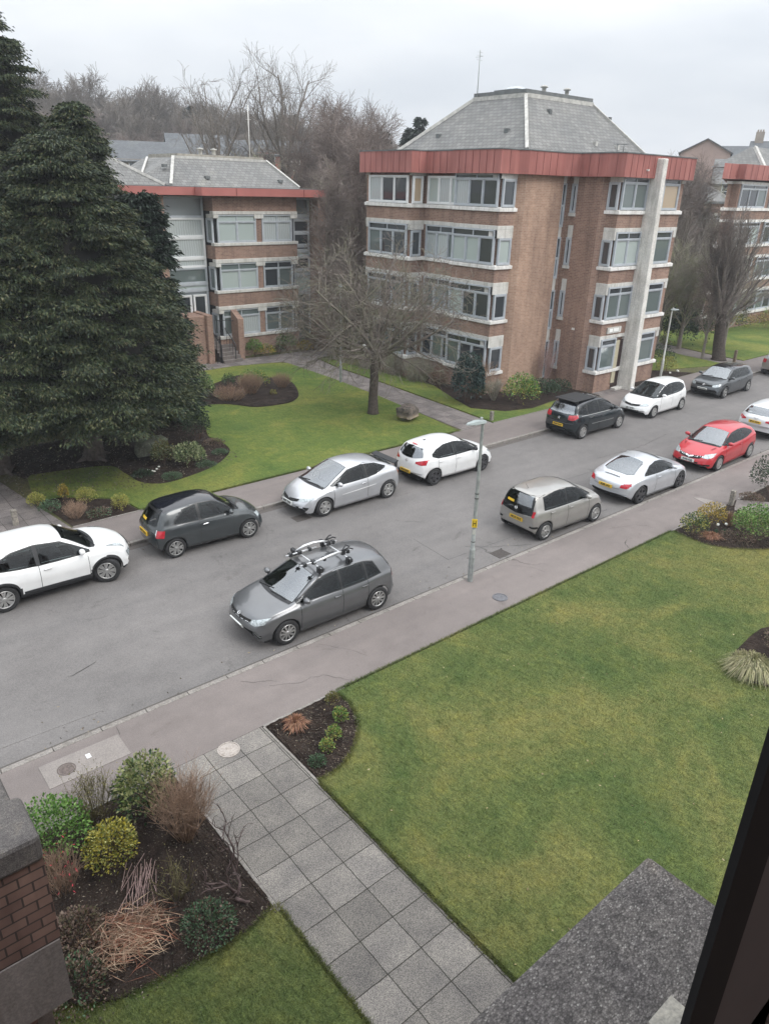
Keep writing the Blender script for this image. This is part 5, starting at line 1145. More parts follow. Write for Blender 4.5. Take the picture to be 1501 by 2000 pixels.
def grate(x, y, w_, d, label, rz=0):
    m = MB(); z = ROADZ+.012; m.box(-w_/2, w_/2, -d/2, d/2, ROADZ-.02, ROADZ+.006)
    for i in range(9):
        q = -w_/2+w_*(i+.5)/9; m.box(q-.014, q+.014, -d/2+.03, d/2-.03, ROADZ+.006, z)
    o = m.build('drain_grate', plain('drain iron', (.075, .065, .06), .8, 0, .4, 30)); o.location = (x, y, 0); o.rotation_euler = (0, 0, rz); return tag(o, label, 'drain', 'drain grates in the gutters')
grate(11.85, 18.05, .55, .42, 'rusty drain grate in the road in front of the silver coupe')
grate(15.1, 12.45, .5, .42, 'dark drain grate in the road by the near kerb')
grate(18.4, 12.6, .45, .35, 'drain grate in the gutter behind the silver sports car')
# fallen leaves and specks
rs = np.random.default_rng(5); n = 260
P_ = np.stack([rs.uniform(5.8, 22, n), rs.uniform(.8, 9.8, n), np.full(n, .035)], 1); D = np.concatenate([rs.normal(size=(n, 2)), np.full((n, 1), .15)], 1)
tag(quads_obj('fallen_leaves', leaf_quads(P_, D, .045, .03, rs), leafmat('fallen leaf', [g_(.40, .34, .16), g_(.5, .42, .26), g_(.22, .17, .08)])), kind='stuff')

# ================================================================ THE VIEWER'S OWN BUILDING
O_ = empty('apartment_building', (0, 0, 0), 'weathered brick and aggregate ledges of the nearest building at the bottom corners', 'building'); LOC[O_.name] = Vector((0, 0, 0))
m = MB(); m.box(-3, .63, .10, .262, 8.86, 8.98); m.build('window_ledge', M_AGG, O_, bevel=.006)
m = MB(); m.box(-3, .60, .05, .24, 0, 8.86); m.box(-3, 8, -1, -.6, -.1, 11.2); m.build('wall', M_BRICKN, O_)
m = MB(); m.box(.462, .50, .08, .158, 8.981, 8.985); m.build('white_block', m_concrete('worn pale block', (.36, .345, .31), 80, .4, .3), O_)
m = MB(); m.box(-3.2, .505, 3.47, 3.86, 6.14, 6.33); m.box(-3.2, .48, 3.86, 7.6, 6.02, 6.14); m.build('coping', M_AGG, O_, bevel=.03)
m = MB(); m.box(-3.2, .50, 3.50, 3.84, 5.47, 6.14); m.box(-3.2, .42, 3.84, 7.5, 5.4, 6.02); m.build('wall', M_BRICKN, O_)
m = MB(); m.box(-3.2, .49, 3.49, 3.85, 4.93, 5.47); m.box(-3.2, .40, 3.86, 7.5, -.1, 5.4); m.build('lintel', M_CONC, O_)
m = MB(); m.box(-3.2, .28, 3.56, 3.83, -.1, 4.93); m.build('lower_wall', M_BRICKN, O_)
m = MB(); m.box(-3.2, .34, 3.42, 3.56, 4.0, 4.25); m.build('sill', M_SILL, O_)
# window jamb: black gasket and dark grey metal frame
m = MB(); m.box(.358, .415, .098, .103, 8.9, 10.4); m.build('gasket', plain('black rubber gasket', (.004, .004, .005), .9), O_)
m = MB(); m.box(.4155, .60, .100, .106, 8.9, 10.4); m.build('window_frame', plain('dark grey window metal', (.15, .142, .145), .9, 0, .1, 3), O_)

blades('grass', LAWN_A, 430000, (5.6, 24.5, 1.6, 10.1), M_GRASS, 1)
blades('grass', LAWN_B, 60000, (.5, 3.72, 2.6, 7.2), M_GRASS, 2)
# ragged edges of the turf and litter on the soil
def edge_tufts(name, line, n, seed, h=.06):
    rs = np.random.default_rng(seed); L_ = np.array(line); seg = np.hypot(*np.diff(L_, axis=0).T); cum = np.concatenate([[0], np.cumsum(seg)]); s_ = rs.uniform(0, cum[-1], n)
    X = np.interp(s_, cum, L_[:, 0])+rs.normal(0, .022, n); Y = np.interp(s_, cum, L_[:, 1])+rs.normal(0, .022, n)
    a = rs.uniform(0, 6.283, n); hh = h*rs.uniform(.4, 1.2, n); t = np.stack([np.cos(a), np.sin(a), 0*a], 1)*.005; l = rs.normal(0, h*.6, (n, 2))
    P_ = np.stack([X, Y, np.full(n, .012)], 1); T = P_+np.stack([l[:, 0], l[:, 1], hh], 1)
    return tag(quads_obj(name, np.stack([P_-t, P_+t, T], 1), M_GRASS, k=3), kind='stuff')
edge_tufts('grass', [(5.64, 8.2), (5.62, 4), (5.62, 1)], 5200, 21); edge_tufts('grass', [(7.4, 10.1), (20.4, 10.1)], 8000, 22); edge_tufts('grass', bedcurve, 2600, 23); edge_tufts('grass', [(3.75, 6.6), (3.75, 2.5)], 3600, 24); edge_tufts('grass', lL, 2600, 25); edge_tufts('grass', bedR, 2400, 26)
edge_tufts('grass', [(7.9, 21.42), (22.4, 21.42)], 7000, 27, .07)
def litter(poly, n, box, seed, size=.035):
    rs = np.random.default_rng(seed); X = rs.uniform(box[0], box[1], n); Y = rs.uniform(box[2], box[3], n); k = pip(poly, X, Y); X, Y = X[k], Y[k]; n = len(X)
    P_ = np.stack([X, Y, rs.uniform(.035, .06, n)], 1); D = rs.normal(size=(n, 3)); D[:, 2] *= .2
    tag(quads_obj('leaf_litter', leaf_quads(P_, D, size, size*.45, rs), leafmat('bed litter', [g_(.05, .038, .03), g_(.09, .068, .052), g_(.17, .13, .10), g_(.04, .045, .025), g_(.07, .055, .045), g_(.28, .24, .19)])), kind='stuff')
litter([(.3, 6.5), (3.7, 6.5), (3.7, 10), (.3, 10)], 3600, (.3, 3.7, 6.5, 10), 31); litter([(5.66, 10.05)]+bedcurve, 1500, (5.6, 7.4, 8.2, 10), 32); litter([(20.4, 10), (20.5, 8.4), (24, 6.8), (24, 10)], 1500, (20.4, 24, 6.8, 10), 33, .045)
litter([(5, 30), (5, 24.5), (9, 23), (13, 24), (13.5, 30)], 4000, (5, 13.5, 23, 30), 34, .07); litter(ob, 1500, (14, 21.5, 29, 36), 35, .06)
# twigs and scraps lying on the asphalt
rs = np.random.default_rng(51); n = 420; P_ = np.stack([rs.uniform(-1, 45, n), 12.05+np.abs(rs.normal(0, .5, n)), np.full(n, ROADZ+.012)], 1); k_ = rs.random(n) < .4; P_[k_, 1] = 19.3-np.abs(rs.normal(0, .35, k_.sum()))
D = rs.normal(size=(n, 3)); D[:, 2] = .02; tag(quads_obj('leaf_litter', leaf_quads(P_, D, .06, .03, rs), leafmat('gutter litter', [g_(.10, .08, .06), g_(.22, .17, .11), g_(.36, .31, .24), g_(.06, .05, .04)])), kind='stuff')
# ================================================================ AIR
hz = MB(); hz.box(-410, 710, -310, 910, -1.3, 62); hzm = bpy.data.materials.new('haze'); hzm.use_nodes = True; hn = hzm.node_tree; hn.nodes.clear()
ho = hn.nodes.new('ShaderNodeOutputMaterial'); pv = hn.nodes.new('ShaderNodeVolumePrincipled'); pv.inputs['Density'].default_value = .0008; pv.inputs['Color'].default_value = (.86, .90, .96, 1); pv.inputs['Anisotropy'].default_value = 0
hn.links.new(pv.outputs[0], ho.inputs['Volume']); tag(hz.build('haze', hzm), kind='stuff')

# ================================================================ CARS
M_TYRE = plain('tyre rubber', (.02, .02, .021), .8, 0, .2, 20)
M_BLACKP = plain('black plastic', (.022, .023, .025), .6, 0, .2, 10)
M_UNDER = plain('car underside', (.010, .010, .010), .9)
M_RED = plain('red lamp lens', (.42, .018, .03), .12, 0, .3, 14, .5)
M_HEAD = plain('clear lamp glass', (.42, .46, .47), .08, .3, .5, 22, .6)
M_CHROME = plain('chrome trim', (.72, .73, .74), .15, .9, .05)
M_PLATEY = plain('yellow number plate', (.70, .45, .03), .4, 0, .04)
M_PLATEW = plain('white number plate', (.66, .68, .66), .4, 0, .04)
M_INK = plain('plate lettering black', (.02, .02, .02), .5)
def m_glazing(name, tint, base, ior):
    m = Mat(name); m.N.remove(m.b); o = m.N['Material Output']; t = m.n('ShaderNodeBsdfTransparent', Color=(*tint, 1)); g = m.n('ShaderNodeBsdfGlossy', Roughness=.02, Color=(.92, .96, 1, 1))
    ge = m.n('ShaderNodeNewGeometry'); dt = m.n('ShaderNodeVectorMath', operation='DOT_PRODUCT'); m.l(ge.outputs['Normal'], dt.inputs[0]); m.l(ge.outputs['Incoming'], dt.inputs[1])
    f = m.math('POWER', m.math('SUBTRACT', 1., m.math('ABSOLUTE', dt.outputs['Value'])), 4.5); k = m.math('ADD', m.math('MULTIPLY', f, 1-base), base); x = m.n('ShaderNodeMixShader'); m.l(k, x.inputs[0]); m.l(t.outputs[0], x.inputs[1]); m.l(g.outputs[0], x.inputs[2]); m.l(x.outputs[0], o.inputs[0]); return m.m
M_WIND = m_glazing('windscreen glass', (.42, .47, .46), .24, 1.55)
M_WINDD = m_glazing('clear windscreen glass', (.5, .54, .53), .06, 1.5)
M_SEAT = plain('dark seat fabric', (.055, .055, .06), .9, 0, .3, 12); M_CABIN = plain('cabin trim', (.04, .04, .042), .8)
M_SIDEB = plain('black window surround', (.008, .008, .009), .35)
M_SIDEG = m_glazing('car side glass', (.33, .37, .37), .035, 1.5)
def paint(name, c, metal=.0, rough=.28, coat=.8):
    m = Mat(name); v = m.coords(); n = m.noise(v, 2.5, 4); f = m.noise(v, 160, 1)
    m.col(m.ramp(n, [(.3, tuple(x*.94 for x in c)), (.7, tuple(min(1, x*1.05) for x in c))])).set(Roughness=rough, Metallic=metal, Coat_Weight=coat, Coat_Roughness=.04); return m.m
def interp(pts, x):
    """monotone piecewise smooth curve through pts"""
    xs = [p[0] for p in pts]; ys = [p[1] for p in pts]
    if x <= xs[0]: return ys[0]
    if x >= xs[-1]: return ys[-1]
    i = max(k for k in range(len(xs)-1) if xs[k] <= x); h = xs[i+1]-xs[i]; t = (x-xs[i])/h
    def sl(k):
        if k <= 0 or k >= len(xs)-1: return (ys[min(k+1, len(xs)-1)]-ys[max(k-1, 0)])/max(1e-6, (xs[min(k+1, len(xs)-1)]-xs[max(k-1, 0)]))
        a = (ys[k]-ys[k-1])/(xs[k]-xs[k-1]); b = (ys[k+1]-ys[k])/(xs[k+1]-xs[k])
        return 0 if a*b <= 0 else 2*a*b/(a+b)
    m0, m1 = sl(i), sl(i+1)
    return (2*t**3-3*t*t+1)*ys[i]+(t**3-2*t*t+t)*h*m0+(-2*t**3+3*t*t)*ys[i+1]+(t**3-t*t)*h*m1
def rim_mesh(r, style, w_):
    """spokes and lip of a wheel, axis along y, outer face at -y"""
    m = MB(); m.lathe((0, 0, 0), [(r*.99, .02), (r, -.0), (r*.97, -.015), (r*.90, -.008), (r*.88, .05), (.02, .07)], 32, 'y', 1)
    m.lathe((0, 0, 0), [(r*1.0, .0), (r*.985, -.02), (r*.90, -.012), (r*.89, .03)], 32, 'y', 0)
    n, wi, wo, split = {'ten': (10, .035, .050, 0), 'five': (5, .085, .11, 0), 'y5': (5, .07, .06, .26), 'multi': (8, .03, .045, .16), 'y6': (6, .045, .05, .22)}[style]
    k = r/.22
    for i in range(n):
        a = 2*math.pi*i/n
        for s in ((-1, 1) if split else (0,)):
            a0, a1 = a, a+s*split; A = (math.cos(a0), math.sin(a0)); Bq = (math.cos(a1), math.sin(a1)); tA = (-A[1], A[0]); tB = (-Bq[1], Bq[0]); P_ = []
            for (c, t_, rr_, ww, yy) in ((A, tA, r*.16, wi*k, -.012), (Bq, tB, r*.93, wo*k, -.010)):
                for sg, y_ in ((-.5, yy), (.5, yy), (.5, yy+.035), (-.5, yy+.035)): P_.append((c[0]*rr_+t_[0]*ww*sg, y_, c[1]*rr_+t_[1]*ww*sg))
            m.add(P_, [(0, 1, 5, 4), (1, 2, 6, 5), (2, 3, 7, 6), (3, 0, 4, 7)], 0)
    m.lathe((0, 0, 0), [(r*.24, .03), (r*.24, -.012), (r*.17, -.02), (.001, -.02)], 16, 'y', 0)
    return m
def seg7(ch):
    return None
def text_mesh(s, size):
    cu = bpy.data.curves.new('lettering', 'FONT'); cu.body = s; cu.size = size; cu.align_x = 'CENTER'; cu.align_y = 'CENTER'; cu.space_character = 1.05; cu.offset = .004*size/.08
    o = bpy.data.objects.new('tmp', cu); COL.objects.link(o); dg = bpy.context.evaluated_depsgraph_get(); me = bpy.data.meshes.new_from_object(o.evaluated_get(dg)); bpy.data.objects.remove(o); bpy.data.curves.remove(cu); return me
def make_car(sp):
    x, y, rz = sp['pos']; car = empty(sp['name'], (x, y, ROADZ), sp['label'], 'car', sp.get('group', 'cars parked along the kerbs'), rz)
    WB = sp['wb']; hw = sp['w']/2; wr = sp['wr']; fo, ro = sp['fo'], sp['ro']; xf, xr = WB/2+fo, -WB/2-ro
    top, belt, bot = sp['top'], sp['belt'], sp['bot']
    tum = sp.get('tum', .30); cf, cr_ = sp.get('cf', .30), sp.get('cr', .22); flare = sp.get('flare', .0)
    zend = sp.get('zend', (.42, .42))
    # stations: even along the arc of the top line
    xs = np.linspace(xr, xf, 900); zs = np.array([interp(top, q) for q in xs]); s = np.concatenate([[0], np.cumsum(np.hypot(np.diff(xs), np.diff(zs)))])
    st = list(np.interp(np.linspace(0, s[-1], sp.get('ns', 116)), s, xs))
    for wx in (-WB/2, WB/2): st += [wx+wr*1.12*math.cos(t) for t in np.linspace(0, math.pi, 15)]
    st = sorted(st); keep = [st[0]]
    for q in st[1:]:
        if q-keep[-1] > .006: keep.append(q)
    st = keep; L_ = xf-xr; rows = []
    def bl(q):     # how much a station is swept back, front and rear
        return max(0, (q-(xf-1.5))/1.5)**1.3 if q > 0 else -max(0, ((xr+1.2)-q)/1.2)**1.3
    NL, NG, NT = 9, 7, 8
    for q in st:
        t = interp(top, q); m_ = min(interp(belt, q), t-.012); 
        ef = max(0, 1-(xf-q)/.16); er = max(0, 1-(q-xr)/.14); e = max(ef, er)
        W_ = hw*(1-.10*abs(2*(q-(xf+xr)/2)/L_)**3.2)-.07*e**2.2
        b = bl(q); sweep = -cf*b if b > 0 else cr_*(-b)
        zb = interp(bot, q)+.06*e**2; h = max(0, t-m_)
        row = []
        def P_(yy, zz): row.append((q+sweep*(min(1, abs(yy)/hw))**2.4, yy, zz))
        xa = q+sweep*.9; arch = None
        for wx in (-WB/2, WB/2):
            dd = abs(xa-wx); ra = wr*1.13
            if dd < ra: arch = math.sqrt(ra*ra-dd*dd)+wr*.98
        zlo = max(zb, arch) if arch else zb
        zlo = min(zlo, m_-.03)
        fl = 0
        for wx in (-WB/2, WB/2): fl = max(fl, flare*math.exp(-((xa-wx)/(wr*1.25))**2))
        for i in range(NL):
            v = i/(NL-1); zz = zlo+(m_-.0-zlo)*v; va = max(0., min(1., (zz-zb)/max(.05, m_-zb)))
            prof = 1-.055*(1-va)**2.2-.045*max(0, va-.55)**1.5/.3 - (.02 if va > .97 else 0)
            crease = .010*math.exp(-((va-.62)/.10)**2)
            yy = (W_+fl*(1-max(0, va-.55)))*prof+crease*sp.get('crease', 1); P_(yy, zz)
        yb = row[-1][1]
        inset = .022 if h > .15 else .022*h/.15
        ye = max(.30*hw, yb-inset-tum*h-.05*min(1, h/.3)); crn = min(.42*h, .075)
        ze = t-crn
        for i in range(1, NG+1):
            v = i/NG; P_(yb-inset+(ye-(yb-inset))*(v**1.25), m_+(ze-m_)*(1-(1-v)**1.12))
        for i in range(1, NT+1):
            v = 1-i/NT; P_(ye*v, ze+crn*(1-v**2.2))
        rows.append(row)
    nr = len(rows[0]); V = []; F_ = []; MI = []; HOLE = []
    for side in (-1, 1):
        k = len(V)
        for r_ in rows: V += [(p[0], p[1]*side, p[2]) for p in r_]
        for i in range(len(rows)-1):
            for j in range(nr-1):
                f = [k+i*nr+j, k+(i+1)*nr+j, k+(i+1)*nr+j+1, k+i*nr+j+1]; F_.append(f if side == 1 else f[::-1])
                zz = sum(V[a][2] for a in f)/4; xm = sum(V[a][0] for a in f)/4
                mi = 0
                if sp.get('roofmat') and zz > interp(top, xm)-.085 and sp['roof'][0] < xm < sp['roof'][1] and j >= NL+NG-2: mi = 2
                clad = sp.get('clad', 0)
                if clad:
                    for wx in (-WB/2, WB/2):
                        if math.hypot(xm-wx, zz-wr) < wr*1.13+clad: mi = 1
                    if zz < interp(bot, xm)+clad*1.3: mi = 1
                elif zz < interp(bot, xm)+.035 and abs(xm) > WB/2+wr: mi = 1
                MI.append(mi)
    n0 = len(rows)*nr
    def inpoly(px_, pz_, poly):
        c = False; k_ = len(poly)
        for a_ in range(k_):
            (x1, y1), (x2, y2) = poly[a_], poly[a_-1]
            if (y1 > pz_) != (y2 > pz_) and px_ < (x2-x1)*(pz_-y1)/((y2-y1) or 1e-9)+x1: c = not c
        return c
    def shrink(poly, s_):
        cx0 = sum(p[0] for p in poly)/len(poly); cy0 = sum(p[1] for p in poly)/len(poly)
        ex = (max(p[0] for p in poly)-min(p[0] for p in poly))/2; ey = (max(p[1] for p in poly)-min(p[1] for p in poly))/2
        return [(cx0+(p[0]-cx0)*max(.1, 1-s_/ex), cy0+(p[1]-cy0)*max(.1, 1-s_/ey)) for p in poly]
    x0, x1, ya, yb_ = sp['wind']; sag = .07
    wbase = [(x0-sag*(abs(t)**2)*1.6, t*ya) for t in np.linspace(-1, 1, 13)]; wtop = [(x1-sag*.4*t*t, t*yb_) for t in np.linspace(-1, 1, 13)]
    H_side = [shrink(list(up)+list(lo)[::-1], .03) for up, lo in sp['side']]; H_top = [shrink(wtop+wbase[::-1], .035)]; H_rear = []
    if 'reartop' in sp: H_top.append(shrink(list(sp['reartop'][0])+list(sp['reartop'][1])[::-1], .035))
    if 'rear' in sp: H_rear.append(shrink(list(sp['rear'][0])+list(sp['rear'][1])[::-1], .035))
    keepF, keepM = [], []
    for f_, m_i in zip(F_, MI):
        c_ = [sum(V[a][q] for a in f_)/4 for q in range(3)]; v1 = Vector(V[f_[1]])-Vector(V[f_[0]]); v2 = Vector(V[f_[3]])-Vector(V[f_[0]]); nn_ = v1.cross(v2); nn_ = nn_.normalized() if nn_.length > 1e-9 else Vector((0, 0, 1))
        hole = False
        if abs(c_[1]) > .35 and abs(nn_.y) > .5: hole = any(inpoly(c_[0], c_[2], q) for q in H_side)
        if not hole and c_[2] > .85: hole = any(inpoly(c_[0], c_[1], q) for q in H_top) and abs(nn_.z) > .25
        if not hole and c_[0] < -.5 and abs(nn_.x) > .3: hole = any(inpoly(c_[1], c_[2], q) for q in H_rear)
        if hole: HOLE.append((f_, m_i))
        else: keepF.append(f_); keepM.append(m_i)
    for i in (0, len(rows)-1):
        for j in range(nr-1):
            f = [i*nr+j, i*nr+j+1, n0+i*nr+j+1, n0+i*nr+j]; F_.append(f); MI.append(0 if V[f[0]][2] > .3 else 1); keepF.append(f); keepM.append(MI[-1])
    full = bmesh.new(); fv = [full.verts.new(p) for p in V]
    for f in F_:
        try: full.faces.new([fv[a] for a in f])
        except ValueError: pass
    bmesh.ops.remove_doubles(full, verts=full.verts, dist=.0015); bmesh.ops.recalc_face_normals(full, faces=full.faces); bvh = BVHTree.FromBMesh(full); full.free()
    me = bpy.data.meshes.new('body'); F_, MI = keepF, keepM; me.from_pydata(V, [], F_)
    for m in (sp['paint'], M_BLACKP, sp.get('roofmat') or sp['paint']): me.materials.append(m)
    me.polygons.foreach_set('material_index', MI); me.polygons.foreach_set('use_smooth', [True]*len(F_))
    bm = bmesh.new(); bm.from_mesh(me); bmesh.ops.remove_doubles(bm, verts=bm.verts, dist=.0015); bmesh.ops.recalc_face_normals(bm, faces=bm.faces)
    for e_ in bm.edges:
        if len(e_.link_faces) == 2 and e_.calc_face_angle(0) > R(48): e_.smooth = False
    bmesh.ops.delete(bm, geom=[v_ for v_ in bm.verts if not v_.link_faces], context='VERTS'); bm.to_mesh(me); bm.free()
    body = link_mesh('body', me, car); LOC[body.name] = Vector((0, 0, 0)); LOC[car.name] = Vector((0, 0, 0))
    s_ = body.modifiers.new('skin', 'SOLIDIFY'); s_.thickness = .02; s_.offset = -1
    def hit(view, a, b):
        O, D = {'left': ((a, 3, b), (0, -1, 0)), 'right': ((a, -3, b), (0, 1, 0)), 'front': ((4, a, b), (-1, 0, 0)), 'rear': ((-4, a, b), (1, 0, 0)), 'top': ((a, b, 3), (0, 0, -1))}[view]
        p, n, _, _ = bvh.ray_cast(Vector(O), Vector(D))
        if p is None: return None
        if n.dot(Vector(D)) > 0: n = -n
        return p, n
    def decal(name, view, up, lo, mat, nu=10, nv=4, off=.006, parent=None, thick=0, skip=None):
        def rs_(L2, k):
            out_ = []
            for i in range(k):
                u = i/(k-1)*(len(L2)-1); j = min(len(L2)-2, int(u)); f = u-j; out_.append((L2[j][0]*(1-f)+L2[j+1][0]*f, L2[j][1]*(1-f)+L2[j+1][1]*f))
            return out_
        U, Lw = rs_(up, nu), rs_(lo, nu); pts = []
        for j in range(nv):
            for i in range(nu):
                f = j/(nv-1); a = U[i][0]*(1-f)+Lw[i][0]*f; b = U[i][1]*(1-f)+Lw[i][1]*f; h_ = hit(view, a, b)
                pts.append(None if h_ is None else h_[0]+h_[1]*off)
        m = MB(); idx = {}; vs = []
        for i, p in enumerate(pts):
            if p is not None: idx[i] = len(vs); vs.append(p)
        fs = []
        for j in range(nv-1):
            for i in range(nu-1):
                q = [j*nu+i, j*nu+i+1, (j+1)*nu+i+1, (j+1)*nu+i]
                if skip:
                    f1, f2 = j/(nv-1), (j+1)/(nv-1); cc = [(U[w_][0]*(1-f)+Lw[w_][0]*f, U[w_][1]*(1-f)+Lw[w_][1]*f) for w_ in (i, i+1) for f in (f1, f2)]; ax, az = sum(c[0] for c in cc)/4, sum(c[1] for c in cc)/4
                    if any(inpoly(ax, az, s_) for s_ in skip): continue
                if all(k in idx for k in q):
                    z_ = [pts[k] for k in q]
                    if max((z_[0]-z_[2]).length, (z_[1]-z_[3]).length) < .6: fs.append([idx[k] for k in q])
        if not fs: return None
        m.add(vs, fs, 0, True); o = m.build(name, mat, parent or body, local=True, fix=False)
        if thick: t_ = o.modifiers.new('t', 'SOLIDIFY'); t_.thickness = thick; t_.offset = 0
        return o
    # glass
    def both(fn):
        for v in ('right', 'left'): fn(v)
    allu = [p for (up, lo) in sp['side'] for p in up]; alll = [p for (up, lo) in sp['side'] for p in (lo if len(lo) == len(up) else lo)]
    allu = [(allu[0][0]+.03, allu[0][1]+.012)]+[(a, b+.02) for a, b in allu[1:-1]]+[(allu[-1][0]-.025, allu[-1][1]+.014)]; alll = [(alll[0][0]+.03, alll[0][1]-.016)]+[(a, b-.016) for a, b in alll[1:-1]]+[(alll[-1][0]-.025, alll[-1][1]-.014)]
    both(lambda v: decal('window_surround', v, allu, alll, M_SIDEB, 90, 18, .003, skip=[shrink(list(u_)+list(l_)[::-1], .045) for u_, l_ in sp['side']]))
    for (up, lo) in sp['side']:
        sx = lambda L2, dz: [(L2[0][0]+.022, L2[0][1]+dz)]+[(a, b+dz) for a, b in L2[1:-1]]+[(L2[-1][0]-.022, L2[-1][1]+dz)]
        both(lambda v: decal('side_window', v, up, lo, M_SIDEG, 9, 4, .008))
    yw = sp.get('yw', .60)
    x0, x1, ya, yb_ = sp['wind']      # base x, top x, half widths at base and top
    sag = .07
    base = [(x0-sag*(abs(t)**2)*1.6, t*ya) for t in np.linspace(-1, 1, 13)]; tp = [(x1-sag*.4*t*t, t*yb_) for t in np.linspace(-1, 1, 13)]
    gr = lambda L2, k: [(a+k, b*1.02) for a, b in L2]
    decal('screen_surround', 'top', gr(tp, -.02), gr(base, .02), M_SIDEB, 50, 22, .003, skip=[shrink(tp+base[::-1], .085)])
    decal('windscreen', 'top', tp, base, sp.get('windglass', M_WIND), 9, 5, .012)
    if 'cowl' in sp or True:
        b2 = [(a+.10, b*1.0) for a, b in base]; decal('cowl', 'top', base, b2, M_BLACKP, 25, 3, .007)
    for s2 in (0, 1):
        a = base[3+5*s2]; d = decal('wiper', 'top', [(a[0]+.03-.02*i, a[1]-.28+.14*i) for i in range(5)], [(a[0]+.055-.02*i, a[1]-.28+.14*i) for i in range(5)], M_BLACKP, 9, 2, .02, thick=.012)
    if 'rear' in sp: up, lo = sp['rear']; decal('screen_surround', 'rear', up, lo, M_SIDEB, 50, 16, .003, skip=[shrink(list(up)+list(lo)[::-1], .08)]); decal('rear_window', 'rear', up, lo, sp.get('rearglass', M_WIND), 9, 5, .012)
    if 'reartop' in sp: up, lo = sp['reartop']; decal('screen_surround', 'top', up, lo, M_SIDEB, 50, 16, .003, skip=[shrink(list(up)+list(lo)[::-1], .08)]); decal('rear_window', 'top', up, lo, M_WIND, 9, 5, .012)
    for nm, view, up, lo, mt in sp.get('decals', []):
        if view == 'sides': both(lambda v: decal(nm, v, up, lo, mt, 12, 4, .010))
        elif view in ('front2', 'rear2', 'top2'):
            for sg in (1, -1): decal(nm, view[:-1], [(a, b*sg) for a, b in up] if view == 'top2' else [(a*sg, b) for a, b in up], [(a, b*sg) for a, b in lo] if view == 'top2' else [(a*sg, b) for a, b in lo], mt, 14, 6, .011)
        else: decal(nm, view, up, lo, mt, 18, 5, .018)
    # door seams and handles
    for xd, za, zb_ in sp.get('seams', []):
        both(lambda v: decal('door_seam', v, [(xd-.006, za), (xd-.006, zb_)], [(xd+.006, za), (xd+.006, zb_)], M_UNDER, 10, 2, .003))
    for xh, zh in sp.get('handles', []):
        both(lambda v: decal('door_handle', v, [(xh-.09, zh+.014), (xh+.09, zh+.02)], [(xh-.09, zh-.014), (xh+.09, zh-.008)], sp.get('hmat', sp['paint']), 6, 3, .022, thick=.02))
    # mirrors
    xm, zm = sp['mirror']
    for sg, v in ((-1, 'right'), (1, 'left')):
        h_ = hit(v, xm, zm-.04); yy = h_[0].y if h_ else sg*hw*.93
        bmm = bmesh.new(); bmesh.ops.create_icosphere(bmm, subdivisions=2, radius=1)
        for v_ in bmm.verts: v_.co = Vector((v_.co.x*.075+(.03 if v_.co.x > 0 else 0)*0, v_.co.y*.115, v_.co.z*.075+.01)); v_.co += Vector((xm-.02, yy+sg*.13, zm+.02))
        mm = bpy.data.meshes.new('mirror'); bmm.to_mesh(mm); bmm.free(); mm.materials.append(sp.get('mirmat', sp['paint']))
        for p_ in mm.polygons: p_.use_smooth = True
        mo = link_mesh('mirror', mm, body)
        q = MB(); q.tube([(xm-.01, yy-sg*.02, zm-.05), (xm-.02, yy+sg*.08, zm-.02)], [.03, .025], 6); q.build('mirror_arm', M_BLACKP, mo, local=True)
    # plates
    for view, zc_, txt, mt, sz in sp.get('plates', []):
        h_ = hit(view, 0, zc_)
        if not h_: continue
        p, n = h_; n = Vector((n.x, 0, n.z)).normalized(); n = (n+Vector((1 if view == 'front' else -1, 0, 0))*1.5).normalized(); sg = 1 if view == 'front' else -1
        xa = Vector((0, sg, 0)); ya_ = n.cross(xa).normalized(); c = p+n*.03
        m = MB(); P_ = [c+xa*a*.26+ya_*b*.056+n*d for d in (-.03, .0) for a, b in ((-1, -1), (1, -1), (1, 1), (-1, 1))]; m.add(P_, [(0, 3, 2, 1), (4, 5, 6, 7), (0, 1, 5, 4), (1, 2, 6, 5), (2, 3, 7, 6), (3, 0, 4, 7)])
        po = m.build('number_plate', mt, body, local=True); tm = text_mesh(txt, sz); tm.materials.append(M_INK)
        to = bpy.data.objects.new('lettering', tm); COL.objects.link(to); to.parent = po
        to.matrix_local = Matrix(((xa.x, ya_.x, n.x, c.x+n.x*.004), (xa.y, ya_.y, n.y, c.y), (xa.z, ya_.z, n.z, c.z+n.z*.004), (0, 0, 0, 1)))
    # badge
    for view, zc_, kind, r_ in sp.get('badges', []):
        h_ = hit(view, 0, zc_)
        if not h_: continue
        p, n = h_; sg = 1 if view == 'front' else -1; n = Vector((n.x, 0, n.z)).normalized(); xa = Vector((0, sg, 0)); ya_ = n.cross(xa).normalized(); c = p+n*.012
        m = MB()
        if kind in ('vw', 'griffin', 'h'):
            k_ = 20; m.add([c+xa*math.cos(2*math.pi*i/k_)*r_*q+ya_*math.sin(2*math.pi*i/k_)*r_*q for q in (1, .84) for i in range(k_)], [(i, (i+1) % k_, k_+(i+1) % k_, k_+i) for i in range(k_)])
        L2 = {'vw': [((-.6, .62), (0, .08)), ((0, .08), (.6, .62)), ((-.85, .3), (-.35, -.75)), ((-.35, -.75), (0, -.05)), ((0, -.05), (.35, -.75)), ((.35, -.75), (.85, .3))],
              'v': [((-.9, .6), (0, -.7)), ((0, -.7), (.9, .6))], 'chev': [((-.9, -.2), (0, .7)), ((0, .7), (.9, -.2)), ((-.9, -.9), (0, 0)), ((0, 0), (.9, -.9))], 'griffin': [((-.6, 0), (.6, 0)), ((0, -.5), (.3, .5))],
              'h': [((-.5, -.6), (-.4, .6)), ((.5, -.6), (.4, .6)), ((-.45, 0), (.45, 0))], 'rings': []}[kind]
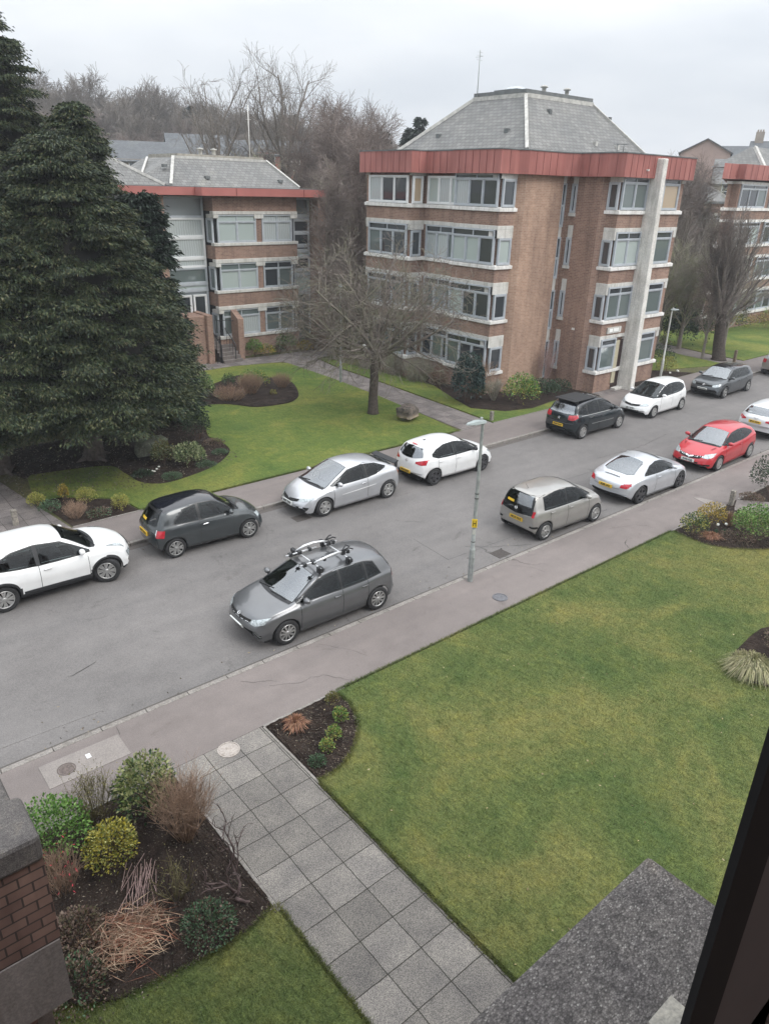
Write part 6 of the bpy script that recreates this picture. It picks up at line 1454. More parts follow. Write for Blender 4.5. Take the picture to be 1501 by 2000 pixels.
        for (a, b) in L2:
            A = c+xa*a[0]*r_+ya_*a[1]*r_+n*.003; Bq = c+xa*b[0]*r_+ya_*b[1]*r_+n*.003; m.tube([A, Bq], r_*.13, 5)
        if kind == 'rings':
            for q in (-1.5, -.5, .5, 1.5):
                cc = c+xa*q*r_*.75; k_ = 16; m.tube([cc+xa*math.cos(2*math.pi*i/k_)*r_*.5+ya_*math.sin(2*math.pi*i/k_)*r_*.5 for i in range(k_+1)], r_*.07, 4)
        m.build('badge', M_CHROME, body, local=True)
    # underbody and wheels
    m = MB(); m.box(-WB/2-ro*.55, WB/2+fo*.55, -hw*.62, hw*.62, .17, .62); m.box(-WB/2+wr*1.15, WB/2-wr*1.15, -hw*.86, hw*.86, .20, .6); m.build('underbody', M_UNDER, body, local=True)
    # cabin: floor, dashboard, seats, wheel
    xw, xt = sp['wind'][0], sp['wind'][1]; zr = max(z_ for _, z_ in top)
    m = MB(); m.box(-WB/2-.25, xw-.05, -hw*.80, hw*.80, .55, .60); m.box(xw-.42, xw-.02, -hw*.74, hw*.74, .60, .90); m.build('dashboard', M_CABIN, body, local=True, bevel=.03)
    for sx_, ys, wd_, hh_ in ((.02, -.37, .25, .02), (.02, .37, .25, .02), (-.82, -.30, .30, -.04), (-.82, .30, .30, -.04)):
        m = MB(); m.box(sx_-.10, sx_+.42, ys-wd_, ys+wd_, .60, .76)
        m.add([(sx_-.22, ys-wd_, .7), (sx_-.06, ys-wd_, .7), (sx_-.06, ys+wd_, .7), (sx_-.22, ys+wd_, .7), (sx_-.40, ys-wd_*.8, zr-.40+hh_), (sx_-.28, ys-wd_*.8, zr-.40+hh_), (sx_-.28, ys+wd_*.8, zr-.40+hh_), (sx_-.40, ys+wd_*.8, zr-.40+hh_)], [(0, 3, 2, 1), (4, 5, 6, 7), (0, 1, 5, 4), (1, 2, 6, 5), (2, 3, 7, 6), (3, 0, 4, 7)])
        m.box(sx_-.40, sx_-.30, ys-.12, ys+.12, zr-.37+hh_, zr-.19+hh_); m.build('car_seat', M_SEAT, body, local=True, bevel=.03)
    m = MB(); cw = Vector((xw-.50, -.36, .93)); m.tube([cw+Vector((math.sin(t)*-.08, math.cos(t)*.18, math.sin(t)*.17)) for t in np.linspace(0, 2*math.pi, 17)], .015, 5); m.tube([cw, cw+Vector((.15, 0, -.08))], .03, 6); m.build('steering_wheel', M_CABIN, body, local=True)
    rimr = wr*sp.get('rimk', .68); tw_ = .2
    rm = rim_mesh(rimr, sp.get('rim', 'multi'), tw_); first = None
    trk = hw-.115
    for wx in (-WB/2, WB/2):
        for sg in (-1, 1):
            we = bpy.data.objects.new('wheel', None); COL.objects.link(we); we.parent = car; we.location = (wx, sg*trk, wr); we.empty_display_size = .1; LOC[we.name] = Vector((0, 0, 0))
            st_ = R(sp.get('steer', 0)) if wx > 0 else 0
            we.rotation_euler = (0, 0, st_+(0 if sg < 0 else math.pi))
            if first is None:
                t_ = MB(); t_.lathe((0, 0, 0), [(rimr*.97, -.088), (rimr*1.04, -.10), (wr*.93, -.10), (wr*.985, -.085), (wr, -.05), (wr, .06), (wr*.98, .09), (wr*.9, .10), (rimr*.9, .09)], 36, 'y')
                to = t_.build('tyre', M_TYRE, we, local=True); ro_ = rm.build('rim', [sp.get('rimmat', M_CHROMEW), M_UNDER], we, local=True); ro_.location = (0, -.082, 0); first = (to, ro_)
            else:
                for q in first: c = q.copy(); COL.objects.link(c); c.parent = we
    if 'extra' in sp: sp['extra'](body, car, hit, decal)
    return car
M_CHROMEW = plain('alloy wheel', (.50, .50, .49), .3, .7, .12, 12)
M_ALLOYD = plain('dark alloy wheel', (.07, .07, .075), .35, .5, .2, 12)
M_ALLOYM = plain('two tone alloy wheel', (.36, .36, .35), .35, .6, .3, 12)
PW = paint('white paint', (.76, .765, .76), 0, .35)
P_GREY = paint('grey metallic paint', (.148, .152, .158), .55, .3); P_DG = paint('dark slate grey paint', (.05, .057, .06), .3, .25); P_SIL = paint('silver paint', (.52, .53, .55), .55, .32)
P_UP = paint('warm silver paint', (.36, .35, .33), .5, .33); P_TT = paint('bright silver paint', (.56, .58, .61), .5, .3); P_RED = paint('red paint', (.43, .014, .024), 0, .3); P_BLK = paint('black green paint', (.008, .014, .018), 0, .15)
P_DG2 = paint('dark grey metallic', (.075, .083, .09), .4, .28); P_ROOFK = paint('glossy black roof', (.008, .009, .014), 0, .1)
GOLF = dict(wb=2.637, w=1.79, wr=.315, fo=.85, ro=.715,
 top=[(-2.035, .45), (-2.03, .62), (-2.01, .80), (-1.97, .96), (-1.86, 1.14), (-1.69, 1.34), (-1.57, 1.395), (-1.2, 1.435), (-.4, 1.455), (.12, 1.43), (.40, 1.37), (.8, 1.16), (1.16, .965), (1.3, .935), (1.65, .885), (1.95, .80), (2.08, .70), (2.15, .58), (2.17, .45)],
 belt=[(-2.035, .6), (-1.9, .95), (-1.2, .94), (0, .90), (1.0, .87), (1.25, .85), (1.7, .78), (2.0, .68), (2.17, .42)], bot=[(-2.09, .32), (-1.8, .24), (1.6, .2), (2.1, .2), (2.17, .24)],
 side=[([(.98, .95), (.62, 1.15), (.30, 1.31), (-.22, 1.365)], [(.98, .935), (.6, .935), (.2, .94), (-.22, .94)]), ([(-.28, 1.365), (-.6, 1.365), (-.97, 1.345)], [(-.28, .94), (-.6, .945), (-.99, .955)]), ([(-1.02, 1.34), (-1.14, 1.32), (-1.26, 1.29)], [(-1.04, .96), (-1.2, .97), (-1.44, .985)])],
 wind=(1.17, .38, .68, .52), rear=([(-.46, 1.31), (0, 1.33), (.46, 1.31)], [(-.62, 1.0), (0, 1.01), (.62, 1.0)]),
 seams=[(-.25, .3, .92), (.93, .3, .86), (-1.01, .5, .93)], handles=[(-.08, .80), (-.90, .82)], mirror=(.83, .98))
def golf_extra(body, car, hit, decal):
    # roof bars and two upright cycle carriers
    rk = empty('roof_rack', car.location+Vector((0, 0, 0)), 'silver and black roof bars with two cycle carriers on the grey hatchback', 'roof rack', None, car.rotation_euler.z)
    LOC[rk.name] = Vector((0, 0, 0))
    def alu(nm, m): return m.build(nm, plain('brushed aluminium', (.62, .63, .64), .3, .5, .1), rk, local=True)
    def blk(nm, m): return m.build(nm, M_BLACKP, rk, local=True)
    for bx in (.22, -.62):
        z = 1.53; m = MB(); m.tube([(bx, -.66, z), (bx, -.3, z+.012), (bx, .3, z+.012), (bx, .66, z)], [.022]*4, 6); alu('cross_bar', m)
        m = MB()
        for sg in (-1, 1): m.box(bx-.055, bx+.055, sg*.56-.05, sg*.56+.05, 1.41, 1.56); m.box(bx-.04, bx+.04, sg*.66-.02, sg*.66+.02, 1.47, 1.56)
        blk('bar_foot', m)
    for cy, fl in ((.33, 1), (-.30, -1)):
        m = MB(); m.tube([(.62, cy, 1.60), (-.25, cy, 1.60)], .020, 6); m.tube([(-.5, cy, 1.60), (-.86, cy, 1.60)], .022, 6)
        m.tube([(.28, cy+.08*fl, 1.62), (.05, cy+.10*fl, 1.67), (-.2, cy+.09*fl, 1.69), (-.45, cy+.05*fl, 1.68), (-.62, cy+.02*fl, 1.64)], [.02, .034, .034, .03, .02], 6); alu('cycle_carrier', m)
        for xx, s_ in ((.50, .04), (.25, .05), (-.05, .03), (-.74, .035)): m = MB(); m.box(xx-s_, xx+s_, cy-.05, cy+.06, 1.565, 1.645); blk('clamp_block', m)
        m = MB(); m.box(-.65, -.55, cy-.05, cy+.06, 1.565, 1.66)
        m.tube([(-.55, cy+.05*fl, 1.68), (-.7, cy+.10*fl, 1.75), (-.8, cy+.16*fl, 1.71)], .018, 5); m.tube([(-.55, cy+.05*fl, 1.68), (-.72, cy-.04*fl, 1.76), (-.82, cy-.02*fl, 1.70)], .018, 5)
        blk('cycle_clamp', m)
make_car(dict(GOLF, name='parked_car', label='grey hatchback with cycle carriers on its roof', pos=(8.97, 13.13, math.pi+R(-1.6)), paint=P_GREY, rim='ten', extra=golf_extra,
 decals=[('headlight', 'front2', [(.42, .70), (.60, .74), (.76, .79)], [(.42, .63), (.60, .60), (.76, .66)], M_HEAD), ('grille', 'front', [(-.46, .705), (0, .70), (.46, .705)], [(-.46, .64), (0, .635), (.46, .64)], M_UNDER), ('grille_trim', 'front', [(-.45, .66), (0, .655), (.45, .66)], [(-.45, .648), (0, .643), (.45, .648)], M_CHROME),
  ('lower_grille', 'front', [(-.42, .40), (0, .40), (.42, .40)], [(-.46, .30), (0, .29), (.46, .30)], M_UNDER), ('bumper_trim', 'front', [(-.75, .285), (0, .27), (.75, .285)], [(-.75, .265), (0, .25), (.75, .265)], M_STEEL),
  ('fog_lamp', 'front2', [(.52, .40), (.76, .41)], [(.52, .33), (.76, .33)], M_UNDER), ('fog_trim', 'front2', [(.52, .375), (.76, .38)], [(.52, .36), (.76, .365)], M_STEEL), ('tail_light', 'rear2', [(.45, .90), (.62, .93), (.76, .94)], [(.45, .78), (.62, .76), (.76, .78)], M_RED),
  ('tail_light', 'sides', [(-1.83, .94), (-1.98, .93)], [(-1.78, .82), (-1.98, .78)], M_RED)],
 plates=[('front', .50, 'YY13 VWW', M_PLATEW, .095)], badges=[('front', .695, 'vw', .062)]))
make_car(dict(GOLF, name='parked_car', label='dark grey hatchback beside the pale lamp post and pollarded tree', pos=(39.62, 18.42, math.pi+R(.5)), paint=P_DG2, rim='five', rimmat=M_ALLOYM, roofmat=P_ROOFK, roof=(-1.7, .42),
 decals=[('headlight', 'front2', [(.45, .70), (.60, .74), (.76, .78)], [(.45, .63), (.60, .61), (.76, .66)], M_HEAD), ('grille', 'front', [(-.46, .71), (0, .70), (.46, .71)], [(-.46, .64), (0, .635), (.46, .64)], M_UNDER), ('lower_grille', 'front', [(-.7, .42), (0, .40), (.7, .42)], [(-.7, .29), (0, .28), (.7, .29)], M_UNDER), ('bumper_trim', 'front', [(-.72, .275), (0, .262), (.72, .275)], [(-.72, .255), (0, .242), (.72, .255)], M_CHROME)],
 plates=[('front', .50, 'SB17 OKE', M_PLATEW, .095)], badges=[('front', .69, 'vw', .062)]))
# white crossover at the left
make_car(dict(name='parked_car', label='white crossover with black wheel arches cut by the left picture edge', pos=(4.22, 18.52, R(-.6)), wb=2.53, w=1.80, wr=.345, fo=.84, ro=.76, paint=PW, rim='multi', steer=-22, windglass=M_WINDD, clad=.055, tum=.36, flare=.05, cf=.36, cr=.22,
 top=[(-2.03, .55), (-2.02, .85), (-1.97, 1.05), (-1.8, 1.36), (-1.6, 1.50), (-1.2, 1.55), (-.4, 1.585), (.05, 1.56), (.38, 1.46), (.75, 1.24), (1.05, 1.06), (1.3, 1.03), (1.7, .98), (1.95, .88), (2.05, .76), (2.1, .6), (2.11, .45)],
 belt=[(-2.03, .8), (-1.8, 1.06), (-1.2, 1.02), (-.4, .95), (.9, .95), (1.3, .94), (1.8, .86), (2.0, .72), (2.11, .5)], bot=[(-2.03, .36), (-1.7, .27), (1.5, .25), (2.05, .27), (2.11, .33)],
 side=[([(.88, 1.02), (.55, 1.22), (.25, 1.38), (-.32, 1.44)], [(.88, 1.0), (.5, .985), (.1, .985), (-.32, .99)]), ([(-.42, 1.44), (-.9, 1.40), (-1.3, 1.27), (-1.52, 1.16)], [(-.42, .995), (-.8, 1.02), (-1.2, 1.07), (-1.5, 1.13)])],
 wind=(1.08, .38, .66, .50), rear=([(-.42, 1.42), (0, 1.44), (.42, 1.42)], [(-.58, 1.12), (0, 1.12), (.58, 1.12)]),
 decals=[('pillar', 'sides', [(-.32, 1.44), (-.42, 1.44)], [(-.32, .99), (-.42, .99)], M_BLACKP), ('headlight', 'top2', [(1.72, .60), (1.5, .66), (1.34, .70)], [(1.82, .68), (1.6, .75), (1.36, .74)], M_HEAD), ('headlight', 'front2', [(.50, .70), (.72, .70)], [(.50, .54), (.72, .54)], M_HEAD), ('grille', 'front', [(-.40, .78), (0, .78), (.40, .78)], [(-.3, .62), (0, .60), (.3, .62)], M_UNDER), ('lower_grille', 'front', [(-.5, .48), (0, .47), (.5, .48)], [(-.5, .36), (0, .36), (.5, .36)], M_UNDER), ('sill_trim', 'sides', [(.82, .40), (-.8, .42)], [(.82, .33), (-.8, .33)], M_BLACKP)],
 seams=[(-.37, .35, .98), (.82, .35, .93)], handles=[(-.18, .86)], mirror=(.70, 1.06), plates=[('front', .55, 'SK14 FJX', M_PLATEW, .095)]))
# little dark city car with black roof
make_car(dict(name='parked_car', label='small dark grey car with rounded black roof, in front of the white crossover', pos=(8.68, 18.60, R(-2.0)), wb=2.30, w=1.63, wr=.30, fo=.66, ro=.60, paint=P_DG, rim='y6', rimmat=M_ALLOYM, rimk=.72, windglass=M_WINDD, tum=.33, roofmat=P_ROOFK, roof=(-1.6, .40), flare=.02, cf=.26, cr=.20,
 top=[(-1.75, .45), (-1.74, .75), (-1.68, .93), (-1.52, 1.18), (-1.40, 1.35), (-1.25, 1.42), (-.8, 1.475), (-.2, 1.49), (.2, 1.44), (.5, 1.28), (.78, 1.06), (.98, .97), (1.3, .92), (1.55, .80), (1.72, .64), (1.79, .52), (1.81, .4)],
 belt=[(-1.75, .7), (-1.5, .93), (-1.0, .95), (0, .93), (.8, .88), (1.2, .82), (1.55, .66), (1.81, .38)], bot=[(-1.75, .3), (-1.4, .23), (1.3, .2), (1.7, .2), (1.81, .26)],
 side=[([(.72, 1.0), (.42, 1.22), (.15, 1.36), (-.32, 1.39)], [(.72, .985), (.4, .975), (0, .975), (-.32, .975)]), ([(-.40, 1.385), (-.75, 1.33), (-1.08, 1.08)], [(-.40, .975), (-.75, .985), (-1.12, 1.0)])],
 wind=(.90, .36, .62, .50), rear=([(-.40, 1.36), (0, 1.38), (.40, 1.36)], [(-.52, .97), (0, .95), (.52, .97)]), rearglass=M_SIDEG,
 decals=[('tail_light', 'rear2', [(.60, .88), (.74, .88)], [(.62, .68), (.76, .68)], M_RED), ('light_trim', 'rear2', [(.575, .90), (.60, .90)], [(.595, .66), (.62, .66)], M_CHROME), ('headlight', 'front2', [(.52, .72), (.68, .74)], [(.54, .60), (.70, .60)], M_HEAD), ('boot_trim', 'rear', [(-.27, .80), (.27, .80)], [(-.27, .775), (.27, .775)], M_CHROME), ('rear_sticker', 'rear', [(.0, 1.07), (.28, 1.07)], [(0, 1.01), (.28, 1.01)], M_PLATEY), ('body_line', 'sides', [(.75, .86), (-.4, .885)], [(.75, .852), (-.4, .877)], P_GREY)],
 seams=[(-.38, .3, .97), (.66, .3, .9)], handles=[(-.22, .83)], hmat=M_CHROME, mirror=(.58, 1.0), mirmat=P_DG, plates=[('rear', .70, 'SN13 KZO', M_PLATEY, .09)]))
# silver coupe hatch
make_car(dict(name='parked_car', label='silver three door hatchback with sweeping windscreen and black rear spoiler facing left', pos=(13.86, 18.53, math.pi+R(-.6)), wb=2.635, w=1.77, wr=.318, fo=.90, ro=.72, paint=P_SIL, rim='y5', tum=.36, cf=.42, cr=.26,
 top=[(-2.04, .5), (-2.03, .75), (-1.98, .93), (-1.85, 1.02), (-1.6, 1.16), (-1.2, 1.32), (-.7, 1.42), (-.2, 1.45), (.2, 1.42), (.6, 1.27), (1.0, 1.08), (1.3, .945), (1.6, .85), (1.95, .70), (2.12, .58), (2.19, .48), (2.21, .38)],
 belt=[(-2.04, .7), (-1.8, .98), (-1.2, .98), (-.4, .92), (.6, .88), (1.2, .84), (1.6, .76), (2.0, .6), (2.21, .36)], bot=[(-2.04, .3), (-1.7, .2), (1.6, .17), (2.15, .16), (2.21, .19)],
 side=[([(1.0, .945), (.62, 1.13), (.28, 1.29), (-.38, 1.36)], [(1.0, .93), (.6, .93), (.1, .94), (-.38, .955)]), ([(-.46, 1.36), (-.8, 1.32), (-1.26, 1.14)], [(-.46, .96), (-.8, 1.0), (-1.2, 1.12)])],
 wind=(1.33, .30, .70, .50), reartop=([(-1.12, -.5), (-1.12, 0), (-1.12, .5)], [(-1.62, -.58), (-1.7, 0), (-1.62, .58)]),
 decals=[('grille', 'front', [(-.42, .62), (0, .585), (.42, .62)], [(-.40, .55), (0, .51), (.40, .55)], M_UNDER), ('headlight', 'front2', [(.44, .64), (.62, .66), (.76, .69)], [(.42, .56), (.62, .57), (.76, .61)], M_HEAD), ('lower_grille', 'front', [(-.52, .42), (0, .40), (.52, .42)], [(-.45, .26), (0, .25), (.45, .26)], M_UNDER), ('fog_lamp', 'front2', [(.62, .42), (.76, .40)], [(.64, .32), (.74, .32)], M_UNDER), ('tail_light', 'rear2', [(.40, .90), (.76, .90)], [(.50, .78), (.76, .80)], M_RED),
  ('side_moulding', 'sides', [(.65, .62), (-.75, .68)], [(.65, .60), (-.75, .66)], PW)],
 seams=[(-.42, .3, .93), (.95, .3, .86)], handles=[(-.25, .80)], hmat=M_CHROME, mirror=(.78, .96), plates=[('front', .47, 'SA07 ZVN', M_PLATEW, .095)], badges=[('front', .575, 'h', .045)],
 extra=lambda body, car, hit, decal: [(lambda m: (m.add([(-1.72, -.62, 1.10), (-1.92, -.62, 1.16), (-1.95, -.60, 1.14), (-1.95, .60, 1.14), (-1.92, .62, 1.16), (-1.72, .62, 1.10), (-1.72, -.62, 1.13), (-1.92, -.62, 1.19), (-1.92, .62, 1.19), (-1.72, .62, 1.13)], [(6, 7, 8, 9), (0, 5, 3, 2), (0, 1, 7, 6), (5, 9, 8, 4), (1, 4, 8, 7), (0, 6, 9, 5)]), m.box(-1.9, -1.8, -.6, -.55, .95, 1.12), m.box(-1.9, -1.8, .55, .6, .95, 1.12), m.build('spoiler', M_BLACKP, body, local=True)))(MB())]))
# white small hatch with black wheels
make_car(dict(name='parked_car', label='white five door hatchback with black wheels and red tail lights behind the lamp post', pos=(18.52, 18.42, R(.6)), wb=2.51, w=1.74, wr=.315, fo=.82, ro=.69, paint=PW, rim='y5', rimmat=M_ALLOYD, rimk=.72, tum=.34, cf=.34, cr=.30,
 top=[(-1.94, .5), (-1.93, .75), (-1.88, .95), (-1.72, 1.2), (-1.58, 1.37), (-1.42, 1.42), (-.9, 1.46), (-.3, 1.475), (.15, 1.43), (.5, 1.30), (.85, 1.10), (1.15, .97), (1.5, .90), (1.8, .78), (1.98, .64), (2.06, .52), (2.08, .4)],
 belt=[(-1.94, .75), (-1.7, .98), (-1.2, .96), (0, .93), (1.0, .89), (1.5, .80), (1.8, .68), (2.08, .42)], bot=[(-1.94, .33), (-1.6, .24), (1.5, .2), (1.95, .2), (2.08, .26)],
 side=[([(1.0, .975), (.6, 1.18), (.25, 1.33), (-.2, 1.375)], [(1.0, .96), (.6, .955), (.2, .955), (-.2, .96)]), ([(-.24, 1.375), (-.7, 1.36), (-1.1, 1.25), (-1.3, 1.13)], [(-.24, .96), (-.7, .97), (-1.1, .99), (-1.3, 1.07)])],
 wind=(1.1, .32, .66, .50), rear=([(-.45, 1.34), (0, 1.37), (.45, 1.34)], [(-.60, 1.06), (-.3, 1.0), (0, .985), (.3, 1.0), (.60, 1.06)]),
 decals=[('tail_light', 'rear2', [(.42, .90), (.62, .96), (.76, 1.0)], [(.42, .84), (.62, .80), (.76, .82)], M_RED), ('brake_light', 'rear', [(-.13, 1.405), (.13, 1.405)], [(-.13, 1.385), (.13, 1.385)], M_RED), ('diffuser', 'rear', [(-.7, .36), (0, .38), (.7, .36)], [(-.7, .27), (0, .27), (.7, .27)], M_BLACKP), ('headlight', 'front2', [(.50, .72), (.76, .78)], [(.50, .62), (.76, .66)], M_HEAD), ('roof_mark', 'top', [(-1.12, .04), (-1.0, .04)], [(-1.12, -.02), (-1.0, -.02)], M_BLACKP)],
 seams=[(-.22, .3, .95), (.88, .3, .9), (-1.1, .5, .96)], handles=[(-.08, .83), (-.98, .85)], mirror=(.74, .99), mirmat=M_BLACKP, plates=[('rear', .50, 'SF16 UAX', M_PLATEY, .09)], badges=[('rear', .88, 'griffin', .055)]))
# small warm silver five door
make_car(dict(name='parked_car', label='small warm silver car with black glass tailgate, just beyond the lamp post', pos=(18.12, 13.0, R(-2.0)), wb=2.42, w=1.65, wr=.30, fo=.59, ro=.56, paint=P_UP, rim='multi', tum=.30, cf=.24, cr=.13,
 top=[(-1.78, .45), (-1.77, .8), (-1.73, 1.0), (-1.64, 1.25), (-1.54, 1.43), (-1.40, 1.47), (-.9, 1.495), (-.3, 1.50), (.15, 1.46), (.5, 1.33), (.82, 1.13), (1.05, 1.0), (1.35, .95), (1.6, .84), (1.74, .68), (1.79, .5), (1.80, .4)],
 belt=[(-1.78, .8), (-1.6, .96), (-1.0, .95), (0, .93), (.9, .91), (1.3, .86), (1.6, .72), (1.80, .42)], bot=[(-1.78, .3), (-1.5, .23), (1.3, .2), (1.75, .22), (1.80, .28)],
 side=[([(.90, 1.0), (.55, 1.20), (.25, 1.35), (-.22, 1.41)], [(.90, .975), (.5, .97), (.1, .97), (-.22, .97)]), ([(-.26, 1.41), (-.7, 1.40), (-1.22, 1.33)], [(-.26, .97), (-.7, .975), (-1.26, .985)])],
 wind=(.98, .36, .63, .52), rear=([(-.53, 1.40), (0, 1.415), (.53, 1.40)], [(-.62, .84), (0, .80), (.62, .84)]), rearglass=M_SIDEG,
 decals=[('rear_screen', 'rear', [(-.46, 1.38), (0, 1.39), (.46, 1.38)], [(-.52, 1.08), (0, 1.08), (.52, 1.08)], M_WIND), ('tail_light', 'rear2', [(.60, .98), (.66, .98)], [(.60, .80), (.67, .80)], M_RED), ('rear_sticker', 'rear', [(.14, 1.14), (.42, 1.14)], [(.14, 1.07), (.42, 1.07)], M_PLATEY), ('bumper_vent', 'rear2', [(.55, .50), (.76, .52)], [(.55, .45), (.76, .44)], M_UNDER), ('headlight', 'front2', [(.50, .72), (.70, .78)], [(.50, .6), (.70, .6)], M_HEAD), ('window_sill', 'sides', [(.9, .955), (-1.3, .965)], [(.9, .935), (-1.3, .945)], M_CHROMEW)],
 seams=[(-.24, .3, .95), (.78, .3, .9), (-1.05, .5, .93)], handles=[(-.08, .84), (-.95, .86)], mirror=(.66, 1.0), plates=[('rear', .60, 'HK19 PXZ', M_PLATEY, .09)], badges=[('rear', .95, 'vw', .06)],
 extra=lambda body, car, hit, decal: (lambda m: (m.tube([(-1.28, 0, 1.47), (-1.42, 0, 1.66)], [.008, .004], 5), m.build('aerial', M_BLACKP, body, local=True)))(MB())))
# silver sports coupe
make_car(dict(name='parked_car', label='silver sports coupe with large sloping rear window and dark wheels', pos=(23.08, 12.98, R(-.9)), wb=2.468, w=1.84, wr=.33, fo=.86, ro=.85, paint=P_TT, rim='five', rimmat=M_ALLOYD, rimk=.74, tum=.44, flare=.035, cf=.36, cr=.34,
 top=[(-2.08, .42), (-2.07, .62), (-2.02, .78), (-1.85, .88), (-1.6, .95), (-1.25, 1.12), (-.8, 1.28), (-.4, 1.345), (-.05, 1.35), (.25, 1.30), (.6, 1.13), (.92, .96), (1.2, .90), (1.6, .83), (1.88, .72), (2.02, .58), (2.09, .42)],
 belt=[(-2.08, .62), (-1.8, .82), (-1.2, .89), (-.5, .90), (.4, .87), (1.0, .83), (1.5, .76), (1.85, .64), (2.09, .38)], bot=[(-2.08, .3), (-1.7, .2), (1.5, .16), (2.0, .18), (2.09, .22)],
 side=[([(.78, .95), (.45, 1.13), (.15, 1.235), (-.2, 1.25)], [(.78, .925), (.4, .925), (.1, .93), (-.2, .93)]), ([(-.215, 1.25), (-.6, 1.18), (-1.0, .98)], [(-.215, .93), (-.6, .94), (-1.02, .955)])],
 wind=(.94, .18, .66, .46), reartop=([(-.66, -.44), (-.64, 0), (-.66, .44)], [(-1.38, -.58), (-1.50, -.4), (-1.52, 0), (-1.50, .4), (-1.38, .58)]),
 decals=[('tail_light', 'rear2', [(.52, .74), (.70, .77), (.76, .80)], [(.50, .64), (.70, .63), (.76, .66)], M_RED), ('tail_light', 'sides', [(-1.72, .80), (-1.9, .77)], [(-1.75, .72), (-1.9, .66)], M_RED), ('spoiler_seam', 'top', [(-1.72, -.30), (-1.72, .30)], [(-1.75, -.30), (-1.75, .30)], M_UNDER), ('rear_skirt', 'rear', [(-.74, .36), (0, .36), (.74, .36)], [(-.74, .25), (0, .24), (.74, .25)], M_BLACKP), ('headlight', 'front2', [(.55, .66), (.76, .70)], [(.55, .58), (.76, .6)], M_HEAD), ('boot_seam', 'rear2', [(.0, .585), (.5, .60)], [(0, .575), (.5, .59)], M_UNDER)],
 seams=[(-.40, .3, .9), (.80, .3, .85)], handles=[(-.22, .78)], mirror=(.60, .95), plates=[('rear', .62, 'SL08 LFU', M_PLATEY, .09)],
 extra=lambda body, car, hit, decal: (lambda m: (m.lathe((-.52, 0, 1.325), [(.03, 0), (.02, .05), (.001, .06)], 8), m.build('aerial', P_TT, body, local=True)))(MB())))
# red three door
make_car(dict(name='parked_car', label='bright red three door hatchback with a wide chrome grille bar facing left', pos=(28.52, 12.97, math.pi+R(1.2)), wb=2.614, w=1.753, wr=.315, fo=.93, ro=.75, paint=P_RED, rim='multi', tum=.37, cf=.38, cr=.26,
 top=[(-2.05, .5), (-2.04, .78), (-1.99, .95), (-1.8, 1.13), (-1.6, 1.28), (-1.3, 1.36), (-.8, 1.41), (-.3, 1.42), (.12, 1.39), (.5, 1.25), (.9, 1.05), (1.18, .94), (1.5, .88), (1.9, .76), (2.1, .64), (2.2, .50), (2.23, .38)],
 belt=[(-2.05, .75), (-1.8, 1.0), (-1.2, .97), (-.2, .92), (.8, .87), (1.3, .82), (1.8, .70), (2.1, .56), (2.23, .36)], bot=[(-2.05, .3), (-1.7, .22), (1.6, .18), (2.15, .18), (2.23, .22)],
 side=[([(.95, .965), (.6, 1.12), (.22, 1.28), (-.42, 1.33)], [(.95, .945), (.6, .94), (.1, .95), (-.42, .965)]), ([(-.45, 1.33), (-.9, 1.29), (-1.38, 1.13)], [(-.45, .965), (-.9, 1.0), (-1.36, 1.09)])],
 wind=(1.18, .30, .68, .52), rear=([(-.45, 1.26), (0, 1.28), (.45, 1.26)], [(-.55, 1.05), (0, 1.05), (.55, 1.05)]),
 decals=[('headlight', 'front2', [(.50, .70), (.66, .74), (.76, .76)], [(.46, .60), (.66, .58), (.76, .64)], M_HEAD), ('grille', 'front', [(-.46, .66), (0, .62), (.46, .66)], [(-.42, .57), (0, .52), (.42, .57)], M_UNDER), ('grille_bar', 'front', [(-.47, .655), (-.12, .63), (0, .60), (.12, .63), (.47, .655)], [(-.47, .615), (-.12, .59), (0, .545), (.12, .59), (.47, .615)], M_CHROME), ('lower_grille', 'front', [(-.40, .43), (0, .41), (.40, .43)], [(-.34, .28), (0, .27), (.34, .28)], M_UNDER), ('fog_lamp', 'front2', [(.55, .37), (.76, .38)], [(.55, .31), (.76, .31)], M_UNDER), ('bonnet_vent', 'top2', [(1.55, .52), (1.30, .58)], [(1.55, .56), (1.34, .63)], plain('dark red', (.2, .005, .01), .4))],
 seams=[(-.44, .3, .95), (.92, .3, .88)], handles=[(-.26, .82)], mirror=(.76, .97), plates=[('front', .46, 'SV06 KZJ', M_PLATEW, .095)], badges=[('front', .60, 'v', .055)]))
# pale estate cut by the right edge
make_car(dict(GOLF, name='parked_car', label='white car seen from behind at the right edge beyond the red one', pos=(34.65, 13.35, R(1.0)), paint=paint('pearl white paint', (.66, .68, .69), .1, .3), rim='multi', wb=2.63, ro=.83, fo=.85,
 top=[(-2.15, .5), (-2.14, .75), (-2.10, .95), (-1.98, 1.05), (-1.72, 1.34), (-1.55, 1.40), (-1.2, 1.43), (-.4, 1.455), (.12, 1.43), (.40, 1.37), (.8, 1.16), (1.16, .965), (1.3, .935), (1.65, .885), (1.95, .80), (2.08, .70), (2.15, .58), (2.17, .45)],
 rear=([(-.50, 1.33), (0, 1.35), (.50, 1.33)], [(-.64, 1.06), (0, 1.06), (.64, 1.06)]),
 decals=[('tail_light', 'rear2', [(.42, .88), (.62, .92), (.76, .95)], [(.42, .82), (.62, .78), (.76, .80)], M_RED), ('rear_skirt', 'rear', [(-.75, .40), (0, .38), (.75, .40)], [(-.75, .27), (0, .26), (.75, .27)], M_BLACKP), ('rear_sticker', 'rear', [(.3, 1.13), (.5, 1.13)], [(.3, 1.08), (.5, 1.08)], M_HEAD)],
 plates=[('rear', .78, 'SP15 XDA', M_PLATEY, .09)], badges=[('rear', .93, 'rings', .06)]))
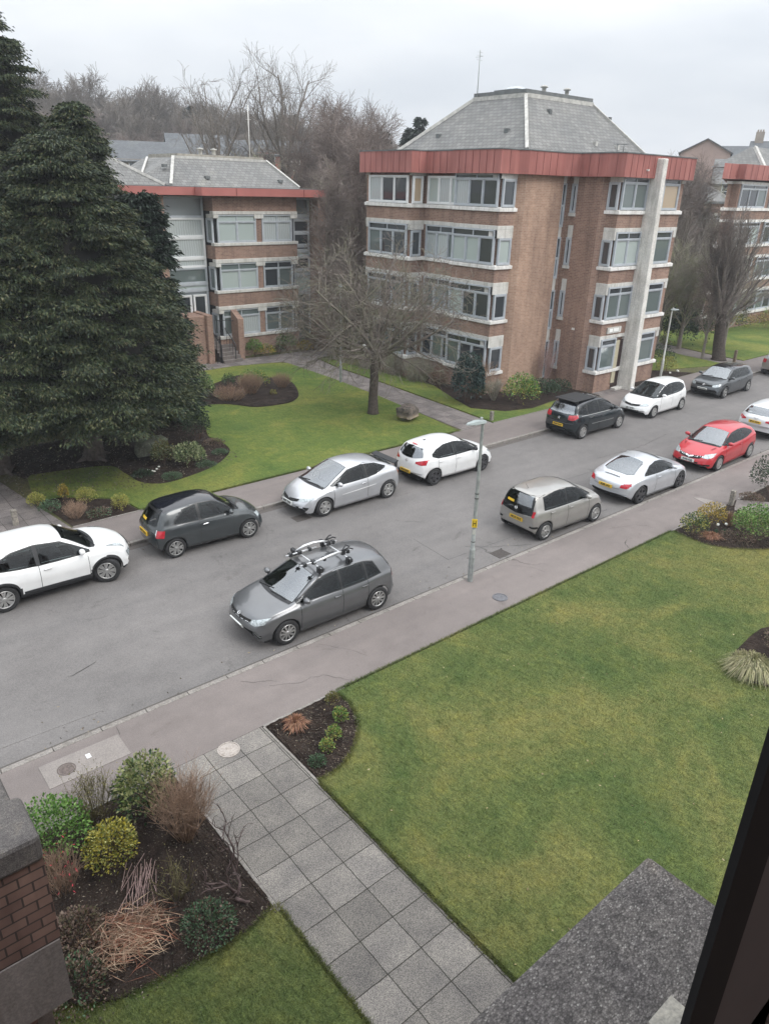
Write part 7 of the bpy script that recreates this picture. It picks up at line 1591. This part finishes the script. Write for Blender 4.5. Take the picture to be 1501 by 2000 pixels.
# black compact people carrier
make_car(dict(name='parked_car', label='black tall hatchback with flat black roof carrier and wide red tail lights', pos=(27.58, 18.62, R(.2)), wb=2.72, w=1.83, wr=.32, fo=.87, ro=.65, paint=P_BLK, rim='y6', tum=.30, cf=.40, cr=.22, roofmat=P_ROOFK, roof=(-1.9, .2),
 top=[(-2.01, .5), (-2.0, .8), (-1.96, 1.02), (-1.82, 1.18), (-1.66, 1.45), (-1.5, 1.53), (-1.1, 1.59), (-.5, 1.62), (0, 1.60), (.4, 1.50), (.8, 1.30), (1.15, 1.10), (1.4, 1.02), (1.7, .92), (2.0, .76), (2.15, .6), (2.22, .5), (2.23, .4)],
 belt=[(-2.01, .85), (-1.8, 1.03), (-1.2, 1.02), (0, .98), (.9, .95), (1.4, .90), (1.8, .76), (2.23, .42)], bot=[(-2.01, .3), (-1.7, .23), (1.6, .2), (2.1, .2), (2.23, .26)],
 side=[([(1.28, 1.03), (1.05, 1.14), (.82, 1.25)], [(1.28, 1.0), (1.05, .99), (.82, .99)]), ([(.78, 1.27), (.5, 1.40), (.2, 1.49), (-.22, 1.52)], [(.78, 1.0), (.4, 1.01), (.1, 1.015), (-.22, 1.02)]), ([(-.28, 1.52), (-.6, 1.51), (-1.02, 1.46)], [(-.28, 1.02), (-.6, 1.03), (-1.05, 1.04)]), ([(-1.1, 1.45), (-1.3, 1.40), (-1.6, 1.22)], [(-1.1, 1.04), (-1.35, 1.06), (-1.62, 1.12)])],
 wind=(1.28, .36, .68, .54), rear=([(-.52, 1.40), (0, 1.42), (.52, 1.40)], [(-.62, 1.08), (0, 1.08), (.62, 1.08)]),
 decals=[('tail_light', 'rear2', [(.45, 1.03), (.66, 1.06), (.76, 1.08)], [(.45, .86), (.66, .84), (.76, .90)], M_RED), ('tail_light', 'sides', [(-1.70, 1.06), (-1.86, 1.04)], [(-1.72, .96), (-1.86, .90)], M_RED), ('boot_trim', 'rear', [(-.7, .72), (0, .70), (.7, .72)], [(-.7, .69), (0, .67), (.7, .69)], P_DG2), ('window_trim', 'sides', [(.6, 1.0), (-1.5, 1.03)], [(.6, .985), (-1.5, 1.015)], M_CHROMEW), ('side_moulding', 'sides', [(.8, .60), (-.8, .62)], [(.8, .575), (-.8, .595)], M_CHROMEW), ('headlight', 'front2', [(.50, .74), (.76, .84)], [(.50, .62), (.76, .68)], M_HEAD), ('bumper_corner', 'front2', [(.6, .45), (.8, .45)], [(.6, .42), (.8, .42)], M_CHROME)],
 seams=[(-.25, .3, 1.0), (.95, .3, .94), (-1.05, .5, 1.0)], handles=[(-.08, .86), (-.9, .88)], mirror=(.86, 1.05), plates=[('rear', .58, 'SG09 KXV', M_PLATEY, .09)], badges=[('rear', .88, 'chev', .075)],
 extra=lambda body, car, hit, decal: (lambda m: (m.box(-1.74, -.25, -.55, .55, 1.605, 1.628), m.box(-1.5, -1.4, -.5, .5, 1.45, 1.635), m.box(-.3, -.25, -.5, .5, 1.55, 1.635), m.build('roof_carrier', M_BLACKP, body, local=True, bevel=.02)))(MB())))
# white mini people carrier
make_car(dict(name='parked_car', label='white hatchback with dark windscreen in front of the concrete fin', pos=(33.02, 18.52, math.pi+R(.2)), wb=2.50, w=1.695, wr=.30, fo=.82, ro=.58, paint=PW, rim='multi', rimmat=M_CHROMEW, windglass=M_WINDD, tum=.30, cf=.36, cr=.2,
 top=[(-1.83, .5), (-1.82, .85), (-1.78, 1.03), (-1.66, 1.3), (-1.52, 1.46), (-1.3, 1.50), (-.8, 1.525), (-.3, 1.525), (.1, 1.48), (.5, 1.31), (.9, 1.11), (1.2, .96), (1.5, .88), (1.8, .75), (1.98, .62), (2.05, .5), (2.07, .4)],
 belt=[(-1.83, .85), (-1.6, 1.02), (-1.0, .98), (0, .93), (.9, .88), (1.4, .82), (1.8, .66), (2.07, .4)], bot=[(-1.83, .3), (-1.5, .22), (1.5, .19), (2.0, .19), (2.07, .24)],
 side=[([(1.18, .96), (1.0, 1.03), (.82, 1.12)], [(1.18, .93), (1.0, .93), (.82, .935)]), ([(.76, 1.15), (.45, 1.30), (.2, 1.38), (-.2, 1.43)], [(.76, .94), (.4, .945), (.1, .955), (-.2, .965)]), ([(-.25, 1.43), (-.7, 1.43), (-1.1, 1.39), (-1.38, 1.25)], [(-.25, .965), (-.7, .985), (-1.1, 1.02), (-1.40, 1.12)])],
 wind=(1.22, .24, .66, .52), rear=([(-.48, 1.40), (0, 1.42), (.48, 1.40)], [(-.6, 1.06), (0, 1.06), (.6, 1.06)]),
 decals=[('headlight', 'front2', [(.42, .66), (.62, .74), (.76, .84)], [(.40, .59), (.62, .60), (.76, .68)], M_HEAD), ('grille', 'front', [(-.42, .665), (0, .64), (.42, .665)], [(-.38, .59), (0, .56), (.38, .59)], M_UNDER), ('lower_grille', 'front', [(-.34, .38), (0, .37), (.34, .38)], [(-.36, .29), (0, .28), (.36, .29)], M_UNDER)],
 seams=[(-.22, .3, .96), (.8, .3, .92), (-1.0, .5, .98)], handles=[(-.08, .82), (-.95, .86)], mirror=(.70, .99), plates=[('front', .46, 'SJ11 DYB', M_PLATEW, .095)], badges=[('front', .61, 'h', .05)]))
# farthest silver one
make_car(dict(GOLF, name='parked_car', label='silver car farthest away on the far side, cut by the right picture edge', pos=(47.75, 18.4, R(.3)), paint=P_UP, rim='five',
 decals=[('tail_light', 'rear2', [(.52, .95), (.66, .96), (.76, .98)], [(.54, .76), (.66, .74), (.76, .78)], M_RED)], plates=[('rear', .62, 'SD12 RHO', M_PLATEY, .09)]))
